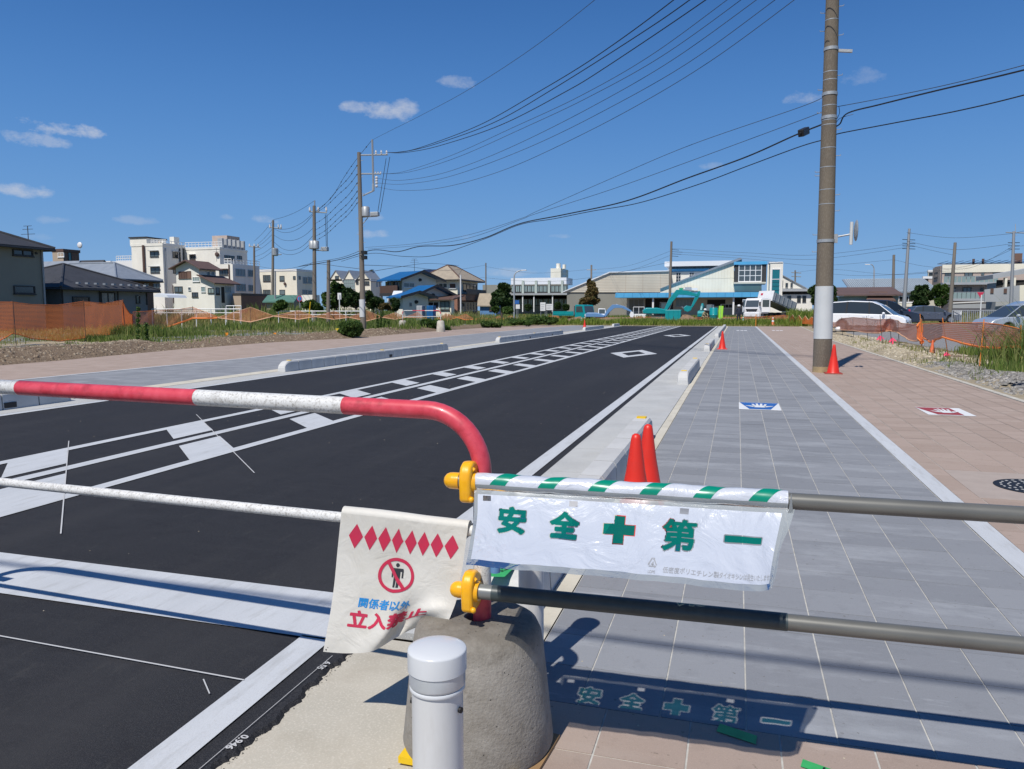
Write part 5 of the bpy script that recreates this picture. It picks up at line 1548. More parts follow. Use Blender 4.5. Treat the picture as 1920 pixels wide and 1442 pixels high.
for wi_,(y0,y1) in enumerate(((413,452),(428,463),(438,466),(448,472),(462,482),(470,490))):
    span(['first','second','third','fourth','fifth','sixth','seventh'][wi_] + ' from the top of the wires slanting between the third and fourth left pole',[(512,y0),(494,(y0 + y1) / 2 + 3),(477,y1)],T3,T4,.02,GC)
for pts,Ta,Tb in (([(590,490),(560,505),(511,508),(477,503)],T2,T4),([(680,505),(640,500),(590,495),(530,505),(477,498)],T1,T4),([(680,497),(760,500),(840,507),(911,497)],T1,150),([(676,470),(640,483),(590,492),(560,500)],T1,T2 + 6),
                    ([(680,512),(740,502),(800,494),(860,498)],T1,100),([(911,500),(1000,512),(1109,505)],150,140),([(900,520),(1010,528),(1109,520),(1255,492)],150,104)):
    wire('thin black service wire strung low over the houses',pts,Ta,Tb,.016,'wire_grey','service wires over the houses')
for pts,Ta,Tb in (([(1109,506),(1180,498),(1259,470)],140,104),([(1109,512),(1180,507),(1259,478)],140,104),([(1259,466),(1400,474),(1530,478),(1700,458)],104,78),([(1259,472),(1400,480),(1530,486),(1700,464)],104,78),
                    ([(1259,476),(1410,486),(1530,498),(1676,487)],104,95),([(1700,452),(1790,468),(1899,457)],78,72),([(1700,458),(1745,469),(1786,478)],78,72),([(1700,436),(1790,446),(1899,438)],78,72),([(1676,487),(1740,500),(1820,502),(1899,462)],95,72),
                    ([(1491,511),(1560,505),(1676,515),(1780,508)],150,72),([(1530,511),(1620,517),(1735,510),(1830,495),(1899,467)],110,72),([(1899,438),(1925,432),(1980,420)],72,70),([(1899,462),(1925,460),(1980,450)],72,70)):
    wire('thin wire strung between the poles around the station',pts,Ta,Tb,.014,'wire_grey','wires between the poles around the station')
def street_lamp(label,x,y0,y1,xt,T):
    a,b = atT(x,y0,T),atT(x,y1,T); a = Vector((a.x,a.y,0)); e = atT(xt,y1 - 2,T)
    t = Thing('street_lamp',label,'street lamp',a); top = atT(x,y1 + 10,T)
    pts = [a,top]
    for k in range(1,7):
        w = math.pi / 2 * k / 6; pts.append(Vector((top.x + (e.x - top.x) * (1 - math.cos(w)),top.y + (e.y - top.y) * (1 - math.cos(w)),top.z + (e.z - top.z) * math.sin(w))))
    mb = MB(); mb.tube(pts,[.09] * 2 + [.06] * 6,10); t.part('post',mb,M['galv'],smooth=60)
    d = (e - top).normalized(); mb = MB(); mb.obox(e - Vector((.1,.1,.05)),(.6 if xt > x else -.6,0,.02),(0,.2,0),(0,0,.1)); t.part('lamp_head',mb,M['white_plastic'],bevel=.02)
street_lamp('curved street lamp beside the round tree left of the platforms',964,585,509,979,84)
street_lamp('curved street lamp above the small pale blue roof',1639,560,498,1633,96)

# ================================================================== BUILDINGS
def Vz(z): return Vector((0,0,z))
class Block:
    """a walled block: C is the near corner seen at column xC; the front runs left from C (or right, side=-1)"""
    def __init__(s,xF,xC,xS,YC,ang=0.0,side=1,depth=None,o=None):
        s.A = Plane(xC,YC,ang,o); s.C = Vector((s.A.o.x,s.A.o.y,0)); s.side = side
        s.B = Plane(0,0,ang + 90 * side,o=(s.C.x,s.C.y))
        s.W = abs(s.A.sz(xF,582)[0]); s.uf = s.A.u * (-side)              # along the front away from the corner
        s.vd = -s.A.n                                                     # into depth
        s.D = depth if depth else abs(s.B.sz(xS,582)[0])
    def P(s,a,b,z): return s.C + s.uf * a + s.vd * b + Vz(z)
    def z(s,x,y): return s.A.pt(x,y).z
def walls(t,k,z0,z1,m,a0=0,a1=None,b0=0,b1=None,name='wall'):
    a1 = k.W if a1 is None else a1; b1 = k.D if b1 is None else b1
    mb = MB(); mb.hexa([k.P(a0,b0,z0),k.P(a1,b0,z0),k.P(a1,b1,z0),k.P(a0,b1,z0),k.P(a0,b0,z1),k.P(a1,b0,z1),k.P(a1,b1,z1),k.P(a0,b1,z1)])
    return t.part(name,mb,m,merge=True)
def parapet(t,k,z,m,h=.35,o=.08,w=.25):
    mb = MB()
    for (a0,a1,b0,b1) in ((-o,k.W + o,-o,w),(-o,k.W + o,k.D - w,k.D + o),(-o,w,w + .002,k.D - w - .002),(k.W - w,k.W + o,w + .002,k.D - w - .002)):
        mb.hexa([k.P(a0,b0,z - .25),k.P(a1,b0,z - .25),k.P(a1,b1,z - .25),k.P(a0,b1,z - .25),k.P(a0,b0,z + h),k.P(a1,b0,z + h),k.P(a1,b1,z + h),k.P(a0,b1,z + h)])
    return t.part('parapet',mb,m)
def rect_on(pl,x0,y0,x1,y1):
    s0,z1 = pl.sz(x0,(y0 + y1) / 2)[0],0; s1 = pl.sz(x1,(y0 + y1) / 2)[0]
    xm = (x0 + x1) / 2; zt = pl.pt(xm,y0).z; zb_ = pl.pt(xm,y1).z
    return min(s0,s1),max(s0,s1),min(zb_,zt),max(zb_,zt)
def pbox(mb,pl,s0,s1,z0,z1,d0,d1,m=0):
    mb.hexa([pl.at(s0,z0,d1),pl.at(s1,z0,d1),pl.at(s1,z0,d0),pl.at(s0,z0,d0),pl.at(s0,z1,d1),pl.at(s1,z1,d1),pl.at(s1,z1,d0),pl.at(s0,z1,d0)],m)
def win(t,pl,x0,y0,x1,y1,nx=2,ny=1,fr='trim_white',gl='glass_dark',awning=None,fw=None,par=None,name='window'):
    s0,s1,z0,z1 = rect_on(pl,x0,y0,x1,y1); w,h = s1 - s0,z1 - z0
    f = fw or min(.07,w * .08)
    mb = MB()
    pbox(mb,pl,s0 - f,s1 + f,z0 - f,z0,.002,.08); pbox(mb,pl,s0 - f,s1 + f,z1,z1 + f,.002,.08)
    pbox(mb,pl,s0 - f,s0,z0,z1,.002,.08); pbox(mb,pl,s1,s1 + f,z0,z1,.002,.08)
    for i in range(1,nx): c = s0 + w * i / nx; pbox(mb,pl,c - f * .45,c + f * .45,z0,z1,.03,.07)
    for j in range(1,ny): c = z0 + h * j / ny; pbox(mb,pl,s0,s1,c - f * .45,c + f * .45,.032,.068)
    o = t.part(name,mb,M[fr])
    mb = MB(); pbox(mb,pl,s0,s1,z0,z1,.004,.028); t.part('pane',mb,M[gl],parent=o)
    mb = MB(); pbox(mb,pl,s0 - f * 1.5,s1 + f * 1.5,z0 - f * 2,z0 - f,.0,.14); t.part('sill',mb,M[fr],parent=o)
    if awning: mb = MB(); pbox(mb,pl,s0 - .15,s1 + .15,z1 + f + .1,z1 + f + .2,.0,.55); t.part('awning',mb,M[awning],parent=o)
    return o
def ppoly(t,name,pl,pts,depth,m,off=0.0,**k):
    mb = MB(); mb.prism([pl.pt(x,y,off) for x,y in pts],pl.n * -depth); return t.part(name,mb,M[m],merge=True,**k)
def pslab(t,name,pl,x0,y0,x1,y1,depth,m,out=0.0,par=None):
    s0,s1,z0,z1 = rect_on(pl,x0,y0,x1,y1); mb = MB(); pbox(mb,pl,s0,s1,z0,z1,-depth,out); return t.part(name,mb,M[m],parent=par)
def pipe_v(t,pl,x,y0,y1,m='trim_dark',r=.06,name='drainpipe'):
    s,z0 = pl.sz(x,y1); z1 = pl.pt(x,y0).z; mb = MB(); mb.tube([pl.at(s,z0,r * 1.3),pl.at(s,z1,r * 1.3)],r,8); return t.part(name,mb,M[m])
def rail(t,pl,x0,x1,y0,y1,m='trim_white',off=0.0,step=.5,name='railing',r=.03):
    s0,z1 = pl.sz(x0,y0); s1,_ = pl.sz(x1,y0); z0 = pl.pt(x0,y1).z; mb = MB()
    n = max(2,int(abs(s1 - s0) / step))
    for k in range(n + 1): s = s0 + (s1 - s0) * k / n; mb.tube([pl.at(s,z0,off),pl.at(s,z1,off)],r,4)
    for f in (0.0,.5,1.0): mb.tube([pl.at(s0,z0 + (z1 - z0) * f,off),pl.at(s1,z0 + (z1 - z0) * f,off)],r * 1.3,4)
    return t.part(name,mb,M[m],kind='stuff')
def roof_gable(t,k,ze,zr,axis,m,ov=.5,th=.14,a0=0,a1=None,b0=0,b1=None,mw=None,rf=.5):
    a1 = k.W if a1 is None else a1; b1 = k.D if b1 is None else b1
    mb = MB()
    if axis == 'v':
        am = a0 + (a1 - a0) * rf
        for e,sg in ((a0,-1),(a1,1)):
            sl = (zr - ze) / abs(am - e); q = e + sg * ov; zq = ze - ov * sl
            pts = [k.P(q,b0 - ov,zq),k.P(am,b0 - ov,zr),k.P(am,b1 + ov,zr),k.P(q,b1 + ov,zq)]; mb.prism(pts,Vz(th))
        g = [k.P(a0,b0,ze),k.P(a1,b0,ze),k.P(am,b0,zr)]; gv = k.vd * (b1 - b0)
    else:
        bm = b0 + (b1 - b0) * rf
        for e,sg in ((b0,-1),(b1,1)):
            sl = (zr - ze) / abs(bm - e); q = e + sg * ov; zq = ze - ov * sl
            pts = [k.P(a0 - ov,q,zq),k.P(a0 - ov,bm,zr),k.P(a1 + ov,bm,zr),k.P(a1 + ov,q,zq)]; mb.prism(pts,Vz(th))
        g = [k.P(a0,b0,ze),k.P(a0,b1,ze),k.P(a0,bm,zr)]; gv = k.uf * (a1 - a0)
    o = t.part('roof',mb,M[m],merge=True)
    if mw: mb = MB(); mb.prism(g,gv); t.part('gable',mb,M[mw],merge=True)
    return o
def roof_hip(t,k,ze,zr,m,ov=.6,inset=None,th=.15,ridge=None,mridge=None):
    W,D = k.W,k.D; i = inset if inset is not None else min(W,D) / 2 + ov
    e = [k.P(-ov,-ov,ze),k.P(W + ov,-ov,ze),k.P(W + ov,D + ov,ze),k.P(-ov,D + ov,ze)]
    if W >= D: r0,r1 = k.P(-ov + i,D / 2,zr),k.P(W + ov - i,D / 2,zr); f = [(e[0],e[1],r1,r0),(e[1],e[2],r1),(e[2],e[3],r0,r1),(e[3],e[0],r0)]
    else: r0,r1 = k.P(W / 2,-ov + i,zr),k.P(W / 2,D + ov - i,zr); f = [(e[0],e[1],r0),(e[1],e[2],r1,r0),(e[2],e[3],r1),(e[3],e[0],r0,r1)]
    mb = MB()
    for q in f: mb.face(q)
    lo = [p - Vz(th) for p in e]
    for a in range(4): mb.face([lo[a],lo[(a + 1) % 4],e[(a + 1) % 4],e[a]])
    mb.face(lo[::-1])
    o = t.part('roof',mb,M[m],merge=True)
    mb = MB()
    for a,b in ((e[0],r0),(e[1],r0 if W < D else r1),(e[2],r1),(e[3],r1 if W < D else r0),(r0,r1)): mb.tube([a + Vz(.02),b + Vz(.02)],.09,6)
    t.part('ridge_cap',mb,M[mridge or m],parent=o)
    mb = MB()
    for a in range(4): mb.tube([lo[a] + Vz(.02),lo[(a + 1) % 4] + Vz(.02)],.07,6)
    t.part('gutter',mb,M['trim_dark'],parent=o)
    return o
def aerial(t,p,h=1.6):
    mb = MB(); mb.tube([p,p + Vz(h)],.03,5)
    for f,l in ((.75,.6),(.9,.45),(1.0,.35)): mb.tube([p + Vz(h * f) - Vector((l,0,0)),p + Vz(h * f) + Vector((l,0,0))],.02,4)
    t.part('aerial',mb,M['wire_grey'])
def dish(t,p,r=.35):
    mb = MB(); mb.ball(p,r,r * .35,r,n=12,k=6); mb.tube([p,p - Vz(1.0)],.03,5); t.part('satellite_dish',mb,M['white_plastic'],smooth=True)

# 1 dark two-storey house at the left edge (its long wall faces the road and is in shade)
k = Block(85 - 1,85,0,40.0,90,side=-1,depth=9.5); k.W = 12.0; k.uf = -k.A.u
t = Thing('house','grey two-storey house with a dark hipped roof at the left picture edge','house',k.C)
ze = k.A.pt(85,466).z
walls(t,k,0,ze,M['wall_darkgrey']); roof_hip(t,k,ze,ze + 2.3,'roof_dark',.55)
win(t,k.A,25,470.5,59,477.5,2,fr='trim_dark'); win(t,k.A,27,538,63,549,1,fr='trim_dark')
pipe_v(t,k.A,83,470,572,'wall_grey'); pslab(t,'vent',k.A,66,473,69,477,0,'trim_dark',out=.08)
dish(t,k.P(-.9,2.5,ze - 1.0)); aerial(t,k.P(-.8,2.0,ze - .6),2.2)
# 2 single-storey house with a big dark hipped roof
k = Block(277,118,0,42.0,90,side=-1,depth=8.0); k.uf = k.A.u; k.W = abs(k.A.sz(277,582)[0])
t = Thing('house','low slate-grey house under a wide dark hipped roof behind the orange net','house',k.C)
ze = k.A.pt(118,539).z
walls(t,k,0,ze,M['wall_slate']); roof_hip(t,k,ze,k.A.pt(117,512).z + .9,'roof_dark',.7)
win(t,k.A,137,558,166,570,1,fr='trim_dark'); win(t,k.A,190,550,214,568,2,fr='trim_dark',gl='glass_mid'); win(t,k.A,255,555,261,568,1,fr='trim_dark')
for x in (117,187,221,275): pipe_v(t,k.A,x,542,572,'trim_dark',.045)
pslab(t,'vent',k.A,262,546,265,549,0,'trim_dark',out=.06)
mb = MB()
for a in range(9): p = k.P(1 + a * k.W / 10,-.2,ze + .28); mb.obox(p,(.25,0,0),(0,.2,0),(0,0,.12))
t.part('snow_guard',mb,M['roof_grey'],kind='stuff')
# 3 brown house behind with a grey hip roof
k = Block(291,220,0,52.0,90,side=-1,depth=9.0); k.uf = k.A.u; k.W = abs(k.A.sz(289,582)[0])
t = Thing('house','brown-walled house with a slate grey hipped roof before the white school block','house',k.C)
ze = k.A.pt(289,526).z; walls(t,k,0,ze,M['wall_brown']); roof_hip(t,k,ze,ze + 1.45,'roof_grey',.6)
for x in (271,275): win(t,k.A,x,532,x + 2,539,1,fr='trim_white',gl='glass_pale')
# low dark-roofed house group behind the left houses
k = Block(124,154,156,75.0,0,depth=6); k = Block(105,125,154,75.0)
t = Thing('house','brown tower-like house rising behind the dark roofs at the left','house',k.C)
zt = k.z(125,468); walls(t,k,0,zt,M['wall_brown']); parapet(t,k,zt,M['trim_brown'],.1,.1)
win(t,k.A,110,475,120,481,2,fr='trim_white'); win(t,k.B,128,474,133,488,1,fr='trim_dark',gl='teal_glass'); dish(t,k.P(.5,3,zt + .8),.4)
mb = MB(); mb.hexa([k.P(-.01,-.05,0),k.P(k.W,-.05,0),k.P(k.W,0,0),k.P(-.01,0,0),k.P(-.01,-.05,zt - .01),k.P(k.W,-.05,zt - .01),k.P(k.W,0,zt - .01),k.P(-.01,0,zt - .01)]); t.part('front_cladding',mb,M['wall_tan'])
k = Block(80,140,158,68.0); t = Thing('house','low house with a grey sloped roof behind the satellite dish','house',k.C); zt = k.z(140,500); walls(t,k,0,zt,M['wall_slate']); roof_gable(t,k,zt,zt + .55,'u','roof_grey',mw='wall_slate')
k = Block(155,190,201,82.0); t = Thing('house','dark low-pitched roof house left of the beige sliver building','house',k.C); zt = k.z(190,496); walls(t,k,0,zt,M['wall_brown']); roof_gable(t,k,zt,zt + .5,'u','roof_dark',mw='wall_brown')
win(t,k.A,170,500,180,506,2)
k = Block(198,212,216,130.0); t = Thing('apartment_building','small tan building peeping out left of the white school block','building',k.C); zt = k.z(212,492); walls(t,k,0,zt,M['wall_tan']); parapet(t,k,zt,M['trim_white'],.3)
for y in (496,503): win(t,k.A,201,y,210,y + 4,3,gl='glass_dark')

# 4 the white four-storey block
k = Block(252,310,350,118.0); t = Thing('apartment_building','white four-storey concrete block with roof railings, tallest on the left','building',k.C)
zt = k.z(310,458); walls(t,k,0,zt,M['wall_white']); parapet(t,k,zt,M['wall_white'],.25)
kt = Block(250,281,0,118.6,depth=6,o=None); zz = k.A.pt(281,446).z; a0 = abs(k.A.sz(281,582)[0]); a1 = abs(k.A.sz(250,582)[0])
walls(t,k,zt - .1,zz,M['wall_white'],a0,a1,-.04,5,'stair_tower'); walls(t,k,zz,zz + .25,M['trim_dark'],a0 - .15,a1 + .15,-.2,5.2,'tower_roof')
for (x0,y0,x1,y1) in ((282,472.5,297,481),(283,502,299,511),(288,532,299,540)): win(t,k.A,x0,y0,x1,y1,2,fr='trim_dark',gl='glass_mid',awning='wall_grey')
win(t,k.B,324,474,333,483,2,fr='trim_dark',awning='wall_grey'); win(t,k.B,325,503,333,512,2,fr='trim_dark',awning='wall_grey')
pipe_v(t,k.A,273,460,520,'trim_brown',.22,'drain_shaft'); pipe_v(t,k.B,313.5,466,558,'galv',.1); pipe_v(t,k.B,338,466,520,'trim_dark',.12); pipe_v(t,k.B,345,466,520,'trim_dark',.12)
s0 = k.A; rail(t,k.A,281,309,450,457,off=-.3,step=.6,r=.05); rail(t,k.B,311,349,451,461,off=-.3,step=.8,r=.05)
for x,w_ in ((278,3),(287,5),(297,4),(303,5)): p = k.A.pt(x,456,-2.0); mb = MB(); mb.box(p.x,p.x + w_ * .085,p.y,p.y + .6,zt,zt + .9); t.part('roof_unit',mb,M['wall_tan' if w_ < 5 else 'wall_white'])
p = k.A.pt(318,449,-6); mb = MB(); mb.box(p.x,p.x + 1.0,p.y,p.y + 1.5,zt,zt + 2.0); t.part('roof_unit',mb,M['wall_white'])
walls(t,k,0,k.A.pt(253,490).z,M['wall_white'],a1 + .01,abs(k.A.sz(212,582)[0]),.4,12,'side_wing')
zz = k.A.pt(253,490).z; rail(t,k.A,214,251,480,489,off=-.5,step=.5,r=.05)
mb = MB(); s_ = abs(k.A.sz(212,582)[0]); mb.hexa([k.P(a1,.30,zz - 1.4),k.P(s_ + .1,.30,zz - 1.4),k.P(s_ + .1,.4,zz - 1.4),k.P(a1,.4,zz - 1.4),k.P(a1,.30,zz + .1),k.P(s_ + .1,.30,zz + .1),k.P(s_ + .1,.4,zz + .1),k.P(a1,.4,zz + .1)]); t.part('wing_parapet',mb,M['trim_white'])
k = Block(346,416,467,124.0); t = Thing('apartment_building','white block with a row of grey roof units behind the brown-roofed house','building',k.C)
zt = k.z(416,464.5); walls(t,k,0,zt,M['wall_white']); parapet(t,k,zt,M['wall_white'],.12); rail(t,k.A,346,415,455,464,off=-.2,step=.7,r=.05)
win(t,k.A,356,479,366,487,2,fr='trim_brown',awning='trim_white'); win(t,k.B,421,480,439,486,4,fr='trim_dark'); win(t,k.B,445,480.5,453,487,2,fr='trim_dark')
for x in (417,425,433,441,449,457): p = k.B.pt(x,462,-.6); mb = MB(); mb.box(p.x - 1.1,p.x,p.y,p.y + .5,zt,zt + 2.0); t.part('roof_unit',mb,M['wall_grey'],bevel=.06)
p = k.B.pt(426,455,-3.0); mb = MB(); mb.box(p.x - 3.5,p.x,p.y,p.y + 4.0,zt,zt + 3.0); t.part('roof_hut',mb,M['wall_pink'])
p = k.A.pt(408,477); mb = MB(); mb.ball(p + Vector((0,-.2,0)),.45,.3,.45,n=8); t.part('alarm_bell',mb,M['trim_brown'])
k = Block(408,439,489,113.0); t = Thing('apartment_building','lower white annex with wide windows and a roof rail right of the brown roofs','building',k.C)
zt = k.z(439,495); walls(t,k,0,zt,M['wall_white']); rail(t,k.A,419,432,485,494,off=-.2,step=.5,r=.05); rail(t,k.B,440,488,486,495,off=-.2,step=.9,r=.05)
win(t,k.A,412,507,427,515,3,fr='trim_dark',awning='trim_brown'); pipe_v(t,k.A,431,496,530,'trim_brown',.1)
for (x0,y0,x1,y1) in ((442,505,459,517),(465,507,474,518),(443,533,460,545),(466,535,474,545)): win(t,k.B,x0,y0,x1,y1,3 if x1 - x0 > 12 else 2,fr='galv',gl='glass_mid')
for x in (320,): pass
k = Block(438,453,504,98.0); t = Thing('shed','low brown garage wall in front of the white annex','building',k.C); zt = k.z(453,551); walls(t,k,0,zt,M['wall_brown']); parapet(t,k,zt,M['trim_dark'],.1,.06)
mb = MB(); mb.hexa([k.P(0,-.04,0),k.P(k.W,-.04,0),k.P(k.W,-.002,0),k.P(0,-.002,0),k.P(0,-.04,zt - .3),k.P(k.W,-.04,zt - .3),k.P(k.W,-.002,zt - .3),k.P(0,-.002,zt - .3)]); t.part('front_cladding',mb,M['wall_tan'])

# 5 house with two brown roofs
k = Block(326,403,441,95.0); t = Thing('house','pale pink two-storey house with two brown gable roofs','house',k.C)
ax = lambda x: abs(k.A.sz(x,582)[0]); zl = k.A.pt(403,531).z; z1_ = k.A.pt(350,523).z
walls(t,k,0,zl,M['wall_white'],0,k.W); zu = k.A.pt(376,501).z
walls(t,k,zl,zu,M['wall_white'],ax(376),ax(333),.0,k.D * .8,'upper_wall')
roof_gable(t,k,zu,k.A.pt(357,489.5).z,'v','roof_brown',.75,.16,ax(376),ax(333),0,k.D * .8,'wall_white',.45)
# lean-to slope falling to the right
mb = MB(); A0,A1 = ax(377),-.7; zs,zq = k.A.pt(377,517).z,k.A.pt(403,532.5).z
mb.prism([k.P(A0,-.7,zs),k.P(A1,-.7,zq),k.P(A1,k.D + .6,zq),k.P(A0,k.D + .6,zs)],Vz(.16)); t.part('roof',mb,M['roof_brown'],merge=True)
mb = MB(); mb.prism([k.P(A0,0,zl),k.P(0,0,zl),k.P(0,0,zl + .05),k.P(A0,0,zs)],k.vd * k.D); t.part('gable',mb,M['wall_white'],merge=True)
for (x0,y0,x1,y1,nx,fr,gl) in ((336,510,350,521,3,'trim_brown','trim_brown'),(351,509,358,521,1,'wall_brown','wall_brown'),(362,520,374,527,3,'trim_white','glass_pale'),(328,538,342,547,2,'trim_dark','glass_mid'),
                                 (353.5,539,358,544,1,'trim_white','glass_mid'),(378,538,385,547,1,'trim_white','glass_pale'),(391,541,401,549,2,'trim_dark','glass_pale'),(361,549,371,556,2,'trim_dark','glass_dark')): win(t,k.A,x0,y0,x1,y1,nx,fr=fr,gl=gl)
win(t,k.B,405,540,411,552,1,fr='trim_dark'); win(t,k.B,423,538,432,547,3,fr='galv',gl='glass_pale'); pslab(t,'door',k.B,415,538,421,568,0,'shade_inside',out=.03)
for x in (388.5,396.5): p = atT(x,510,97.0); mb = MB(); 
ku = Plane(0,0,90,o=tuple(k.P(ax(376),0,0))[:2]); win(t,ku,388,510,392.5,516,1,fr='trim_white'); win(t,ku,396,510,401,516,1,fr='trim_white')
pipe_v(t,k.A,326,535,568,'trim_brown',.06); aerial(t,k.P(ax(385),3,zu + 1.0),2.0)
# small lean-to canopy left of it
mb = MB(); mb.prism([atT(286,556,84),atT(296,550,84),atT(312,553,84),atT(316,558,84)],(0,3.0,0)); single('carport_roof',mb,M['roof_white'],'small white carport roof beside the white block','carport')

# 6 cream office block, green-roofed shed, saw-tooth terrace
k = Block(488,558,588,135.0); t = Thing('apartment_building','cream three-storey block behind the slim third pole','building',k.C)
zt = k.z(558,506); walls(t,k,0,zt,M['wall_cream']); parapet(t,k,zt,M['trim_white'],.2,.06)
for r_ in ((494,516.5,507,527),(525,518,533,526),(550,518,554,523),(494,544,507,552),(525,544,534,552)): win(t,k.A,*r_,3 if r_[2] - r_[0] > 10 else 1,fr='trim_dark',gl='glass_mid')
for r_ in ((560,518,563,524),(568,520,575,531),(577,520,584,531),(567,544,575,551),(577,545,584,551)): win(t,k.B,*r_,2,fr='galv',gl='glass_mid')
p = k.A.pt(535,532); mb = MB(); mb.ball(p + Vector((0,-.2,0)),.3,n=6); t.part('wall_lamp',mb,M['trim_brown'])
k = Block(500,547,562,84.0,20); t = Thing('shed','small house with a pale green gable roof among the weeds','building',k.C); zt = k.z(547,566); walls(t,k,0,zt,M['wall_tan'])
roof_gable(t,k,zt,zt + .75,'u','roof_green',.4,mw='wall_grey')
k = Block(566,590,600,96.0); t = Thing('shed','low white garden wall building behind the second pole','building',k.C); walls(t,k,0,k.z(590,553),M['wall_white'])
k = Block(618,696,716,122.0); t = Thing('terrace_house','cream terrace with a saw-tooth row of gable roofs behind the dark trees','house',k.C)
ze = k.z(690,523); walls(t,k,0,ze,M['wall_cream']); ax = lambda x: abs(k.A.sz(x,582)[0])
for x0,xm,x1 in ((618,630,644),(645,656,667),(668,683,697)):
    roof_gable(t,k,ze - .3,k.z(xm,508),'v','roof_grey',.15,.14,ax(x1) if x1 < 696 else 0,ax(x0),0,k.D,'wall_cream',.5)
win(t,k.A,645,525,665,541,5,3,fr='galv',gl='glass_pale'); win(t,k.A,629,518,635,523,2,fr='trim_dark',gl='glass_mid'); win(t,k.A,668,524,672,532,1,fr='trim_dark'); win(t,k.A,683,528,692,533,2,fr='trim_dark')
for x in (705,710): win(t,k.B,x,528,x + 2.5,538,1,fr='trim_white',gl='glass_mid')
p = k.P(2.5,3,ze + 1.3); mb = MB(); mb.obox(p,(1.2,0,.4),(0,.9,0),(0,0,.12)); t.part('solar_heater',mb,M['solar'])

# 7 the blue-roofed houses (turned towards the road: gables to the right, eaves to the left)
def blue_house(label,xL,xC,xS,YC,ang,ye,yr,ov,ew,**kw):
    k = Block(xL,xC,xS,YC,ang); t = Thing('house',label,'house',k.C); ze = k.z(xC,ye); zr = ew
    walls(t,k,0,ze,M['wall_white']); roof_gable(t,k,ze,zr,'u','roof_blue',ov,.16,mw=None)
    mb = MB(); bm = k.D / 2; mb.prism([k.P(0,0,ze),k.P(0,k.D,ze),k.P(0,bm,zr - .04)],k.uf * k.W); t.part('gable',mb,M['wall_white'],merge=True)
    mb = MB()   # dark verge boards along the gable
    for e,sg in ((0,-1),(k.D,1)):
        sl = (zr - ze) / bm; q = e + sg * ov; zq = ze - ov * sl
        mb.prism([k.P(-ov - .03,q,zq - .05),k.P(-ov - .03,bm,zr - .05),k.P(-ov - .03,bm,zr + .24),k.P(-ov - .03,q,zq + .24)],k.uf * .06)
    t.part('verge_board',mb,M['roof_dark'])
    p = k.B.at(k.D / 2,zr - 1.0,.06); mb = MB(); mb.ball(p,.32,.12,.2,n=10,k=6); t.part('gable_vent',mb,M['trim_dark'])
    return t,k,ze,zr
t,k,ze,zr = blue_house('upper blue-roofed white house with a balcony of brown boards',727,755,818,88.0,-28,522,503,.95,6.35)
win(t,k.B,757,531,776,538,2,fr='trim_white',gl='glass_mid'); win(t,k.A,729,529,751,545,4,fr='trim_dark',gl='glass_mid')
for x in (724,735,750): pslab(t,'shutter',k.A,x,528,x + 3,545,0,'cloth_tan',out=.12)
s0,s1,z0,z1 = rect_on(k.A,729,536,762,550); mb = MB()
n = 26
for i in range(n): a = s0 + (s1 - s0) * i / n; pbox(mb,k.A,a,a + (s1 - s0) / n * .72,z0,z1,1.35,1.40)
t.part('balcony_board',mb,M['trim_brown'],kind='stuff'); mb = MB(); pbox(mb,k.A,s0,s1,z0 - .35,z0,.0,1.45); t.part('balcony_floor',mb,M['trim_dark'])
for a in (s0 + .2,(s0 + s1) / 2,s1 - .2): mb = MB(); pbox(mb,k.A,a,a + .12,0,z0 - .35,1.2,1.32); t.part('balcony_post',mb,M['trim_brown'])
aerial(t,k.P(1,k.D / 2,zr),1.7)
# lean-to between
mb = MB(); mb.prism([atT(733,560,83),atT(738,547,85),atT(755,547,85),atT(750,560,83)],(0,0,.1)); single('lean_to_roof',mb,M['roof_white'],'pale lean-to roof between the blue-roofed houses','roof')
t,k,ze,zr = blue_house('front blue-roofed white house with a low broad gable',762,779,842,80.5,-28,552,533,.9,4.25)
t,k,ze,zr = blue_house('small blue-roofed porch house in front of the broad gable',744,755,803,76.0,-28,556,545,.8,3.40)
win(t,k.B,768,568,771,574,1,fr='wall_grey',gl='glass_dark')
k = Block(800,846,852,82.0,0); t = Thing('shed','low side wing with a flat brown roof right of the blue-roofed houses','building',k.C); zt = k.z(846,563); walls(t,k,0,zt,M['wall_cream'])
mb = MB(); mb.prism([k.P(-.5,-.6,zt),k.P(k.W + .3,-.6,zt),k.P(k.W + .3,3,zt + .5),k.P(-.5,3,zt + .5)],Vz(.15)); t.part('roof',mb,M['trim_brown'],merge=True)
win(t,k.A,804,567,822,579,2,fr='trim_white',gl='shade_inside'); win(t,k.A,827,566,842,580,2,fr='trim_dark',gl='glass_pale')
for (x0,x1,m_,lb) in ((781,793,'wall_grey','plain grey storage locker before the front blue-roofed house'),(800,814,'roof_blue','blue storage locker before the front blue-roofed house')):
    p0 = atT(x0,590,72); p1_ = atT(x1,590,72); t = Thing('storage_locker',lb,'locker',p0); mb = MB(); mb.box(p0.x,p1_.x,p0.y,p0.y + .7,0,atT(x0,573,72).z); t.part('body',mb,M[m_],bevel=.02)
    for f in (0.02,.52): mb = MB(); w_ = p1_.x - p0.x; mb.box(p0.x + w_ * f,p0.x + w_ * (f + .46),p0.y - .03,p0.y - .002,.1,atT(x0,573,72).z - .1); t.part('door',mb,M[m_])
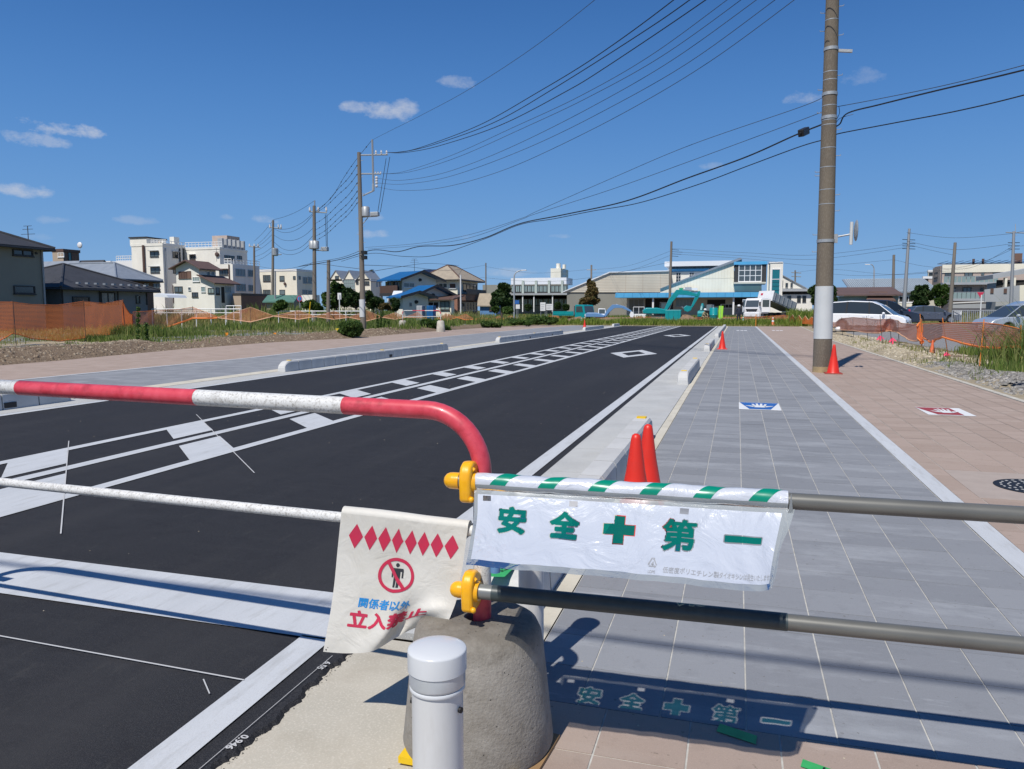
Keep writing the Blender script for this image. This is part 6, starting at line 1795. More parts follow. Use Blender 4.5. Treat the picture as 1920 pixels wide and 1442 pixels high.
# 8 beige house with a tan hipped roof
k = Block(796,858,896,96.0); t = Thing('house','beige two-storey house with a tan hipped tile roof and roof panels','house',k.C)
ze = k.z(858,523.5); zm = k.z(858,552); walls(t,k,zm,ze,M['wall_cream']); walls(t,k,0,zm - .002,M['wall_brick'],.03,k.W - .03,.03,k.D - .03,'lower_wall')
ro = roof_hip(t,k,ze,ze + 2.05,'roof_tan',.8,inset=3.4,mridge='trim_brown')
def on_slope(k,a,b,ze,zr,ov,th):   # point on the front slope
    bb = k.D / 2 + ov; return k.P(a,b,ze + (zr - ze) * (b + ov) / bb + th)
mb = MB()
for i in range(3):
    for j in range(2 if i else 1):
        a0,b0 = 2.2 + i * 1.25,.5 + j * 1.0; q = [on_slope(k,a,b,ze,ze + 2.05,.8,.10) for a,b in ((a0,b0),(a0 + 1.2,b0),(a0 + 1.2,b0 + .95),(a0,b0 + .95))]; mb.prism(q,Vz(.05))
t.part('roof_panel',mb,M['solar'],kind='stuff')
win(t,k.A,823.5,532,838,539,2,gl='glass_mid'); win(t,k.A,843.5,532,854.5,540,1,gl='trim_brown'); win(t,k.B,868,533,893,545,4,fr='trim_dark')
s0,s1,z0,z1 = rect_on(k.B,860,543,897,552); mb = MB(); pbox(mb,k.B,s0,s1,z0,z1,1.1,1.16); pbox(mb,k.B,s0,s1,z0 - .1,z0,0,1.1); t.part('balcony',mb,M['trim_dark'])
s0,s1,z0,z1 = rect_on(k.B,860,553,898,564); mb = MB(); pbox(mb,k.B,s0,s1,z0,z1,.0,1.0); t.part('fascia',mb,M['trim_brown'])
win(t,k.B,866,567,893,582,5,fr='galv',gl='glass_dark'); pipe_v(t,k.A,845,552,582,'trim_dark',.05)
p = atT(864,585,82); single('lamp_post',(lambda mb: (mb.tube([Vector((p.x,p.y,0)),Vector((p.x,p.y,atT(864,516,82).z))],.08,8),mb)[1])(MB()),M['white_plastic'],'plain white post before the brick corner of the beige house','post')
k = Block(900,930,938,100.0); t = Thing('shed','blue-walled shed with a tan roof right of the beige house','building',k.C); zt = k.z(930,568); walls(t,k,0,zt,M['blue_paint'])
roof_gable(t,k,zt,zt + 1.2,'u','roof_tan',.4,mw='wall_brown'); win(t,k.A,918,572,926,582,1,fr='trim_brown',gl='wall_tan')

# 9 the station: platforms at the left, big sheds, main building with the glazed bay
t = Thing('station_platform','long glazed station platform under a pale flat roof left of the white tower','station',atY(960,582,150))
pl = Plane(960,152.0); p2 = Plane(960,147.0)
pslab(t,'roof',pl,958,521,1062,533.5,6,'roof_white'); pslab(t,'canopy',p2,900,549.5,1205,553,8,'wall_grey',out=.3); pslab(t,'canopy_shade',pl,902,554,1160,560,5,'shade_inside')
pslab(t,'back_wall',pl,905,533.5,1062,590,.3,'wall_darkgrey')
for i in range(14): x = 960 + i * 7.4; win(t,pl,x,536,x + 5.6,547,2,fr='trim_dark',gl='glass_pale',fw=.08)
for i in range(6): x = 979 + 24.5 * i; (pslab(t,'column',pl,x,526,x + 4,550,0,'wall_palegreen',out=.35) if x < 1060 else None)
for i in range(26): x = 905 + i * 9.6; (win(t,pl,x,561,x + 6.5,572,2,fr='trim_dark',gl='glass_pale',fw=.07) if not 1096 < x < 1130 else None)
for x in (905,925,951,979,1000,1035,1063,1095,1130,1160): pslab(t,'column',p2,x,553,x + 1.8,585,.3,'trim_white',out=0)
k = Block(1032,1051,1065,300.0); t = Thing('tower_building','distant white tower block rising behind the platforms','building',k.C); zt = k.z(1051,503); walls(t,k,0,zt,M['wall_white'])
mb = MB(); c = k.P(k.W * .0 + 1.2,k.D * .25,zt); mb.lathe([(.9,0),(.9,2.1)],c + Vector((-.6,0,0)),12); mb.lathe([(.7,0),(.7,1.7)],c + Vector((1.6,1,0)),12); t.part('roof_tank',mb,M['wall_white'])
for y in (506,515,524,533,542): win(t,k.B,1055,y,1061,y + 5,1,fr='trim_white',gl='glass_mid',fw=.3)
t = Thing('station_shed','beige station shed whose white-edged roof slopes down to the left','station',atY(1150,582,131))
pl = Plane(1150,131.0); ppoly(t,'wall',pl,[(1055,548),(1143,511.5),(1254,508.5),(1254,548)],12,'wall_beige')
ppoly(t,'roof',pl,[(1053,547.5),(1142.5,509.5),(1254,507),(1254,508.6),(1143,511.6),(1057,547.5)],12.5,'roof_white',off=.3)
for i in range(1,12): y = 511 + i * 3; xl = 1143 - max(0,(y - 511.5)) * 2.38; pslab(t,'cladding_joint',pl,xl + 3,y,1254,y + .22,0,'wall_tan',out=.02)
for x in (1173,1205,1238): pslab(t,'cladding_joint',pl,x,512,x + .4,548,0,'wall_tan',out=.03)
pslab(t,'back_wall',pl,1062.5,548,1254,592,.2,'wall_darkgrey',out=-3.0); pslab(t,'inner_wall',pl,1175,553,1254,590,.2,'wall_beige',out=-1.0)
t = Thing('station_building','main station building with a sloping cream wall, glazed bay and blue canopy','station',atY(1340,582,128))
pb = Plane(1340,136.0); pf_ = Plane(1340,129.0); pc = Plane(1340,122.5); pe = Plane(1340,127.0)
pslab(t,'rear_wall',pb,1254,509,1392,560,8,'wall_white'); pslab(t,'rear_window_band',pb,1258,499,1374,504.2,7.8,'glass_dark',out=-.1)
for i in range(15): x = 1262 + i * 8; pslab(t,'mullion',pb,x,499,x + .5,504.2,0,'galv',out=.0)
pslab(t,'rear_roof',pb,1247,490,1390,499,9,'roof_white',out=1.0); pslab(t,'rear_blue_band',pb,1254,504.2,1330,509,8,'canopy_blue',out=.25)
win(t,pb,1268,511.5,1276,529,2,3,gl='glass_dark'); win(t,pb,1293,511.5,1301,520,2,2,gl='glass_dark'); pslab(t,'corner_trim',pb,1251.5,505,1255,546,1,'trim_white',out=.3)
ppoly(t,'front_wall',pf_,[(1238,541),(1376,492),(1376,532.5),(1428,532.5),(1428,552),(1238,552)],6.5,'wall_cream')
for i in range(24): 
    x = 1243 + i * 5.75; yt = 541 - (x - 1238) * .355 + .3; pslab(t,'cladding_joint',pf_,x,max(492.5,yt),x + .28,547,0,'wall_beige',out=.02)
pslab(t,'cladding_joint',pf_,1290,521.5,1376,521.8,0,'wall_beige',out=.03)
ppoly(t,'sloping_roof',pf_,[(1236.5,541.2),(1306,514),(1388,482.8),(1391.5,486),(1376,492),(1238.5,541.4)],7.5,'roof_grey',off=.35)
pslab(t,'bay_roof',pe,1376,490.5,1438.5,496,6,'canopy_blue',out=.25); pslab(t,'bay_wall',pe,1377,496,1437,529,5.5,'trim_dark'); pslab(t,'bay_ledge',pe,1375,529,1436,532,5.6,'wall_beige',out=.3)
o = win(t,pe,1386,497,1427,527,4,3,gl='glass_dark',fw=.11)
pslab(t,'bay_underside_wall',pf_,1376,532.6,1428,536,5,'wall_grey',out=.04)
pslab(t,'canopy',pc,1154,548.5,1438,557.5,5.5,'canopy_blue')
for i in range(1,18): x = 1154 + i * 15.8; pslab(t,'canopy_joint',pc,x,548.5,x + .3,557.5,0,'roof_blue',out=.02)
ppoly(t,'canopy_end',pc,[(1154,557.4),(1157.5,548.6),(1156,548.6),(1152.5,557.4)],5.4,'canopy_blue',off=.03)
pw = Plane(1340,127.5)
pslab(t,'ground_floor_wall',pw,1175,557.5,1440,592,.4,'wall_beige')
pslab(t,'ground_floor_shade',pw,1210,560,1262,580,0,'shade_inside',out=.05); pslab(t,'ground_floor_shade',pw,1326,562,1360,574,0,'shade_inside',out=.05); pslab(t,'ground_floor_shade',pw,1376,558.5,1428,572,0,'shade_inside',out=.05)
for x in (1222,1373.5,1416): pslab(t,'column',pc,x,557.5,x + 3.2,590,.5,'trim_white',out=-1.0)
win(t,pw,1353,571,1373,577,3,fr='trim_white',gl='shade_inside'); win(t,pw,1268,562,1300,574,5,fr='galv',gl='glass_pale'); win(t,pw,1180,562,1206,583,3,fr='galv',gl='wall_darkgrey')
# name boards (too small in the photo to read)
ps = Plane(1340,128.7)
pslab(t,'sign_board',ps,1273.5,540,1281,544.2,0,'green_cone',out=.15); pslab(t,'sign_board',ps,1282,540,1308,544,0,'trim_white',out=.15); pslab(t,'sign_board',ps,1284.5,538.5,1296.5,546.5,0,'wall_grey',out=.25)
# stair tower and right wing
pt_ = Plane(1456,125.0)
t = Thing('stair_tower','slim white glazed stair tower at the right end of the station','station',atY(1456,582,125))
pslab(t,'wall',pt_,1443,492,1467,586,5,'wall_white'); o = win(t,pt_,1447.5,505.5,1461.5,552,1,1,gl='teal_glass',fw=.16)
for y in (523,527.5,535,543): pslab(t,'glazing_bar',pt_,1447.5,y,1461.5,y + 1.2,0,'trim_white' if y < 526 else 'teal_glass',out=.09,par=o)
pslab(t,'cap',pt_,1442.5,491,1467.5,493,5.2,'trim_white',out=.1); pslab(t,'side_column',pt_,1438.5,496,1441.5,548,.5,'wall_cream')
pr2 = Plane(1490,134.0)
t = Thing('station_wing','white right wing of the station with a roof falling to the right','station',atY(1490,582,134))
ppoly(t,'wall',pr2,[(1464,515),(1513,541),(1464,541)],8,'wall_white'); ppoly(t,'roof',pr2,[(1464,513.5),(1516,541.5),(1513,541.6),(1464,515.2)],8.5,'roof_grey',off=.25)
for x0,x1 in ((1466,1468),(1473,1477),(1482.5,1486)): win(t,pr2,x0,531 if x0 > 1470 else 526,x1,538,1,fr='trim_dark')
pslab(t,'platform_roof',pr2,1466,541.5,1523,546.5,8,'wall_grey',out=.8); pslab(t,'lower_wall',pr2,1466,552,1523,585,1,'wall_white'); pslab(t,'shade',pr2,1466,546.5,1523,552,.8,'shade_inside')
for x in (1477,1495,1505): win(t,pr2,x,555,x + 6,566,2,fr='trim_dark',gl='glass_dark')

# 10 right-hand background
k = Block(1650,1590,1587,120.0,side=-1); t = Thing('shed','small white flat-roofed building above the pale blue roof','building',k.C)
zt = k.z(1590,530); walls(t,k,0,k.z(1590,530),M['wall_white']); parapet(t,k,zt,M['trim_white'],.5,.3)
for x in (1603,1623): win(t,k.A,x,536.5,x + 10,541,2,fr='trim_dark',gl='glass_dark')
k = Block(1760,1598,1596,108.0,side=-1,depth=9); t = Thing('shed','long building with a pale blue ribbed metal roof behind the parked vans','building',k.C)
zt = k.z(1598,549.5); walls(t,k,0,zt,M['wall_beige']); mb = MB(); mb.prism([k.P(-.3,-.6,zt),k.P(k.W,-.6,zt),k.P(k.W,k.D,zt + 2.0),k.P(-.3,k.D,zt + 2.0)],Vz(.12)); t.part('roof',mb,M['roof_grey'],merge=True)
mb = MB()
for i in range(40): a = i * k.W / 40; mb.prism([k.P(a,-.62,zt + .12),k.P(a + .08,-.62,zt + .12),k.P(a + .08,k.D,zt + 2.12),k.P(a,k.D,zt + 2.12)],Vz(.08))
t.part('roof_rib',mb,M['wall_paleblue'],kind='stuff')
win(t,k.A,1686,556,1712,566,3,fr='trim_white',gl='shade_inside'); pslab(t,'base_wall',k.A,1684,568,1740,575,0,'wall_cream',out=.1)
k = Block(1683,1573,1571,92.0,side=-1,depth=6); t = Thing('shed','long brown-roofed shed with a pale blue wall just above the white minivan','building',k.C)
zt = k.z(1573,555.5); walls(t,k,0,zt,M['wall_paleblue']); mb = MB(); mb.prism([k.P(-.5,-.8,zt),k.P(k.W + .4,-.8,zt),k.P(k.W + .4,6,zt + 1.0),k.P(-.5,6,zt + 1.0)],Vz(.15)); t.part('roof',mb,M['roof_brown'],merge=True)
win(t,k.A,1626,562,1674,566,6,fr='trim_white',gl='shade_inside')
mb = MB(); q = 0
p0,p1_ = k.A.pt(1624,565,1.2),k.A.pt(1680,565,1.2); mb.prism([p0,p1_,p1_ + Vector((-.6,2.2,1.0)),p0 + Vector((.6,2.2,1.0))],Vz(.12)); t.part('porch_roof',mb,M['trim_brown'],merge=True)
k = Block(1748,1732,1728,150.0,side=-1); 
for (x0,x1,y,m_,Y_) in ((1728,1764,520,'wall_pink',140),(1737,1768,508,'wall_cream',150),(1695,1735,531,'wall_tan',135)):
    k = Block(x1,x0,x0 - 1.5,Y_,side=-1); t = Thing('apartment_building',{520: 'pink-beige building stepping up left of the apartment block',508: 'small cream building top left of the apartment block',531: 'low tan flat-roofed building left of the round trees'}[y],'building',k.C)
    zt = k.z(x0,y); walls(t,k,0,zt,M[m_]); parapet(t,k,zt,M['trim_white'],.15); win(t,k.A,x0 + 5,y + 3,x0 + 12,y + 7,2,fr='trim_dark')
k = Block(1960,1763,1748,115.0,side=-1); t = Thing('apartment_building','beige three-storey apartment block with pale green glass balconies','building',k.C)
zt = k.z(1763,497.5); walls(t,k,0,zt,M['wall_pink']); walls(t,k,zt - 1.0,zt + .05,M['wall_cream'],-.05,k.W,-.12,-.002,'fascia')
pslab(t,'side_wall',k.B,1748,502,1762.5,575,0,'wall_tan',out=.05)
for y in (512,): win(t,k.B,1753,y,1759,y + 8,2,fr='trim_dark')
for (x0,y0,x1,y1) in ((1772,509,1783,519),(1809,509,1823,519),(1840,509,1845,516),(1785,540,1791,548),(1806,540,1820,548),(1838,540,1843,547),(1862,509,1874,516)): win(t,k.A,x0,y0,x1,y1,2,fr='trim_dark',gl='glass_mid')
for (y0,y1) in ((519,530),(548.5,560)):
    s0,s1,z0,z1 = rect_on(k.A,1765,y0,1866,y1); n = 12
    for i in range(n): a = s0 + (s1 - s0) * i / n; mb = MB(); pbox(mb,k.A,a + .03,s0 + (s1 - s0) * (i + 1) / n - .03,z0,z1,1.2,1.24); t.part('balcony_panel',mb,M['glass_pale'])
    mb = MB(); pbox(mb,k.A,s0 - .1,s1,z0 - .30,z0,0,1.3); pbox(mb,k.A,s0,s1,z1,z1 + .05,1.18,1.26); t.part('balcony_slab',mb,M['wall_grey'])
for i in range(12):
    x = 1762 + i * 14; p = k.A.pt(x,496,-1.5); mb = MB(); mb.obox(Vector((p.x,p.y,zt + .25)),(1.0,0,0),(0,1.2,0.0),(0,0,.05)); o = t.part('roof_panel',mb,M['solar']); 
    mb = MB(); mb.prism([Vector((p.x,p.y,zt + .32)),Vector((p.x + 1.05,p.y,zt + .62)),Vector((p.x + 1.05,p.y + 1.4,zt + .62)),Vector((p.x,p.y + 1.4,zt + .32))],Vz(.05)); t.part('roof_panel',mb,M['solar'])
for x in (1825,1843): p = k.A.pt(x,494,-3); mb = MB(); mb.tube([Vector((p.x,p.y,zt)),Vector((p.x,p.y,zt + .95))],.16,8); t.part('chimney_pipe',mb,M['trim_brown'])
p = k.A.pt(1902,488,-3); mb = MB(); mb.box(p.x,p.x + .9,p.y,p.y + .9,zt,zt + 1.6); t.part('roof_hut',mb,M['wall_brown'])
k = Block(1990,1866,1848,92.0,side=-1); t = Thing('apartment_building','grey-walled lower building with deep openings at the right picture edge','building',k.C)
zt = k.z(1866,514); walls(t,k,0,zt - .9,M['wall_grey'])
mb = MB(); mb.prism([k.A.pt(1862,515,.6),k.A.pt(1985,493,.6),k.A.pt(1985,503,.6),k.A.pt(1862,523,.6)],k.vd * 6); t.part('roof',mb,M['wall_grey'],merge=True)
for (x0,x1) in ((1868,1880),(1886,1896),(1904,1922),(1930,1950)): pslab(t,'opening',k.A,x0,525,x1,541,0,'shade_inside',out=.05)
for x0 in (1881,1897,1923): pslab(t,'fin_wall',k.A,x0,521,x0 + 4.5,542,0,'wall_cream',out=.5)
ppoly(t,'garden_wall',k.A,[(1846,543),(1912,535),(1912,566),(1846,566)],.2,'wall_grey',off=1.5); ppoly(t,'garden_wall',k.A,[(1912,535),(1990,530),(1990,566),(1912,566)],.2,'wall_cream',off=1.55)
for x in (1857,1882): pslab(t,'opening',Plane(0,0,0,o=tuple(k.A.at(0,0,1.55))[:2]),x,541,x + 6,550,0,'trim_brown',out=.03)
# low white wall and bank edge before the apartments
t = Thing('garden_wall','low pale retaining wall under the apartment balconies','wall',atY(1800,582,100)); pl = Plane(1800,100.0)
ppoly(t,'coping',pl,[(1780,567.5),(1880,563),(1880,565),(1780,569.5)],.5,'trim_white'); pslab(t,'face',pl,1780,569.5,1960,578,.3,'wall_grey',out=-.1)

# ================================================================== VEHICLES
def place(t,x,y,z,head):
    t.e.location = (x,y,z); t.e.rotation_euler = (0,0,head)
def side_prism(pts,y0,y1):
    mb = MB(); mb.prism([(x,y0,z) for x,z in pts],(0,y1 - y0,0)); return mb
def loft(mb,pts_lo,pts_hi,hw_lo,hw_hi,m=0):
    """side-profile strip (bottom line, top line) with its own half widths: closed solid"""
    n = len(pts_lo); i = len(mb.v)
    for (x,z) in pts_lo: mb.v += [(x,-hw_lo,z),(x,hw_lo,z)]
    for (x,z) in pts_hi: mb.v += [(x,-hw_hi,z),(x,hw_hi,z)]
    L = lambda k,s: i + 2 * k + s; Hh_ = lambda k,s: i + 2 * n + 2 * k + s
    for k in range(n - 1):
        for f in ((L(k,0),L(k + 1,0),Hh_(k + 1,0),Hh_(k,0)),(L(k + 1,1),L(k,1),Hh_(k,1),Hh_(k + 1,1)),(Hh_(k,0),Hh_(k + 1,0),Hh_(k + 1,1),Hh_(k,1)),(L(k,0),L(k,1),L(k + 1,1),L(k + 1,0))):
            mb.f.append(f); mb.m.append(m)
    mb.f.append((L(0,0),Hh_(0,0),Hh_(0,1),L(0,1))); mb.m.append(m); mb.f.append((L(n - 1,0),L(n - 1,1),Hh_(n - 1,1),Hh_(n - 1,0))); mb.m.append(m)
def wheel(t,x,y,r,w=.22,rimr=.66):
    s = 1 if y > 0 else -1
    mb = MB(); prof = [(r * .70,-w / 2),(r * .95,-w / 2),(r,-w * .35),(r,w * .35),(r * .95,w / 2),(r * .70,w / 2)]
    n = 24; i0 = 0
    for (rr,dy) in prof:
        for q in range(n): a = 2 * math.pi * q / n; mb.v.append((x + rr * math.cos(a),y + dy,r + rr * math.sin(a)))
    for j in range(len(prof) - 1):
        for q in range(n): a = j * n + q; b = j * n + (q + 1) % n; mb.f.append((a,b,b + n,a + n)); mb.m.append(0)
    o = t.part('wheel',mb,M['tyre'],smooth=50)
    mb = MB(); yy = y + s * w * .30
    mb.tube([(x,y - s * w * .3,r),(x,yy,r)],r * rimr,20)
    for k in range(5):
        a = 2 * math.pi * k / 5; c,s_ = math.cos(a),math.sin(a)
        mb.obox((x - s_ * .04,yy,r + c * .04),(c * r * rimr * .95,0,s_ * r * rimr * .95),(s_ * .08,0,-c * .08),(0,s * .03,0))
    t.part('rim',mb,M['rim'],parent=o)
def car(label,cat,L,W,Hh_,paint,belt,roof,wheelx,wr,hood,glass='glass_dark',name='parked_car',extra=None):
    """belt: side line (x, z) from tail to nose; roof: glasshouse top line"""
    t = Thing(name,label,cat,(0,0,0))
    hw = W / 2
    # lower body with wheel arches
    bot = []
    for wx in wheelx:
        bot += [(wx + math.cos(a) * (wr + .07),.22 + max(0,math.sin(a)) * (wr + .12) + (wr - .22) * max(0,math.sin(a))) for a in [math.pi * (1 - k / 10) for k in range(11)]]
    lo = [(-L / 2 + .04,.28)] + bot + [(L / 2 - .05,.26)]
    prof = lo + belt[::-1]
    mb = side_prism(prof,-hw,hw); t.part('body',mb,M[paint],bevel=.055,seg=3,smooth=50)
    mb = MB(); mb.box(-L / 2 + .2,L / 2 - .2,-hw + .12,hw - .12,.2,.55); t.part('underbody',mb,M['black_plastic'])
    # glasshouse and roof
    mb = MB(); g0,g1 = roof['lo'],roof['hi']; loft(mb,g0,g1,hw - .05,hw - .19); t.part('glasshouse',mb,M[glass],merge=True,bevel=.02)
    mb = MB(); rt = g1; loft(mb,[(x,z - .01) for x,z in rt],[(x,z + .055) for x,z in roof.get('skin',rt)],hw - .175,hw - .24); t.part('roof',mb,M[paint],merge=True,bevel=.03,smooth=50)
    def lean(x,f): return (hw - .05) + ((hw - .19) - (hw - .05)) * f
    for (xb,xt,w,m_) in roof['pillars']:
        for s in (-1,1):
            def zz(arr,x):
                for (xa,za),(xb_,zb_) in zip(arr,arr[1:]):
                    if xa <= x <= xb_: return za + (zb_ - za) * (x - xa) / (xb_ - xa)
                return arr[0][1] if x < arr[0][0] else arr[-1][1]
            mb = MB(); a,b = Vector((xb,s * (hw - .045),zz(g0,xb))),Vector((xt,s * (hw - .185),zz(g1,xt) + .01))
            mb.hexa([a,a + Vector((w,0,0)),a + Vector((w,s * .012,0)),a + Vector((0,s * .012,0)),b,b + Vector((w,0,0)),b + Vector((w,s * .012,0)),b + Vector((0,s * .012,0))]); t.part('pillar',mb,M[m_])
    for wx in wheelx:
        for s in (-1,1): wheel(t,wx,s * (hw - .12),wr)
    xn = L / 2
    for s in (-1,1):
        mb = MB(); mb.obox((xn - .32,s * (hw - .42) - .0,hood - .30),(.30,0,-.02),(0,s * .38,0),(0,0,.15)); t.part('headlight',mb,M['lamp_glass'],bevel=.03)
        mb = MB(); mb.obox((-L / 2 - .015,s * (hw - .22),.85),(.12,0,0),(0,s * .225,0),(0,0,.35)); t.part('tail_light',mb,M['print_red'],bevel=.02)
        mx = roof['mirror']; mb = MB(); mb.ball((mx[0],s * (hw + .12),mx[1]),.10,.12,.085,n=12,k=8); t.part('wing_mirror',mb,M[paint],smooth=True)
        for dx in roof['doors']:
            mb = MB(); mb.box(dx,dx + .008,s * hw - .004 if s > 0 else s * hw - .003,s * hw + .003 if s > 0 else s * hw + .004,.42,roof['beltz']); t.part('door_gap',mb,M['black_plastic'])
        for dx in roof['handles']:
            mb = MB(); mb.tube([(dx,s * (hw + .018),roof['beltz'] - .12),(dx + .2,s * (hw + .018),roof['beltz'] - .12)],.016,6); t.part('door_handle',mb,M['rim' if paint != 'white_paint' else paint])
        mb = MB(); mb.box(-L / 2 + 1.2,L / 2 - 1.3,s * hw - .02,s * hw + .012,.27,.36); t.part('side_sill',mb,M['black_plastic'])
    mb = MB(); mb.box(xn - .10,xn + .012,-hw + .5,hw - .5,.42,hood - .32); t.part('grille',mb,M['black_plastic'],bevel=.02)
    mb = MB(); mb.box(xn - .02,xn + .02,-.17,.17,.45,.60); t.part('number_plate',mb,M['white_plastic'])
    mb = MB(); mb.box(xn - .16,xn + .004,-hw + .18,hw - .18,.24,.36); t.part('bumper_inset',mb,M['black_plastic'],bevel=.02)
    return t
MV = dict(lo=[(-2.40,1.10),(-1.0,1.10),(.6,1.06),(1.75,1.02)],hi=[(-2.18,1.80),(-1.0,1.87),(.35,1.82),(.85,1.62)],skin=[(-2.1,1.80),(-1.0,1.87),(.28,1.82),(.72,1.64)],
          pillars=[(-2.40,-2.20,.10,'white_paint'),(-1.28,-1.24,.10,'black_plastic'),(.18,.12,.08,'black_plastic'),(1.62,.78,.07,'white_paint')],mirror=(1.12,1.12),doors=(-1.02,.18,1.28),handles=(-.18,.30),beltz=1.04)
def minivan(label,paint):
    r = dict(MV); r['pillars'] = [(a,b,c,(paint if m == 'white_paint' else m)) for a,b,c,m in MV['pillars']]
    return car(label,'minivan',4.90,1.85,1.9,paint,[(-2.45,.35),(-2.47,.9),(-2.42,1.12),(-1,1.12),(.7,1.07),(1.72,1.04),(2.25,.90),(2.42,.74),(2.45,.40)],r,(-1.45,1.50),.33,.92)
v = minivan('long white minivan parked nearest behind the orange netting','white_paint')
# its near long side runs along the picture; columns 1562..1705
pa,pb_ = atT(1706,600,48.5),atT(1556,600,51.5); mid = (pa + pb_) / 2; hd = math.atan2(pa.y - pb_.y,pa.x - pb_.x)
place(v,mid.x,mid.y,H1(mid.x,mid.y) + .05,hd)
sv = (pa - pb_).length / 4.98; v.e.scale = (sv,1.0,1.03)
v = minivan('dark navy minivan parked behind the white one','navy_paint')
pa,pb_ = atT(1720,600,57.0),atT(1605,600,58.0); mid = (pa + pb_) / 2; place(v,mid.x - .35,mid.y,H1(mid.x,mid.y) + .02,math.atan2(pa.y - pb_.y,pa.x - pb_.x))
SUVR = dict(lo=[(-2.05,.98),(-1.0,.98),(.3,.95),(1.20,.92)],hi=[(-1.60,1.38),(-.9,1.47),(-.1,1.46),(.35,1.36)],pillars=[(-2.0,-1.62,.16,'dark_paint'),(-1.05,-.98,.07,'black_plastic'),(-.05,-.08,.07,'black_plastic'),(1.1,.32,.06,'dark_paint')],
            mirror=(.72,1.0),doors=(-.95,.0,1.0),handles=(-.72,.20),beltz=.92)
v = car('dark grey hatchback facing right beside the white notice','car',4.35,1.78,1.5,'dark_paint',[(-2.14,.35),(-2.17,.75),(-2.08,1.0),(-1,1.0),(.3,.96),(1.18,.93),(1.85,.82),(2.12,.66),(2.17,.38)],SUVR,(-1.30,1.32),.325,.84)
pa,pb_ = atT(1790,600,66.5),atT(1699,600,66.5); mid = (pa + pb_) / 2; place(v,mid.x,mid.y,.36,math.atan2(pa.y - pb_.y,pa.x - pb_.x) - .10)
v = minivan('pale silver minivan half hidden by the tall weeds at the right edge','silver_paint')
pa = atT(1846,600,40.0); place(v,pa.x + 2.3,pa.y + 1.0,.08,rad(180 + 14))

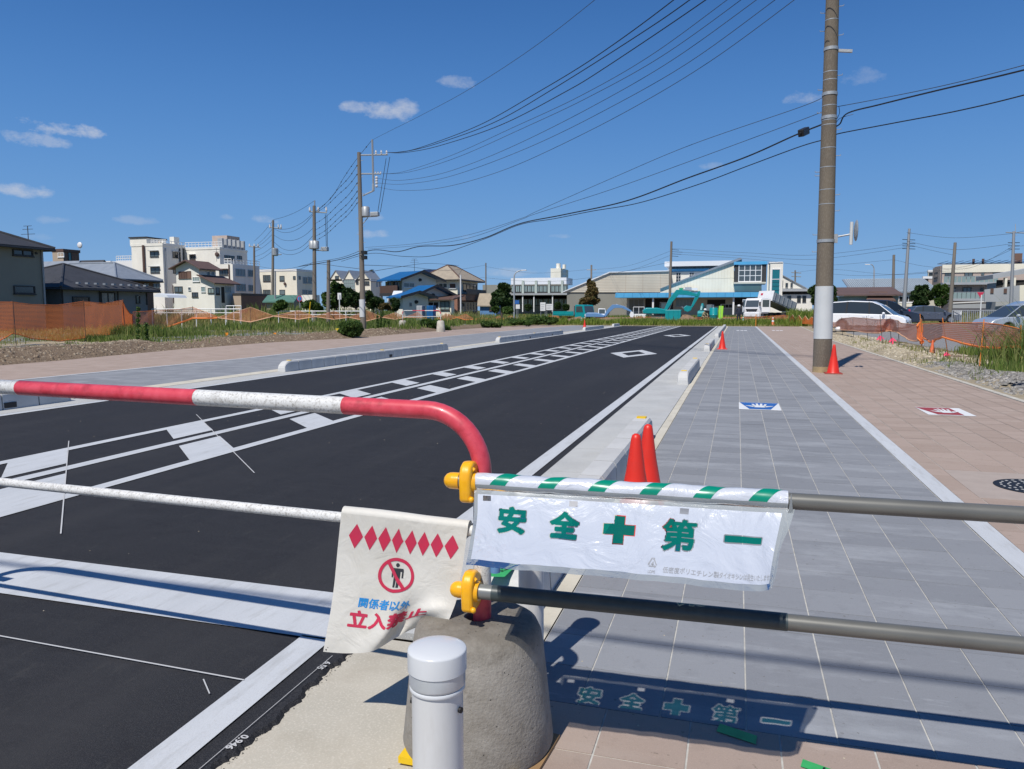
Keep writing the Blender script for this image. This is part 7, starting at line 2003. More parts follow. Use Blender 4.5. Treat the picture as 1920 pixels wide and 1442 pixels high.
# dump truck seen from the front, doors open, bed tipped up
def truck(label,x,y,z,head):
    t = Thing('dump_truck',label,'truck',(0,0,0))      # local: front at +x
    P = lambda *a: None
    mb = side_prism([(1.0,.75),(2.55,.75),(2.62,1.0),(2.60,1.55),(2.42,2.45),(2.25,2.62),(1.0,2.62)],-1.15,1.15); t.part('cab',mb,M['white_paint'],bevel=.07,seg=3,smooth=50)
    mb = MB(); mb.hexa([(2.615,-1.0,1.58),(2.615,1.0,1.58),(2.60,1.0,1.58),(2.60,-1.0,1.58),(2.46,-.95,2.36),(2.46,.95,2.36),(2.40,.95,2.36),(2.40,-.95,2.36)]); t.part('windscreen',mb,M['glass_dark'])
    mb = MB(); mb.hexa([(2.63,-.72,1.02),(2.63,.72,1.02),(2.55,.72,1.02),(2.55,-.72,1.02),(2.64,-.90,1.34),(2.64,.90,1.34),(2.55,.90,1.34),(2.55,-.90,1.34)]); t.part('grille',mb,M['black_plastic'])
    for zz_ in (1.10,1.20,1.28): mb = MB(); mb.box(2.63,2.66,-.75,.75,zz_,zz_ + .02); t.part('grille_bar',mb,M['rim'])
    mb = MB(); mb.box(2.30,2.70,-1.18,1.18,.42,.90); t.part('bumper',mb,M['white_paint'],bevel=.06,seg=3)
    mb = MB(); mb.box(2.69,2.715,-.2,.2,.52,.70); t.part('number_plate',mb,M['white_plastic'])
    for s in (-1,1):
        mb = MB(); mb.box(2.66,2.72,s * 1.05 - .2 * (s > 0),s * 1.05 + .2 * (s < 0) + (.0),.55,.82); t.part('headlight',mb,M['lamp_glass'],bevel=.03)
        a = Vector((2.2,s * 1.17,0)); d = Vector((-.35,s * .94,0)) * 1.0
        mb = MB(); mb.prism([a + Vz(.95),a + d + Vz(.95),a + d + Vz(1.55),a + Vz(1.55)],Vector((.05,0,0))); o = t.part('door',mb,M['white_paint'],bevel=.015)
        for (u0,u1) in ((.0,.09),(.91,1.0)): mb = MB(); mb.prism([a + d * u0 + Vz(1.55),a + d * u1 + Vz(1.55),a + d * u1 + Vz(2.45),a + d * u0 + Vz(2.45)],Vector((.05,0,0))); t.part('window_frame',mb,M['white_paint'],parent=o)
        mb = MB(); mb.prism([a + Vz(2.40),a + d + Vz(2.40),a + d + Vz(2.50),a + Vz(2.50)],Vector((.05,0,0))); t.part('window_frame',mb,M['white_paint'],parent=o)
        mb = MB(); mb.prism([a + d * .1 + Vz(1.55),a + d * .9 + Vz(1.55),a + d * .9 + Vz(2.40),a + d * .1 + Vz(2.40)],Vector((.02,0,0))); t.part('pane',mb,M['glass_mid'],parent=o)
        mb = MB(); mb.tube([(2.5,s * 1.12,2.2),(2.7,s * 1.30,2.2),(2.7,s * 1.30,1.7)],.02,6); mb.box(2.66,2.72,s * 1.30 - .1,s * 1.30 + .1,1.7,2.15); t.part('wing_mirror',mb,M['black_plastic'])
        wheel(t,1.9,s * 1.0,.46,.26)
        for wx in (-2.0,-3.2): wheel(t,wx,s * .95,.46,.45)
    mb = MB(); mb.box(-3.9,1.0,-.4,.4,.62,.85); t.part('chassis',mb,M['black_plastic'])
    # tipped bed: hinge at the tail, front edge raised
    hx = Vector((-3.7,0,1.05)); an = rad(17); bu = Vector((math.cos(an),0,math.sin(an))); bn = Vector((-math.sin(an),0,math.cos(an)))
    Lb,hb = 4.3,.95
    mb = MB(); mb.obox(hx + Vector((0,-1.12,0)),bu * Lb,(0,2.24,0),bn * .12); o = t.part('bed_floor',mb,M['truck_grey'])
    for s in (-1,1): mb = MB(); mb.obox(hx + Vector((0,s * 1.12 - .03,0)) + bn * .12,bu * Lb,(0,.06,0),bn * hb); t.part('bed_side',mb,M['truck_grey'])
    for s in (-1,1):
        for q in range(6): mb = MB(); mb.obox(hx + Vector((0,s * 1.18 - .03,0)) + bn * .12 + bu * (.2 + q * .75),bu * .08,(0,.06,0),bn * hb); t.part('bed_rib',mb,M['rim'])
    mb = MB(); mb.obox(hx + bu * Lb + Vector((0,-1.15,0)),bu * .06,(0,2.3,0),bn * (hb + .30)); t.part('bed_front',mb,M['white_plastic'])
    mb = MB(); mb.obox(hx + bu * (Lb + .065) + bn * .7 + Vector((0,-.75,0)),bu * .02,(0,.3,0),bn * .25); t.part('red_mark',mb,M['print_red'])
    mb = MB(); mb.tube([(-.2,0,.85),(-.5,0,2.6)],.1,8); t.part('lift_ram',mb,M['rim'])
    place(t,x,y,z,head); return t
p = atT(1417,590,90.0)
truck('white dump truck facing us with both doors open and its grey bed tipped up',p.x + 1.3,p.y + 2.2,.30,rad(-133))

# excavators
def poly_limb(mb,pts,w,y=0.0,m=0): mb.prism([(x,y - w / 2,z) for x,z in pts],(0,w,0),m)
def excavator(label,paint,x,y,z,head,s=1.0,mini=False,boom=None,accent=None):
    t = Thing('excavator',label,'excavator',(0,0,0))
    for sd_ in (-1,1):
        mb = MB(); poly_limb(mb,[(-1.7,.12),(1.7,.12),(2.0,.42),(1.75,.78),(-1.75,.78),(-2.0,.42)],.5,sd_ * 1.05); t.part('track',mb,M['dark_rubber'],bevel=.05)
        mb = MB(); poly_limb(mb,[(-1.5,.3),(1.5,.3),(1.5,.62),(-1.5,.62)],.54,sd_ * 1.05); t.part('track_frame',mb,M[paint])
    mb = MB(); mb.box(-1.0,1.0,-.9,.9,.55,.95); t.part('undercarriage',mb,M['black_plastic'])
    mb = side_prism([(-2.45,1.05),(1.3,1.0),(1.35,1.35),(.4,1.75),(-.6,1.95),(-2.2,1.95),(-2.55,1.6)],-1.2,1.2); t.part('house',mb,M[paint],bevel=.12,seg=3,smooth=50)
    mb = side_prism([(-2.62,1.08),(-1.9,1.02),(-1.9,1.85),(-2.3,1.85),(-2.66,1.55)],-1.15,1.15); t.part('counterweight',mb,M[paint if accent is None else accent],bevel=.12,seg=3)
    c0 = 1.25
    mb = side_prism([(-.1,1.1),(1.5,1.1),(1.62,1.7),(1.35,2.75),(-.05,2.8)],.15,1.18); t.part('cab',mb,M['black_plastic' if accent is None else accent],bevel=.06)
    mb = MB(); mb.box(.10,1.30,1.185,1.20,1.75,2.62); mb.box(.10,1.30,.13,.145,1.75,2.62); mb.hexa([(1.63,.25,1.72),(1.63,1.08,1.72),(1.60,1.08,1.72),(1.60,.25,1.72),(1.39,.25,2.66),(1.39,1.08,2.66),(1.36,1.08,2.66),(1.36,.25,2.66)]); t.part('cab_glass',mb,M['glass_mid'],kind='stuff')
    b = boom or [(1.2,1.5),(2.6,4.3),(5.0,4.6),(6.3,3.3),(5.6,1.9)]
    J0,J1,J2,J3,J4 = [Vector((q[0],0,q[1])) for q in b]
    def limb(name,pts,ws,wid,yy=-.2,m=paint):
        up,dn = [],[]
        for i,p_ in enumerate(pts):
            d = (pts[min(i + 1,len(pts) - 1)] - pts[max(i - 1,0)]).normalized(); n = Vector((-d.z,0,d.x)); up.append(p_ + n * ws[i]); dn.append(p_ - n * ws[i])
        mb = MB(); mb.prism([q + Vector((0,yy - wid / 2,0)) for q in up + dn[::-1]],(0,wid,0)); return t.part(name,mb,M[m],bevel=.03)
    limb('boom',[J0,J0.lerp(J1,.55) + Vector((-.15,0,.05)),J1,J1.lerp(J2,.5) + Vector((0,0,.12)),J2],[.20,.34,.40,.32,.18],.42)
    d23 = (J3 - J2).normalized()
    limb('arm',[J2 - d23 * .7,J2 + d23 * .1,J3],[.14,.27,.13],.32)
    for a_,b_,r_ in ((J0 + Vector((.5,0,-.1)),J0.lerp(J1,.75),.08),(J1.lerp(J2,.25) + Vector((0,0,.5)),J2 - d23 * .65,.08),(J2 + Vector((0,0,.35)),J2.lerp(J3,.85) + Vector((.25,0,0)),.06)):
        mb = MB(); mb.tube([a_ + Vector((0,-.2,0)),a_.lerp(b_,.6) + Vector((0,-.2,0))],r_,8); mb.tube([a_.lerp(b_,.55) + Vector((0,-.2,0)),b_ + Vector((0,-.2,0))],r_ * .6,8); t.part('hydraulic_ram',mb,M['rim'])
    # bucket curled at the arm's tip
    e = (J4 - J3).normalized(); n = Vector((-e.z,0,e.x))
    if n.x > 0: n = -n
    pts = [J3,J3 + e * .35 - n * .35,J3 + e * .9 - n * .35,J3 + e * 1.25 + n * .05,J3 + e * 1.15 + n * .45,J3 + e * .6 + n * .55,J3 + e * .15 + n * .2]
    mb = MB(); mb.prism([q + Vector((0,-.75,0)) for q in pts],(0,1.1,0)); t.part('bucket',mb,M[paint if accent is None else accent],bevel=.03)
    for k_ in range(4): mb = MB(); q = J3 + e * 1.2 + n * .45 + Vector((0,-.72 + .32 * k_,0)); mb.obox(q,n * .25,(0,.12,0),e * .08); t.part('bucket_tooth',mb,M['rim'])
    t.e.scale = (s,s,s); place(t,x,y,z,head); return t
p = atT(1232,590,88.0)
excavator('large teal excavator with its boom arched over to the right','teal_paint',p.x + .4,p.y,.25,rad(10),.78,boom=[(.6,1.5),(2.4,4.25),(5.3,3.75),(4.5,2.05),(3.5,1.55)])
p = atT(1325,590,92.0); excavator('smaller teal excavator turned away beside the lime flag','teal_paint',p.x,p.y,.2,rad(-100),.72,boom=[(1.0,1.4),(1.8,2.2),(2.8,2.3),(3.3,1.7),(3.2,.9)])
p = atT(1122,590,84.0); excavator('small blue and white excavator with a curved striped boom','blue_paint',p.x,p.y,.15,rad(4),.55,accent='white_paint',boom=[(1.3,1.2),(3.0,3.2),(5.0,3.0),(6.6,2.2),(7.0,.9)])
# teal body plate lying right of the large excavator (dozer-like skip)
a,b = atT(1247,592,84),atT(1277,592,84)
t = Thing('skip','teal steel skip standing behind the large excavator boom','skip',(a.x,a.y,0)); mb = MB(); mb.box(a.x,b.x,a.y,a.y + 1.2,.15,atT(1260,581,84).z); t.part('body',mb,M['teal_paint'],bevel=.04)
for f in (.2,.5,.8): mb = MB(); mb.box(a.x + (b.x - a.x) * f - .04,a.x + (b.x - a.x) * f + .04,a.y - .05,a.y,.2,atT(1260,581,84).z - .05); t.part('rib',mb,M['teal_paint'])
# small teal flatbed truck
def flatbed(label,x,y,z,head):
    t = Thing('flatbed_truck',label,'truck',(0,0,0))
    mb = side_prism([(.9,.5),(2.35,.5),(2.42,1.0),(2.2,1.95),(.95,2.0)],-.85,.85); t.part('cab',mb,M['teal_paint'],bevel=.06,seg=3)
    mb = MB(); mb.hexa([(2.43,-.72,1.10),(2.43,.72,1.10),(2.38,.72,1.10),(2.38,-.72,1.10),(2.24,-.68,1.82),(2.24,.68,1.82),(2.18,.68,1.82),(2.18,-.68,1.82)]); t.part('windscreen',mb,M['glass_dark'])
    for s in (-1,1): mb = MB(); mb.prism([(1.15,s * .86,1.15),(2.2,s * .86,1.15),(2.05,s * .86,1.8),(1.15,s * .86,1.8)],(0,s * .01,0)); t.part('side_window',mb,M['glass_dark']); mb = MB(); mb.box(2.38,2.45,s * .62 - .12,s * .62 + .12,.65,.85); t.part('headlight',mb,M['lamp_glass'])
    mb = MB(); mb.box(2.3,2.48,-.85,.85,.38,.56); t.part('bumper',mb,M['white_paint'],bevel=.03)
    mb = MB(); mb.box(-2.5,.8,-.9,.9,.75,.85); t.part('bed_floor',mb,M['teal_paint'])
    for s in (-1,1): mb = MB(); mb.box(-2.5,.8,s * .9 - .03,s * .9 + .03,.85,1.25); t.part('drop_side',mb,M['teal_paint'])
    mb = MB(); mb.box(-2.53,-2.47,-.9,.9,.85,1.25); t.part('tail_board',mb,M['teal_paint']); mb = MB(); mb.box(.75,.82,-.9,.9,.85,1.85); t.part('bed_guard',mb,M['galv'])
    for wx in (-1.5,1.7):
        for s in (-1,1): wheel(t,wx,s * .75,.31,.2)
    place(t,x,y,z,head)
p = atT(1084,590,86.0); flatbed('small teal flatbed truck with a low drop-side bed',p.x - .6,p.y + .6,.12,rad(-32))
p = atT(1218,590,98.0)
t = Thing('site_generator','white boxy generator left of the large excavator','generator',(p.x,p.y,.1)); mb = MB(); mb.box(p.x - 2.2,p.x - .5,p.y,p.y + 1.2,.2,1.0); t.part('body',mb,M['white_plastic'],bevel=.05); mb = MB()
for dx in (-2.1,-1.4,-.7): mb.tube([(p.x + dx,p.y,1.0),(p.x + dx,p.y,1.9)],.04,6)
mb.tube([(p.x - 2.1,p.y,1.9),(p.x - .7,p.y,1.9)],.04,6); t.part('guard_rail',mb,M['white_plastic'])

# ================================================================== PEOPLE (small, far off)
def person(label,loc,head,joints,radii,bones,helmet='white_plastic',top='cloth_navy',s=1.0):
    t = Thing('person',label,'person',loc); t.e.rotation_euler = (0,0,head)
    me = bpy.data.meshes.new('body'); me.from_pydata(joints,bones,[]); me.materials.append(M[top])
    o = bpy.data.objects.new('body',me); link(o); o.parent = t.e
    sk = o.modifiers.new('skin','SKIN'); 
    me.skin_vertices.new() if not me.skin_vertices else None
    for v_,r_ in zip(me.skin_vertices[0].data,radii): v_.radius = (r_,r_)
    me.skin_vertices[0].data[0].use_root = True
    sb = o.modifiers.new('sub','SUBSURF'); sb.levels = 1; sb.render_levels = 1
    hd = joints[3]; t.base = Vector((0,0,0))
    mb = MB(); mb.ball((hd[0],hd[1] - .0,hd[2] + .10),.088,.10,.12,n=14,k=10); h = t.part('head',mb,M['skin'],smooth=True)
    mb = MB(); mb.ball((hd[0],hd[1] - .10,hd[2] + .09),.014,.02,.02,n=6,k=4); t.part('nose',mb,M['skin'],parent=h)
    for sx in (-1,1):
        mb = MB(); mb.ball((hd[0] + sx * .035,hd[1] - .092,hd[2] + .12),.011,n=6,k=4); t.part('eye',mb,M['ink_black'],parent=h)
        mb = MB(); mb.ball((hd[0] + sx * .088,hd[1] + .005,hd[2] + .10),.012,.02,.03,n=6,k=4); t.part('ear',mb,M['skin'],parent=h)
    mb = MB(); mb.lathe([(.155,0),(.150,.02),(.138,.045),(.132,.09),(.105,.135),(.05,.16)],(hd[0],hd[1] - .01,hd[2] + .14),16); t.part('helmet',mb,M[helmet],smooth=60)
    for hi in (6,9):
        j = joints[hi]; mb = MB(); mb.ball((j[0],j[1],j[2] - .05),.035,.045,.05,n=8,k=6)
        for q in range(4): mb.tube([(j[0] - .02 + q * .013,j[1] - .02,j[2] - .08),(j[0] - .02 + q * .013,j[1] - .04,j[2] - .13)],.008,5)
        mb.tube([(j[0],j[1] - .03,j[2] - .05),(j[0] + .01,j[1] - .065,j[2] - .08)],.009,5); t.part('hand',mb,M['skin'])
    t.e.scale = (s,s,s); return t
bn = [(0,1),(1,2),(2,3),(2,4),(4,5),(5,6),(2,7),(7,8),(8,9),(0,10),(10,11),(11,12),(12,13),(0,14),(14,15),(15,16),(16,17)]
st = [(0,0,.95),(0,0,1.2),(0,.0,1.42),(0,-.01,1.53),(-.19,0,1.40),(-.24,.02,1.12),(-.22,-.08,.90),(.19,0,1.40),(.25,.03,1.12),(.22,-.06,.90),
      (-.10,0,.90),(-.11,-.03,.50),(-.11,.02,.09),(-.12,-.12,.04),(.10,0,.90),(.12,.05,.50),(.13,.10,.09),(.14,-.03,.04)]
rr = [.14,.15,.12,.05,.065,.05,.036,.065,.05,.036,.10,.07,.045,.04,.10,.07,.045,.04]
p = atT(1385,592,74.0); person('worker in dark clothes and a white helmet standing left of the dump truck',(p.x,p.y,.12),rad(10),st,rr,bn,s=1.05)
sq = [(0,.12,.48),(0,.02,.70),(0,-.10,.90),(0,-.15,1.0),(-.19,-.1,.88),(-.22,-.28,.70),(-.12,-.42,.62),(.19,-.1,.88),(.22,-.28,.70),(.12,-.42,.62),
      (-.12,.10,.46),(-.20,-.28,.50),(-.18,-.18,.09),(-.18,-.32,.04),(.12,.10,.46),(.20,-.28,.50),(.18,-.18,.09),(.18,-.32,.04)]
p = atT(1320,592,80.0); person('worker in tan clothes crouching between the two teal excavators',(p.x,p.y,.25),rad(40),sq,rr,bn,top='cloth_tan',s=1.1)
# lime banner flag and teal drum by the excavators
p = atT(1351,592,82); t = Thing('banner_flag','lime green upright banner flag in the far yard','flag',(p.x,p.y,0)); mb = MB(); mb.tube([(p.x,p.y,0),(p.x,p.y,2.1)],.02,6); t.part('pole',mb,M['galv'])
mb = MB(); mb.prism([(p.x - .32,p.y,.55),(p.x + .22,p.y,.6),(p.x + .28,p.y,1.95),(p.x - .18,p.y,1.95)],(0,.03,0)); t.part('cloth',mb,M['lime'])
p = atT(1338,592,82); t = Thing('drum','tall teal drum right beside the lime flag','drum',(p.x,p.y,0)); mb = MB(); mb.lathe([(.42,.1),(.44,.14),(.44,.75),(.46,.78),(.44,.81),(.44,1.5),(.40,1.56)],(p.x,p.y,.2),20); t.part('body',mb,M['teal_paint'],smooth=50)
# earth heap in the yard
def heap(label,x,y,rx,ry,h):
    mb = MB(); n,k = 30,7
    for j in range(k + 1):
        f = j / k
        for q in range(n):
            a = 2 * math.pi * q / n; w = 1 + .18 * math.sin(3 * a + x) + .1 * math.sin(7 * a + 2); r_ = (1 - f) ** .8
            mb.v.append((x + rx * r_ * w * math.cos(a),y + ry * r_ * w * math.sin(a),-.05 + h * (1 - (1 - f) ** 1.6) * (1 + .08 * math.sin(5 * a))))
    for j in range(k):
        for q in range(n): a = j * n + q; b = j * n + (q + 1) % n; mb.f.append((a,b,b + n,a + n)); mb.m.append(0)
    single('earth_heap',mb,M['dirt_heap'],label,'earth heap',smooth=True)
p = atT(1180,600,80); heap('low brown earth heap before the small blue excavator',p.x - 1,p.y + 2,6.0,1.6,.75)
p = atT(1090,600,84); heap('brown earth heap beside the teal flatbed truck',p.x,p.y + 1,3.2,1.5,.8)
p = atT(1390,600,82); heap('long low earth heap in front of the dump truck',p.x,p.y + 1,6.5,1.5,.72)
p = atT(1285,600,84); heap('rusty earth heap beside the teal skip',p.x,p.y,1.5,1.2,1.0)

# ================================================================== NETS, RAILS, SIGNS, FLAGS
def lerp_line(line,x):
    if x <= line[0][0]: return line[0][1]
    for (x0,y0),(x1,y1) in zip(line,line[1:]):
        if x <= x1: return y0 + (y1 - y0) * (x - x0) / max(1e-6,x1 - x0)
    return line[-1][1]
def ground_T(x,y):
    g = gnd(x,y); return sum((g[i] - (0,0,CAM_H)[i]) * F_[i] for i in range(3))
def net_fence(label,top,bot,posts,m,post_m='rod_steel',grp=None,bulge=.12,rows=7,step=3.0,sub=None,cell=.05,edge=None,post_r=.012,twist=0.0):
    """posts: (x at foot, y foot, x at head, y head) in picture columns; the netting hangs between them"""
    Ts = [(p[2],1.0 / ground_T(p[0],p[1])) for p in posts]
    T_at = lambda x: 1.0 / lerp_line(Ts,x)
    p0 = atT(posts[0][0],posts[0][1],T_at(posts[0][2])); t = Thing('net_fence',label,'fence',(p0.x,p0.y,0),grp)
    for (xf,yf,xh,yh) in posts:
        T = T_at(xh); a,b = atT(xf,yf,T),atT(xh,yh,T); a = Vector((a.x,a.y,H1(a.x,a.y) - .1)); mb = MB(); mb.tube([a,b + Vz(.03)],post_r,6); t.part('post',mb,M[post_m])
    xs_ = [p[2] for p in posts]; xs_ = [top[0][0]] + [x for x in xs_ if top[0][0] < x < top[-1][0]] + [top[-1][0]]
    acc = 0.0
    for i,(x0,x1) in enumerate(zip(xs_,xs_[1:])):
        if x1 - x0 < .5: continue
        n = max(2,int((x1 - x0) / step)); verts,uvs = [],[]
        prev = None
        for k in range(n + 1):
            x = x0 + (x1 - x0) * k / n; T = T_at(x); yt,yb = lerp_line(top,x),lerp_line(bot,x)
            pt_,pb2 = atT(x,yt,T),atT(x,yb,T)
            if prev is not None: acc += math.hypot(pt_.x - prev.x,pt_.y - prev.y)
            prev = pt_
            d = Vector(F_); d.z = 0; d.normalize(); f = k / n
            for r in range(rows + 1):
                v_ = r / rows; q = pt_.lerp(pb2,v_)
                bl = bulge * math.sin(math.pi * f) * (.3 + .7 * v_) * math.sin(3 * acc + 4 * v_ + i) + .02 * math.sin(9 * acc + 11 * v_)
                verts.append(q + d * bl); uvs.append((acc / cell,(q.z) / cell))
        faces = []
        R1_ = rows + 1
        for k in range(n):
            for r in range(rows): a = k * R1_ + r; faces.append((a,a + R1_,a + R1_ + 1,a + 1))
        me = bpy.data.meshes.new('net_panel'); me.from_pydata([(v_ - t.base)[:] for v_ in verts],[],faces)
        uvl = me.uv_layers.new(name='net')
        for lp in me.loops: uvl.data[lp.index].uv = uvs[lp.vertex_index]
        me.materials.append(M[m]); me.polygons.foreach_set('use_smooth',[True] * len(faces)); me.update()
        t.part('net_panel',me,None)
        if edge:
            for line_,rr_ in ((0,edge[1]),(rows,edge[2])):
                if rr_ <= 0: continue
                mb = MB(); mb.tube([verts[k * R1_ + line_] for k in range(n + 1)],rr_,5); t.part('net_hem',mb,M[edge[0]])
    return t
defm('hem_orange',(.80,.22,.05),rough=.7); defm('hem_pale',(.70,.42,.26),rough=.8)
net_fence('bright orange net fence nearest on the left, standing tall on steel rods',
    [(-60,566),(24,566),(60,571),(110,572),(157,565),(195,569),(231,563)],[(-60,642),(0,641),(24,625),(60,634),(110,640),(158,634),(195,629),(231,623)],
    [(-70,664,-70,566),(31,655,24,565),(161,646,157,563),(236,634,230,562)],'net_orange',edge=('hem_orange',.012,.02),bulge=.16)
net_fence('gathered end of the bright orange net fence bunched round its last rod',[(229,563),(234,575),(241,586),(249,590)],[(229,628),(236,629),(244,626),(249,617)],[(236,634,229,563),(247,632,248,590)],'net_dense',edge=('hem_orange',.02,.03),step=2)
net_fence('long drooping tan net behind the gathered orange end',[(249,585),(300,582),(335,580),(361,576),(385,585),(408,594)],[(249,625),(290,619),(320,612),(361,597),(385,597),(408,596.5)],
    [(247,632,248,588),(366,629,361,575)],'net_tan',edge=('hem_orange',.012,.05),bulge=.1)
pk = [(470,576,604,470,628),(560,582,599,560,626),(626,583,599,626,620),(688,582,602,688,618),(741,586,599,741,616),(783,585,596,783,612),(814,592,600,814,611),(836,588,602,837,610),(873,589,600,873,612),(907,596,607,908,609),(935,593,600,935,606),(957,592,601,957,604),(983,589,598,983,602),(1010,593,600,1010,602)]
val = [(408,595),(513,592),(591,593),(655,594.5),(716,594),(762,594),(797,596),(825,596),(857,594.5),(889,598),(921,598),(946,597),(970,596),(998,597),(1025,597)]
for i,(px,yt,yb,fx,fy) in enumerate(pk):
    a,b = val[i],val[i + 1]
    lb = ['first','second','third','fourth','fifth','sixth','seventh','eighth','ninth','tenth','eleventh','twelfth','thirteenth','last'][i]
    net_fence('%s diamond-shaped span of tan netting counted from the left' % lb,[(a[0],a[1]),(px,yt),(b[0],b[1])],[(a[0],a[1] + 1),(px,yb),(b[0],b[1] + 1)],
        [(fx,fy,px,yt)],'net_tan',edge=('hem_pale' if i < 6 else 'hem_orange',.012,.03),bulge=.03,grp='diamond-shaped spans of tan netting',rows=5,step=3)
net_fence('pale orange netting along the footway right of the big pole',[(1530,598),(1548,602),(1566,605),(1578,597),(1600,595),(1625,597),(1648,599),(1668,598),(1684,601),(1690,606),(1712,608),(1727,606)],
    [(1530,618),(1548,618),(1566,612),(1578,619),(1600,620),(1625,624),(1645,625),(1668,620),(1684,624),(1700,636),(1715,640),(1727,638)],
    [(1538,617,1538,598),(1580,629,1578,596),(1601,634,1599,599),(1627,639,1625,594),(1655,645,1650,592),(1671,643,1669,596),(1686,648,1684,603),(1729,655,1727,600)],'net_pink',edge=('hem_pale',.012,.025),bulge=.12,step=2.5)
net_fence('gathered knot of orange netting tied round the leaning orange rod',[(1719,612),(1726,604),(1732,610)],[(1719,634),(1726,645),(1732,640)],[(1729,655,1725,590)],'net_dense',post_m='rod_orange',edge=('hem_orange',.03,.03),step=1.5)
net_fence('wide brown net span at the right edge on orange rods',[(1730,607),(1766,606),(1800,605.5),(1845,605),(1880,609),(1912,617)],[(1730,632),(1745,642),(1766,632),(1800,643),(1840,651),(1880,653),(1912,650)],
    [(1729,655,1728,600),(1779,680,1767,598),(1836,692,1845,601),(1915,700,1914,612)],'net_pink',post_m='rod_orange',edge=('hem_orange',.012,.03),bulge=.10,step=3)
net_fence('low orange netting strung across the grass before the far yard',[(1000,596),(1040,592),(1060,594),(1100,593),(1150,596),(1200,594),(1240,595),(1300,596),(1360,595),(1420,594.5),(1470,591),(1505,595)],
    [(1000,600),(1040,600),(1060,601),(1100,600),(1150,602),(1200,600),(1240,600),(1300,600),(1360,597),(1420,597),(1470,600),(1505,600)],
    [(1000,606,1000,594),(1060,606,1060,592),(1150,606,1150,593),(1240,606.5,1240,593),(1300,606.5,1300,593),(1360,607,1360,593),(1417,608,1416,592),(1470,608,1470,590),(1510,608,1510,592)],'net_tan',post_m='rod_orange',edge=('hem_orange',.014,.014),bulge=.1,step=4)
net_fence('crumpled pinkish netting at the far right corner before the tall grass',[(1480,597),(1486,590),(1492,599),(1498,591),(1504,600),(1510,592),(1516,600),(1522,594),(1530,601)],[(1480,604),(1492,606),(1504,607),(1516,608),(1530,609)],
    [(1480,610,1480,592),(1500,612,1498,590),(1530,613,1524,594)],'net_dense',edge=('hem_pale',.02,.0),bulge=.15,step=2)
# dark rods of the far fence
for i,x in enumerate((1263,1310,1325,1345)):
    p = atT(x,607,79); mb = MB(); mb.tube([(p.x,p.y,-.05),(p.x,p.y,.85)],.03,6); single('fence_rod',mb,M['rod_steel'],'short dark rod standing in the far grass','rod','dark rods in the far grass',base=(p.x,p.y,0))
mb = MB(); p = atT(1417,612,70); mb.tube([(p.x,p.y,0),(p.x,p.y,1.1)],.03,8); single('fence_rod',mb,M['rod_orange'],'orange post at the far end of the footway before the truck','rod',base=(p.x,p.y,0))
# low pipe guard rails on the left
def guard(label,x0,x1,ytop,T,n,h=.8,m='white_plastic'):
    a,b = atT(x0,ytop,T),atT(x1,ytop,T); z = a.z; t = Thing('guard_rail',label,'guard rail',(a.x,a.y,0)); b = Vector((b.x,b.y,z))
    mb = MB(); mb.tube([a,b],.04,8); t.part('top_rail',mb,M[m]); mb = MB(); mb.tube([a - Vz(.3),b - Vz(.3)],.03,8); t.part('lower_rail',mb,M[m])
    for k in range(n + 1): p = a.lerp(b,k / n); mb = MB(); mb.tube([(p.x,p.y,-.1),p],.04,8); t.part('post',mb,M[m])
guard('white pipe guard rail behind the diamond nets left of the tallest pole',522,680,583.5,66,5)
guard('white pipe guard rail low among the tall weeds',285,450,579.5,60,6)
guard('short white rail bracket right of the pink house',424,452,573.5,74,2)
bb = bar_barrier('distant red and white pipe barrier before the blue-roofed houses',tuple(atT(826,600,52).xy) + (.30,),2.85,0.0)
p = atT(826,582.5,52); bb.e.location = (p.x,p.y,p.z - 1.135); 
for dx,lb in ((0,'right'),(-2.85,'left')):
    t = Thing('barrier_weight','small far concrete weight under the %s end of the distant barrier' % lb,'concrete weight',(p.x + dx,p.y,0)); mb = MB(); mb.lathe([(.30,-.05),(.30,.1),(.24,p.z - 1.135 + .40),(.16,p.z - 1.135 + .46)],(p.x + dx,p.y,0),20); t.part('body',mb,M['kerb_edge'],smooth=50)
# notices left of the flatbed truck
def notice(label,x0,y0,x1,y1,yf,T,m='white_plastic',legs=2,marks=False):
    a,b = atT(x0,y0,T),atT(x1,y1,T); t = Thing('notice_board',label,'sign',(a.x,a.y,0)); w = b.x - a.x
    mb = MB(); mb.box(a.x,b.x,a.y,a.y + .04,b.z,a.z); o = t.part('board',mb,M[m])
    for k in range(legs): x = a.x + w * ((k + .5) / legs if legs == 1 else (.08 + .84 * k)); mb = MB(); mb.tube([(x,a.y + .07,0),(x,a.y + .07,a.z)],.03,6); t.part('leg',mb,M['galv'])
    if marks:
        for j in range(3): mb = MB(); zz_ = a.z - (a.z - b.z) * (.25 + .25 * j); mb.box(a.x + w * .12,b.x - w * (.15 + .1 * j),a.y - .012,a.y - .002,zz_ - .015,zz_ + .015); t.part('text_line',mb,M['grey_ink'])
notice('tall white notice board on legs left of the teal flatbed',1013,567,1023,583,590,84,marks=True)
notice('wide white notice board beside the tall one',1024,570,1037.5,581.5,590,84,marks=True)
notice('small blue sign board by the curved street lamp',963,563,974,570,590,86,'mark_blue',1)
notice('small white sign board under the blue one',967,571,975,579,590,86,legs=1)
notice('small white notice on the pipe fence behind the grey hatchback',1789,581.5,1803,590,600,62,marks=True)
t = Thing('road_sign','round red and blue no-parking sign behind the green-roofed shed','sign',atT(562,583,80)); p = atT(562,583,80)
mb = MB(); mb.tube([(p.x,p.y,0),(p.x,p.y,atT(562,556,80).z)],.035,8); t.part('post',mb,M['galv'])
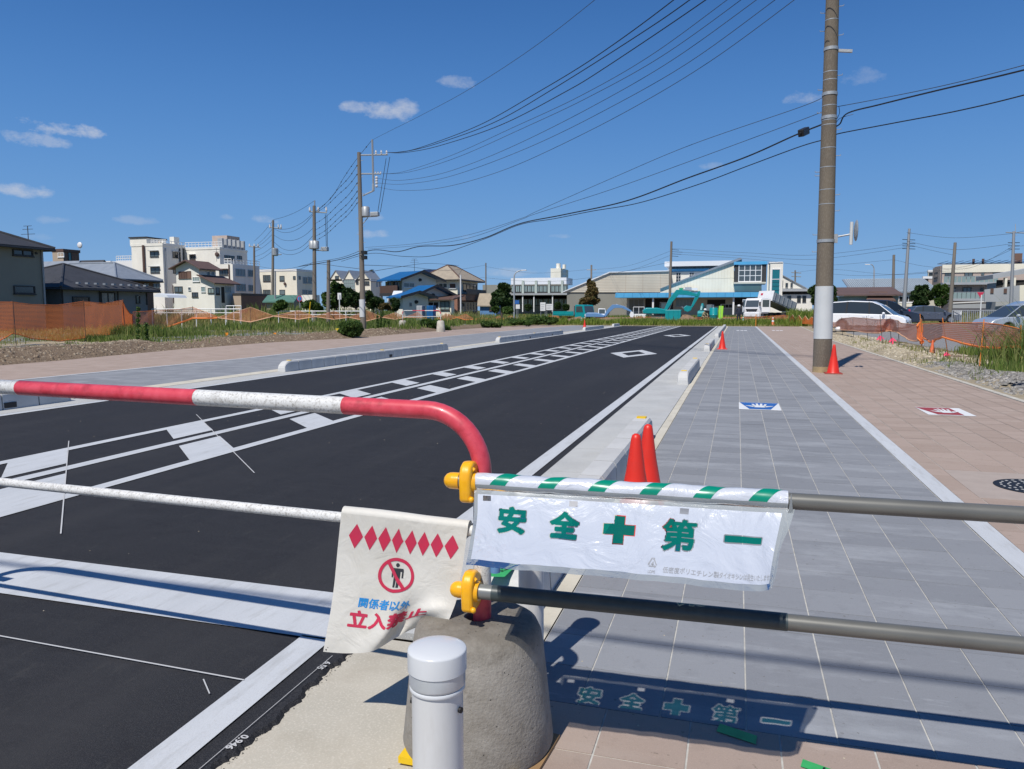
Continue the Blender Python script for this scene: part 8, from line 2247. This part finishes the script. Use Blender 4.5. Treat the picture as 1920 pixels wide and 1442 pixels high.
for dy,m_,r_ in ((-.03,'print_red',.32),(-.04,'print_blue',.24)): c = atT(562,560,80); mb = MB(); mb.prism([(c.x + r_ * math.cos(2 * math.pi * k / 20),c.y + dy,c.z + r_ * math.sin(2 * math.pi * k / 20)) for k in range(20)],(0,.01,0)); t.part('disc',mb,M[m_])
t = Thing('road_sign','white post with a small red triangle sign below the apartment balconies','sign',atT(1838,592,70)); p = atT(1838,592,70)
mb = MB(); mb.tube([(p.x,p.y,.2),(p.x,p.y,atT(1838,553,70).z)],.05,8); t.part('post',mb,M['white_plastic']); c = atT(1838,553,70); mb = MB(); mb.prism([(c.x - .3,c.y - .06,c.z + .25),(c.x + .3,c.y - .06,c.z + .25),(c.x,c.y - .06,c.z - .27)],(0,.02,0)); t.part('triangle',mb,M['print_red'])
t = Thing('road_sign','small white sign on a post among the dark trees left of the tallest pole','sign',atT(637,590,75)); p = atT(637,590,75)
mb = MB(); mb.tube([(p.x,p.y,0),(p.x,p.y,atT(637,552,75).z)],.05,8); t.part('post',mb,M['white_plastic']); c = atT(637,555,75); mb = MB(); mb.box(c.x - .2,c.x + .2,c.y - .08,c.y - .05,c.z - .35,c.z + .3); t.part('plate',mb,M['white_plastic'])
p = atT(576,585,60); q = atT(582,566,60); mb = MB(); mb.tube([(p.x,p.y,0),q],.03,6); single('slanted_stake',mb,M['yellow_plastic'],'yellow slanted stake in the weeds right of the shed','stake')
# pipe fence behind the parked cars
t = Thing('pipe_fence','grey upright-bar fence behind the parked cars at the right','fence',atT(1790,600,62)); a,b = atT(1786,582,62),atT(1960,582,58); n = 46
for k in range(n + 1):
    p = a.lerp(b,k / n); mb = MB(); mb.tube([(p.x,p.y,.2),(p.x,p.y,a.z)],.022 if k % 8 else .045,5); t.part('bar',mb,M['galv'])
for z in (a.z,.45): mb = MB(); mb.tube([(a.x,a.y,z),(b.x,b.y,z)],.03,6); t.part('rail',mb,M['galv'])
mb = MB(); mb.box(a.x - 6,b.x + 4,a.y - 1.2,a.y + .4,.0,.36); single('kerb',mb,M['kerb_edge'],kind='structure',label='pale kerb strip under the pipe fence')
# survey flags on the left, pink ribbons on the right
for i,(x,y,y1,m_,lb) in enumerate(((422,634,624,'flag_orange','nearest yellow-orange survey flag on the left bank'),(512,631,624,'flag_orange','second yellow-orange survey flag on the left bank'),(587,622,616,'flag_orange','third yellow-orange survey flag by the netting'),(629,623,616,'flag_yellow','yellow survey flag just left of the dark bush'),(726,612,606,'flag_orange','orange survey flag right of the dark stems'))):
    g = gnd(x,y + 1); z0 = H1(g[0],g[1]); T = ground_T(x,y + 1); p = atT(x,y1,T); t = Thing('survey_flag',lb,'flag',(g[0],g[1],z0))
    mb = MB(); mb.tube([(g[0],g[1],z0 - .05),(p.x,p.y,p.z)],.008,5); t.part('stem',mb,M['rod_steel']); w = .20 * (T / 38); mb = MB(); mb.prism([(p.x,p.y,p.z),(p.x + w,p.y - .02,p.z + .01),(p.x + w * .9,p.y - .03,p.z - w * .55),(p.x,p.y,p.z - w * .9)],(0,.01,0)); t.part('cloth',mb,M[m_])
for i,(x,y,yt,lb) in enumerate(((1649,640,630,'pink ribbon tied low behind the white dirt bank'),(1672,650,634,'drooping pink ribbon pair right of the first ribbon'),(1773,672,661,'bright pink ribbon on a stake before the gravel'))):
    T = ground_T(x,y); g = gnd(x,y); p = atT(x,yt,T); t = Thing('marker_ribbon',lb,'ribbon',(g[0],g[1],0)); mb = MB(); mb.tube([(g[0],g[1],-.05),(p.x,p.y,p.z + .05)],.010,5); t.part('stake',mb,M['rod_steel'])
    mb = MB(); s_ = T / 30
    for (dx,dz) in ((-.10,-.16),(.02,-.24),(.14,-.12)): mb.prism([(p.x,p.y,p.z + .02),(p.x + .06 * s_,p.y,p.z),(p.x + dx * s_ + .05 * s_,p.y - .04,p.z + dz * s_),(p.x + dx * s_ - .02,p.y - .03,p.z + dz * s_)],(0,.006,0))
    t.part('ribbon',mb,M['flag_pink'],kind='stuff')
mb = MB(); g = gnd(1572,628); mb.ball((g[0],g[1],.35),.20,.20,.15,n=12); single('helmet',mb,M['white_plastic'],'white round object hung in the netting gap right of the big pole','helmet',base=(g[0],g[1],0))

# ================================================================== PLANTS
def blades(name,label,pts,hmin,hmax,m,w=.03,lean=.35,kind='stuff',clumps=None):
    """pts: (n, 2) feet on the ground; three-triangle bent blades"""
    n = len(pts); P0 = np.zeros((n,3)); P0[:,:2] = pts; P0[:,2] = ground_h(pts[:,0],pts[:,1]) - .02
    hh = rng.uniform(hmin,hmax,n) * (clumps if clumps is not None else 1.0); a = rng.uniform(0,2 * np.pi,n); ln = rng.uniform(.1,lean,n) * hh
    d = np.stack([np.cos(a),np.sin(a),np.zeros(n)],1); b_ = rng.uniform(0,2 * np.pi,n); sd = np.stack([np.cos(b_),np.sin(b_),np.zeros(n)],1)
    up = np.array([0,0,1.0]); ww = (w * rng.uniform(.6,1.3,n))[:,None]
    mid = P0 + d * (ln * .3)[:,None] + up * (hh * .6)[:,None]; tip = P0 + d * ln[:,None] + up * (hh * (1 - .12 * rng.random(n)))[:,None]
    V = np.stack([P0 - sd * ww,P0 + sd * ww,mid + sd * ww * .8,mid - sd * ww * .8,tip],1).reshape(-1,3)
    i = np.arange(n)[:,None] * 5
    F = np.concatenate([i + np.array([0,1,2]),i + np.array([0,2,3]),i + np.array([3,2,4])],0)
    me = npmesh(name,V,F,m); o = bpy.data.objects.new(name,me); link(o); props(o,label,None,None,kind); return o
def scatter(n,x0,x1,y0,y1,keep=None,thr=None,sc_=.4):
    p = np.stack([rng.uniform(x0,x1,n),rng.uniform(y0,y1,n)],1)
    k = np.ones(n,bool)
    if keep is not None: k &= keep(p[:,0],p[:,1])
    if thr is not None: k &= fbm(p[:,0] * sc_ + 11,p[:,1] * sc_ + 4) > thr
    return p[k]
def cl(p,lo=.5,hi=1.5,sc_=.35): return lo + (hi - lo) * smooth01((fbm(p[:,0] * sc_ + 2,p[:,1] * sc_ + 9) - .25) / .5)
Lq = lambda y: PINK_L_np(y); Rq = lambda y: KERB_R_np(y)
p = scatter(26000,-24,12,PAVE_END + 2.3,82.5,thr=.30); blades('far_grass','strip of lush grass between the road end and the far yard',p,.28,.75,M['grass_lush'],.035,clumps=cl(p,.55,1.25,.8))
p = scatter(6000,-22,10,PAVE_END + 1.4,PAVE_END + 3.2,thr=.45,sc_=.9); blades('far_grass','short grass fringe creeping over the end of the paving',p,.08,.25,M['grass_mixed'],.03)
p = scatter(7000,5.2,12.5,74,90,thr=.25); blades('tall_grass','tall bright grass just left of the big utility pole',p,.7,1.5,M['grass_lush'],.045,clumps=cl(p,.7,1.2))
p = scatter(14000,-50,12,96,106,thr=.3); blades('yard_grass','rough grass behind the excavators',p,.3,.8,M['grass_weed'],.05)
def Tof(x,y): return x * F_[0] + y * F_[1]
p = scatter(70000,-88,-26,58,104,keep=lambda x,y: ((Lq(y) - x) > 5.0) & (Tof(x,y) > 76) & (Tof(x,y) < 98),thr=.26); blades('weed_field','tall mixed weeds filling the vacant land on the left',p,.40,1.1,M['grass_mixed'],.040,.5,clumps=cl(p,.4,1.5,.22))
p = scatter(26000,-92,-32,60,104,keep=lambda x,y: ((Lq(y) - x) > 9) & (Tof(x,y) > 78) & (Tof(x,y) < 95),thr=.52,sc_=.16); blades('reeds','taller green reed clumps rising above the left weeds',p,1.2,2.3,M['grass_weed'],.05,.3,clumps=cl(p,.6,1.2))
p = scatter(42000,-70,-24,30,84,keep=lambda x,y: ((Lq(y) - x) > 4.5) & (Tof(x,y) > 44) & (Tof(x,y) < 82),thr=.46,sc_=.30); blades('dry_grass','short dry grass on the flat ground behind the left nets',p,.08,.34,M['grass_mixed'],.022,.6,clumps=cl(p,.5,1.5,.6))
p = scatter(9000,-46,-20,18,40,keep=lambda x,y: ((Lq(y) - x) > 6.5),thr=.50,sc_=.5); blades('weeds','low weeds in patches behind the orange nets',p,.10,.40,M['grass_mixed'],.018,.6)
p = scatter(9000,-32,-19,16,37,keep=lambda x,y: ((Lq(y) - x) > 2.4) & ((Lq(y) - x) < 6.5),thr=.58,sc_=.6); blades('weeds','green weeds sprouting along the top of the earth bank',p,.06,.28,M['grass_weed'],.013,.6)
p = scatter(24000,-36,-19,42,76,keep=lambda x,y: ((Lq(y) - x) > .9),thr=.40,sc_=.35); blades('weeds','green weeds overgrowing the left verge towards the road end',p,.15,.65,M['grass_weed'],.028,clumps=cl(p,.5,1.5))
# right verge
p = scatter(16000,4.75,9.5,11.5,15.4,keep=lambda x,y: (x - 4.55) > (y - 12.5) * .28,thr=.25,sc_=1.1); blades('verge_grass','green grass spilling towards the kerb in the lower right',p,.06,.24,M['grass_weed'],.008)
p = scatter(13000,6.4,13,19.5,31,keep=lambda x,y: (x - 5.9) > 1.3,thr=.42,sc_=.6); blades('weeds','weeds below the wide brown net span on the right',p,.08,.30,M['grass_weed'],.014,clumps=cl(p,.6,1.4,.8))
p = scatter(2600,4.6,7.2,22.5,40,thr=.56,sc_=1.2); blades('weeds','sparse tufts on the sandy right bank',p,.05,.22,M['grass_mixed'],.012)
p = scatter(20000,14,70,84,106,thr=.28); blades('bank_grass','dry grass bank under the apartment block on the right',p,.4,1.0,M['grass_mixed'],.05,clumps=cl(p,.5,1.3))
p = scatter(1800,4.7,6.4,15.5,24,thr=.60,sc_=1.6); blades('weeds','small green tufts growing in the right gravel',p,.04,.16,M['grass_weed'],.008,.7)
# tall weed clump at the right edge
c0 = gnd(1905,700); pts = np.stack([rng.normal(c0[0] + 1.0,.52,9000),rng.normal(c0[1] + .3,.7,9000)],1)
o = blades('tall_weed','tall feathery weed clump at the right picture edge',pts,.25,1.35,M['grass_weed'],.009,.85,kind=None); o['category'] = 'weed'
pts = np.stack([rng.normal(c0[0] + .85,.40,200),rng.normal(c0[1] - .2,.5,200)],1)
o = blades('tall_weed','thin taller stems rising out of the right-edge weed clump',pts,1.3,2.1,M['grass_weed'],.008,.6,kind=None); o['category'] = 'weed'
p = scatter(5000,c0[0] - .9,c0[0] + 2.2,15.5,20.0,keep=lambda x,y: x > 4.8 + (y - 15) * .16,thr=.3,sc_=1.2); blades('verge_grass','low green growth round the foot of the right-edge weeds',p,.10,.38,M['grass_weed'],.010)

def leaf_cloud(mb_v,mb_f,c,rx,ry,rz,n,size,shell=.55):
    u = rng.normal(size=(n,3)); u /= np.linalg.norm(u,axis=1)[:,None]; r = shell + (1 - shell) * rng.random(n) ** .6
    P = np.array(c) + u * np.array([rx,ry,rz]) * r[:,None]
    a = rng.normal(size=(n,3)); a /= np.linalg.norm(a,axis=1)[:,None]; b = np.cross(a,rng.normal(size=(n,3))); b /= np.linalg.norm(b,axis=1)[:,None]
    s = (size * rng.uniform(.6,1.4,n))[:,None]; a = a * s; b = b * s * .6
    mb_v.append(np.stack([P - a,P + b,P + a,P - b],1).reshape(-1,3))
def tree(label,x,T,crowns,m='leaf_green',cat='tree',name='tree',leaf=.16,dens=1.0,trunk=True,z0=0.0,tx=None):
    """crowns: list of (x px, y px, half-width px, half-height px)"""
    base = atT(tx or x,600,T); t = Thing(name,label,cat,(base.x,base.y,z0)); sc_ = T / FPX; vs = []
    for (cx,cy,hw,hh) in crowns:
        c = atT(cx,cy,T); rx,rz = hw * sc_,hh * sc_
        nb_ = max(5,int(7 * dens))
        for k in range(nb_):       # broken into smaller clumps for an uneven outline
            a = rng.uniform(0,2 * np.pi); e = rng.uniform(-1,1); rr_ = rng.uniform(.25,.75)
            cc = (c.x + rx * rr_ * math.cos(a),c.y + rx * rr_ * math.sin(a) * .9,c.z + rz * e * .62); q = rng.uniform(.30,.52)
            leaf_cloud(vs,None,cc,rx * q,rx * q,rz * q * 1.05,int(190 * dens),leaf,.35)
        leaf_cloud(vs,None,(c.x,c.y,c.z),rx * .72,rx * .72,rz * .72,int(420 * dens),leaf,.6)
    V = np.concatenate(vs) - np.array(t.base); F = np.arange(len(V)).reshape(-1,4)
    if trunk:
        top = atT(crowns[0][0],crowns[0][1],T); r = .035 * (top.z) + .03; mb = MB()
        mb.tube([(base.x,base.y,z0 - .1),(base.x * .6 + top.x * .4,base.y,top.z * .45),(top.x,top.y,top.z)],[r,r * .75,r * .3],8)
        for k in range(5):
            a = 2 * math.pi * k / 5 + .4; q = Vector((base.x * .5 + top.x * .5,base.y,top.z * (.5 + .07 * k))); e = q + Vector((math.cos(a) * crowns[0][2] * sc_ * .6,math.sin(a) * crowns[0][2] * sc_ * .6,crowns[0][3] * sc_ * .5)); mb.tube([q,e],[r * .4,r * .12],5)
        t.part('trunk',mb,M['trunk'])
    me = npmesh('crown',V,F,M[m]); t.part('crown',me,None,kind='stuff'); return t
tree('dark round-crowned tree left of the platform glass',941,80,[(941,553,19,16),(945,540,12,12),(933,562,14,14),(950,566,14,14)],'leaf_dark',leaf=.20,dens=1.4)
tree('rust-green conifer before the beige station shed',1108,108,[(1108,553,15,16),(1110,538,9,14),(1106,563,18,9)],'leaf_rust',leaf=.22,dens=1.3)
tree('tall dark broadleaf tree just left of the tallest left pole',632,78,[(632,545,17,18),(620,562,20,16),(648,560,18,16)],'leaf_green',leaf=.19,dens=1.5)
tree('dark evergreen mass right of the tallest left pole',668,76,[(668,562,18,15),(656,553,14,14)],'leaf_dark',leaf=.19,dens=1.4)
tree('dark evergreen tree between the tallest pole and the blue-roofed house',700,78,[(700,565,18,12),(712,570,12,10),(690,556,12,10)],'leaf_dark',leaf=.19,dens=1.3)
tree('clipped dark green bush in front of the upper blue-roofed house',742,74,[(742,568,10,10),(740,575,10,8)],'leaf_dark',cat='bush',name='bush',leaf=.14,trunk=False)
tree('rusty flowering shrub at the left corner of the blue-roofed house',724,73,[(722,575,14,6)],'leaf_rust',cat='bush',name='bush',leaf=.13,trunk=False)
tree('bright green shrub beside the green-roofed shed',535,66,[(530,572,12,10),(523,576,12,8)],'leaf_green',cat='bush',name='bush',leaf=.15,trunk=False)
tree('dark shrub right of the green-roofed shed',578,70,[(578,572,14,8),(592,576,12,7)],'leaf_green',cat='bush',name='bush',leaf=.15,trunk=False)
tree('green shrub at the foot of the blue-walled shed',937,76,[(930,580,10,6),(950,581,14,7)],'leaf_green',cat='bush',name='bush',leaf=.14,trunk=False)
tree('low dark clipped bush left of the white notice boards',991,88,[(991,577,7,7)],'leaf_dark',cat='bush',name='bush',leaf=.14,trunk=False)
tree('dark bush left of the flatbed truck behind the notices',1045,92,[(1045,573,7,9)],'leaf_dark',cat='bush',name='bush',leaf=.15,trunk=False)
tree('second dark bush nearer the flatbed truck cab',1061,92,[(1061,576,6,7)],'leaf_dark',cat='bush',name='bush',leaf=.15,trunk=False)
tree('dark tree peeping out left of the big white-wrapped pole',1527,60,[(1529,545,10,14),(1533,562,12,14)],'leaf_dark',leaf=.16,dens=1.1)
tree('dark tree peeping out right of the big white-wrapped pole',1561,62,[(1560,548,9,16),(1558,565,10,12)],'leaf_dark',leaf=.16,dens=1.1)
tree('dark round tree left of the leaning pole before the apartments',1732,84,[(1730,546,15,12),(1722,555,13,10),(1741,553,11,9),(1728,565,14,9)],'leaf_dark',leaf=.20,dens=1.3,z0=.3)
tree('second dark tree close to the leaning brown pole',1766,82,[(1766,545,10,12),(1773,556,10,12),(1756,541,7,7),(1764,565,10,9),(1778,548,6,7)],'leaf_green',leaf=.20,dens=1.2,z0=.3)
# bushes on the left verge
tree('dark leafy bush on the left bank beside the yellow flag',658,40.5,[(656,617,23,14),(648,610,14,10),(668,622,14,10)],'leaf_green',cat='bush',name='bush',leaf=.055,dens=2.2,trunk=False)
tree('green bush spilling over the bank below the distant barrier',812,56,[(812,611,22,10),(800,605,14,8),(828,616,16,6)],'leaf_green',cat='bush',name='bush',leaf=.07,dens=2.0,trunk=False)
tree('broad dark green bush at the far end of the left verge',1020,72,[(1020,599,24,9),(1002,602,18,7),(1034,602,14,7)],'leaf_green',cat='bush',name='bush',leaf=.09,dens=1.8,trunk=False)
tree('mid-green bush left of the broad far bush',968,68,[(968,604,16,6),(984,606,14,5)],'leaf_green',cat='bush',name='bush',leaf=.08,dens=1.4,trunk=False)
tree('ragged green bush where the diamond nets begin to sag',915,64,[(915,608,16,6),(930,610,12,5)],'leaf_green',cat='bush',name='bush',leaf=.08,dens=1.3,trunk=False)
# dark weed stems by the nets
def stems(label,xs,y0s,y1s,T,rr_=.012,leaves=30):
    g = atT(xs[0],600,T); t = Thing('weed',label,'weed',(g.x,g.y,0)); vs = []
    for x,y0,y1 in zip(xs,y0s,y1s):
        a,b = atT(x,y0,T),atT(x + rng.uniform(-2,2),y1,T); a = Vector((a.x,a.y,H1(a.x,a.y) - .05)); mb = MB(); mb.tube([a,b],[rr_,rr_ * .4],5); t.part('stem',mb,M['leaf_dark'])
        for k in range(6): q = a.lerp(b,.2 + .8 * k / 6); leaf_cloud(vs,None,q,.09,.09,.12,leaves,.05,.2)
    V = np.concatenate(vs) - np.array(t.base); t.part('leaves',npmesh('leaves',V,np.arange(len(V)).reshape(-1,4),M['leaf_green']),None,kind='stuff')
stems('two slender dark weeds standing before the drooping tan net',[258,275],[640,636],[570,604],31,leaves=40)
stems('group of dark upright weeds left of the distant barrier',[708,714,722,729],[622,622,620,618],[590,588,600,602],50)
for (px_,py_,sx_,sy_,n_,h0,h1,lb) in ((262,636,1.1,.9,2600,.25,.80,'green weeds crowding the gathered end of the orange net'),(315,633,1.6,.8,2200,.12,.42,'dry grass tufts right of the gathered orange net'),(195,645,1.6,.5,2200,.10,.38,'short green weeds at the foot of the orange net')):
    g = gnd(px_,py_); pts = np.stack([rng.normal(g[0],sx_,n_),rng.normal(g[1],sy_,n_)],1); o = blades('weed',lb,pts,h0,h1,M['grass_weed'],.016,.5,kind=None); o['category'] = 'weed'

# ---------------------------------------------------------------- loose stones
def stones(name,label,pts,smin,smax,m):
    n = len(pts); z = ground_h(pts[:,0],pts[:,1]); s = rng.uniform(smin,smax,n) * (rng.random(n) ** 1.3 * .8 + .4)
    base = np.array([(-1,-1,0),(1,-1,0),(1,1,0),(-1,1,0),(-.6,-.6,1),(.6,-.6,1),(.6,.6,1),(-.6,.6,1)],float)
    V = base[None] * s[:,None,None] * rng.uniform(.55,1.2,(n,8,3)) * np.array([1,1,.8]); a = rng.uniform(0,6.28,n); c,q = np.cos(a),np.sin(a)
    x = V[...,0] * c[:,None] - V[...,1] * q[:,None]; y = V[...,0] * q[:,None] + V[...,1] * c[:,None]; V = np.stack([x + pts[:,0:1],y + pts[:,1:2],V[...,2] + (z - s * .25)[:,None]],-1).reshape(-1,3)
    f = np.array([(4,5,6,7),(0,1,5,4),(1,2,6,5),(2,3,7,6),(3,0,4,7)]); F = (np.arange(n)[:,None,None] * 8 + f[None]).reshape(-1,4)
    o = bpy.data.objects.new(name,npmesh(name,V,F,m)); link(o); props(o,label,None,None,'stuff')
M['stone_grey'] = leaf_mat('stone_grey',(.13,.12,.11),(.23,.22,.20),(.38,.36,.33),.0)
M['stone_earth'] = leaf_mat('stone_earth',(.13,.095,.065),(.22,.165,.115),(.36,.30,.22),.0)
M['stone_pale'] = leaf_mat('stone_pale',(.30,.26,.19),(.42,.37,.27),(.55,.49,.38),.0)
p = scatter(15000,4.6,8.2,15.0,22.5,keep=lambda x,y: (x - Rq(y)) > .22,thr=.32,sc_=1.1); stones('gravel','loose grey gravel between the kerb and the right nets',p,.012,.045,M['stone_grey'])
p = scatter(9000,4.5,7.0,22,48,keep=lambda x,y: (x - Rq(y)) > .15,thr=.36,sc_=.9); stones('gravel','pale clods and stones on the sandy right bank',p,.012,.05,M['stone_pale'])
p = scatter(26000,-26,-18,10,46,keep=lambda x,y: ((Lq(y) - x) > .1) & ((Lq(y) - x) < 4.2)); stones('clods','brown clods and stones on the bare earth bank',p,.012,.055,M['stone_earth'])
p = scatter(5000,-34,-22,22,44,keep=lambda x,y: ((Lq(y) - x) > 3.0),thr=.4); stones('gravel','grey gravel patch behind the earth bank',p,.012,.04,M['stone_grey'])
p = scatter(110,-9,-1,1.5,14); p = np.concatenate([p,scatter(160,-1.55,4.3,1.5,12)])
n = len(p); 
def grit(name,label,p,zz_,m,s0=.002,s1=.006):
    n = len(p); s = rng.uniform(s0,s1,n); b = np.array([(-1,-1,0),(1,-1,0),(1,1,0),(-1,1,0),(0,0,1)],float); V = (b[None] * s[:,None,None] * rng.uniform(.5,1.3,(n,5,3))); V[...,0] += p[:,0:1]; V[...,1] += p[:,1:2]; V[...,2] += zz_
    f = np.array([(0,1,4),(1,2,4),(2,3,4),(3,0,4)]); o = bpy.data.objects.new(name,npmesh(name,V.reshape(-1,3),(np.arange(n)[:,None,None] * 5 + f[None]).reshape(-1,3),m)); link(o); props(o,label,None,None,'stuff')
grit('grit','specks of grit scattered on the road and pavers',p,.004,M['stone_pale'])

p = np.stack([rng.normal(ASPH_R + .078,.009,420),rng.uniform(.8,3.0,420)],1); grit('crumbs','black asphalt crumbs along the ragged lip',p,-.009,M['asphalt'],.001,.0026)
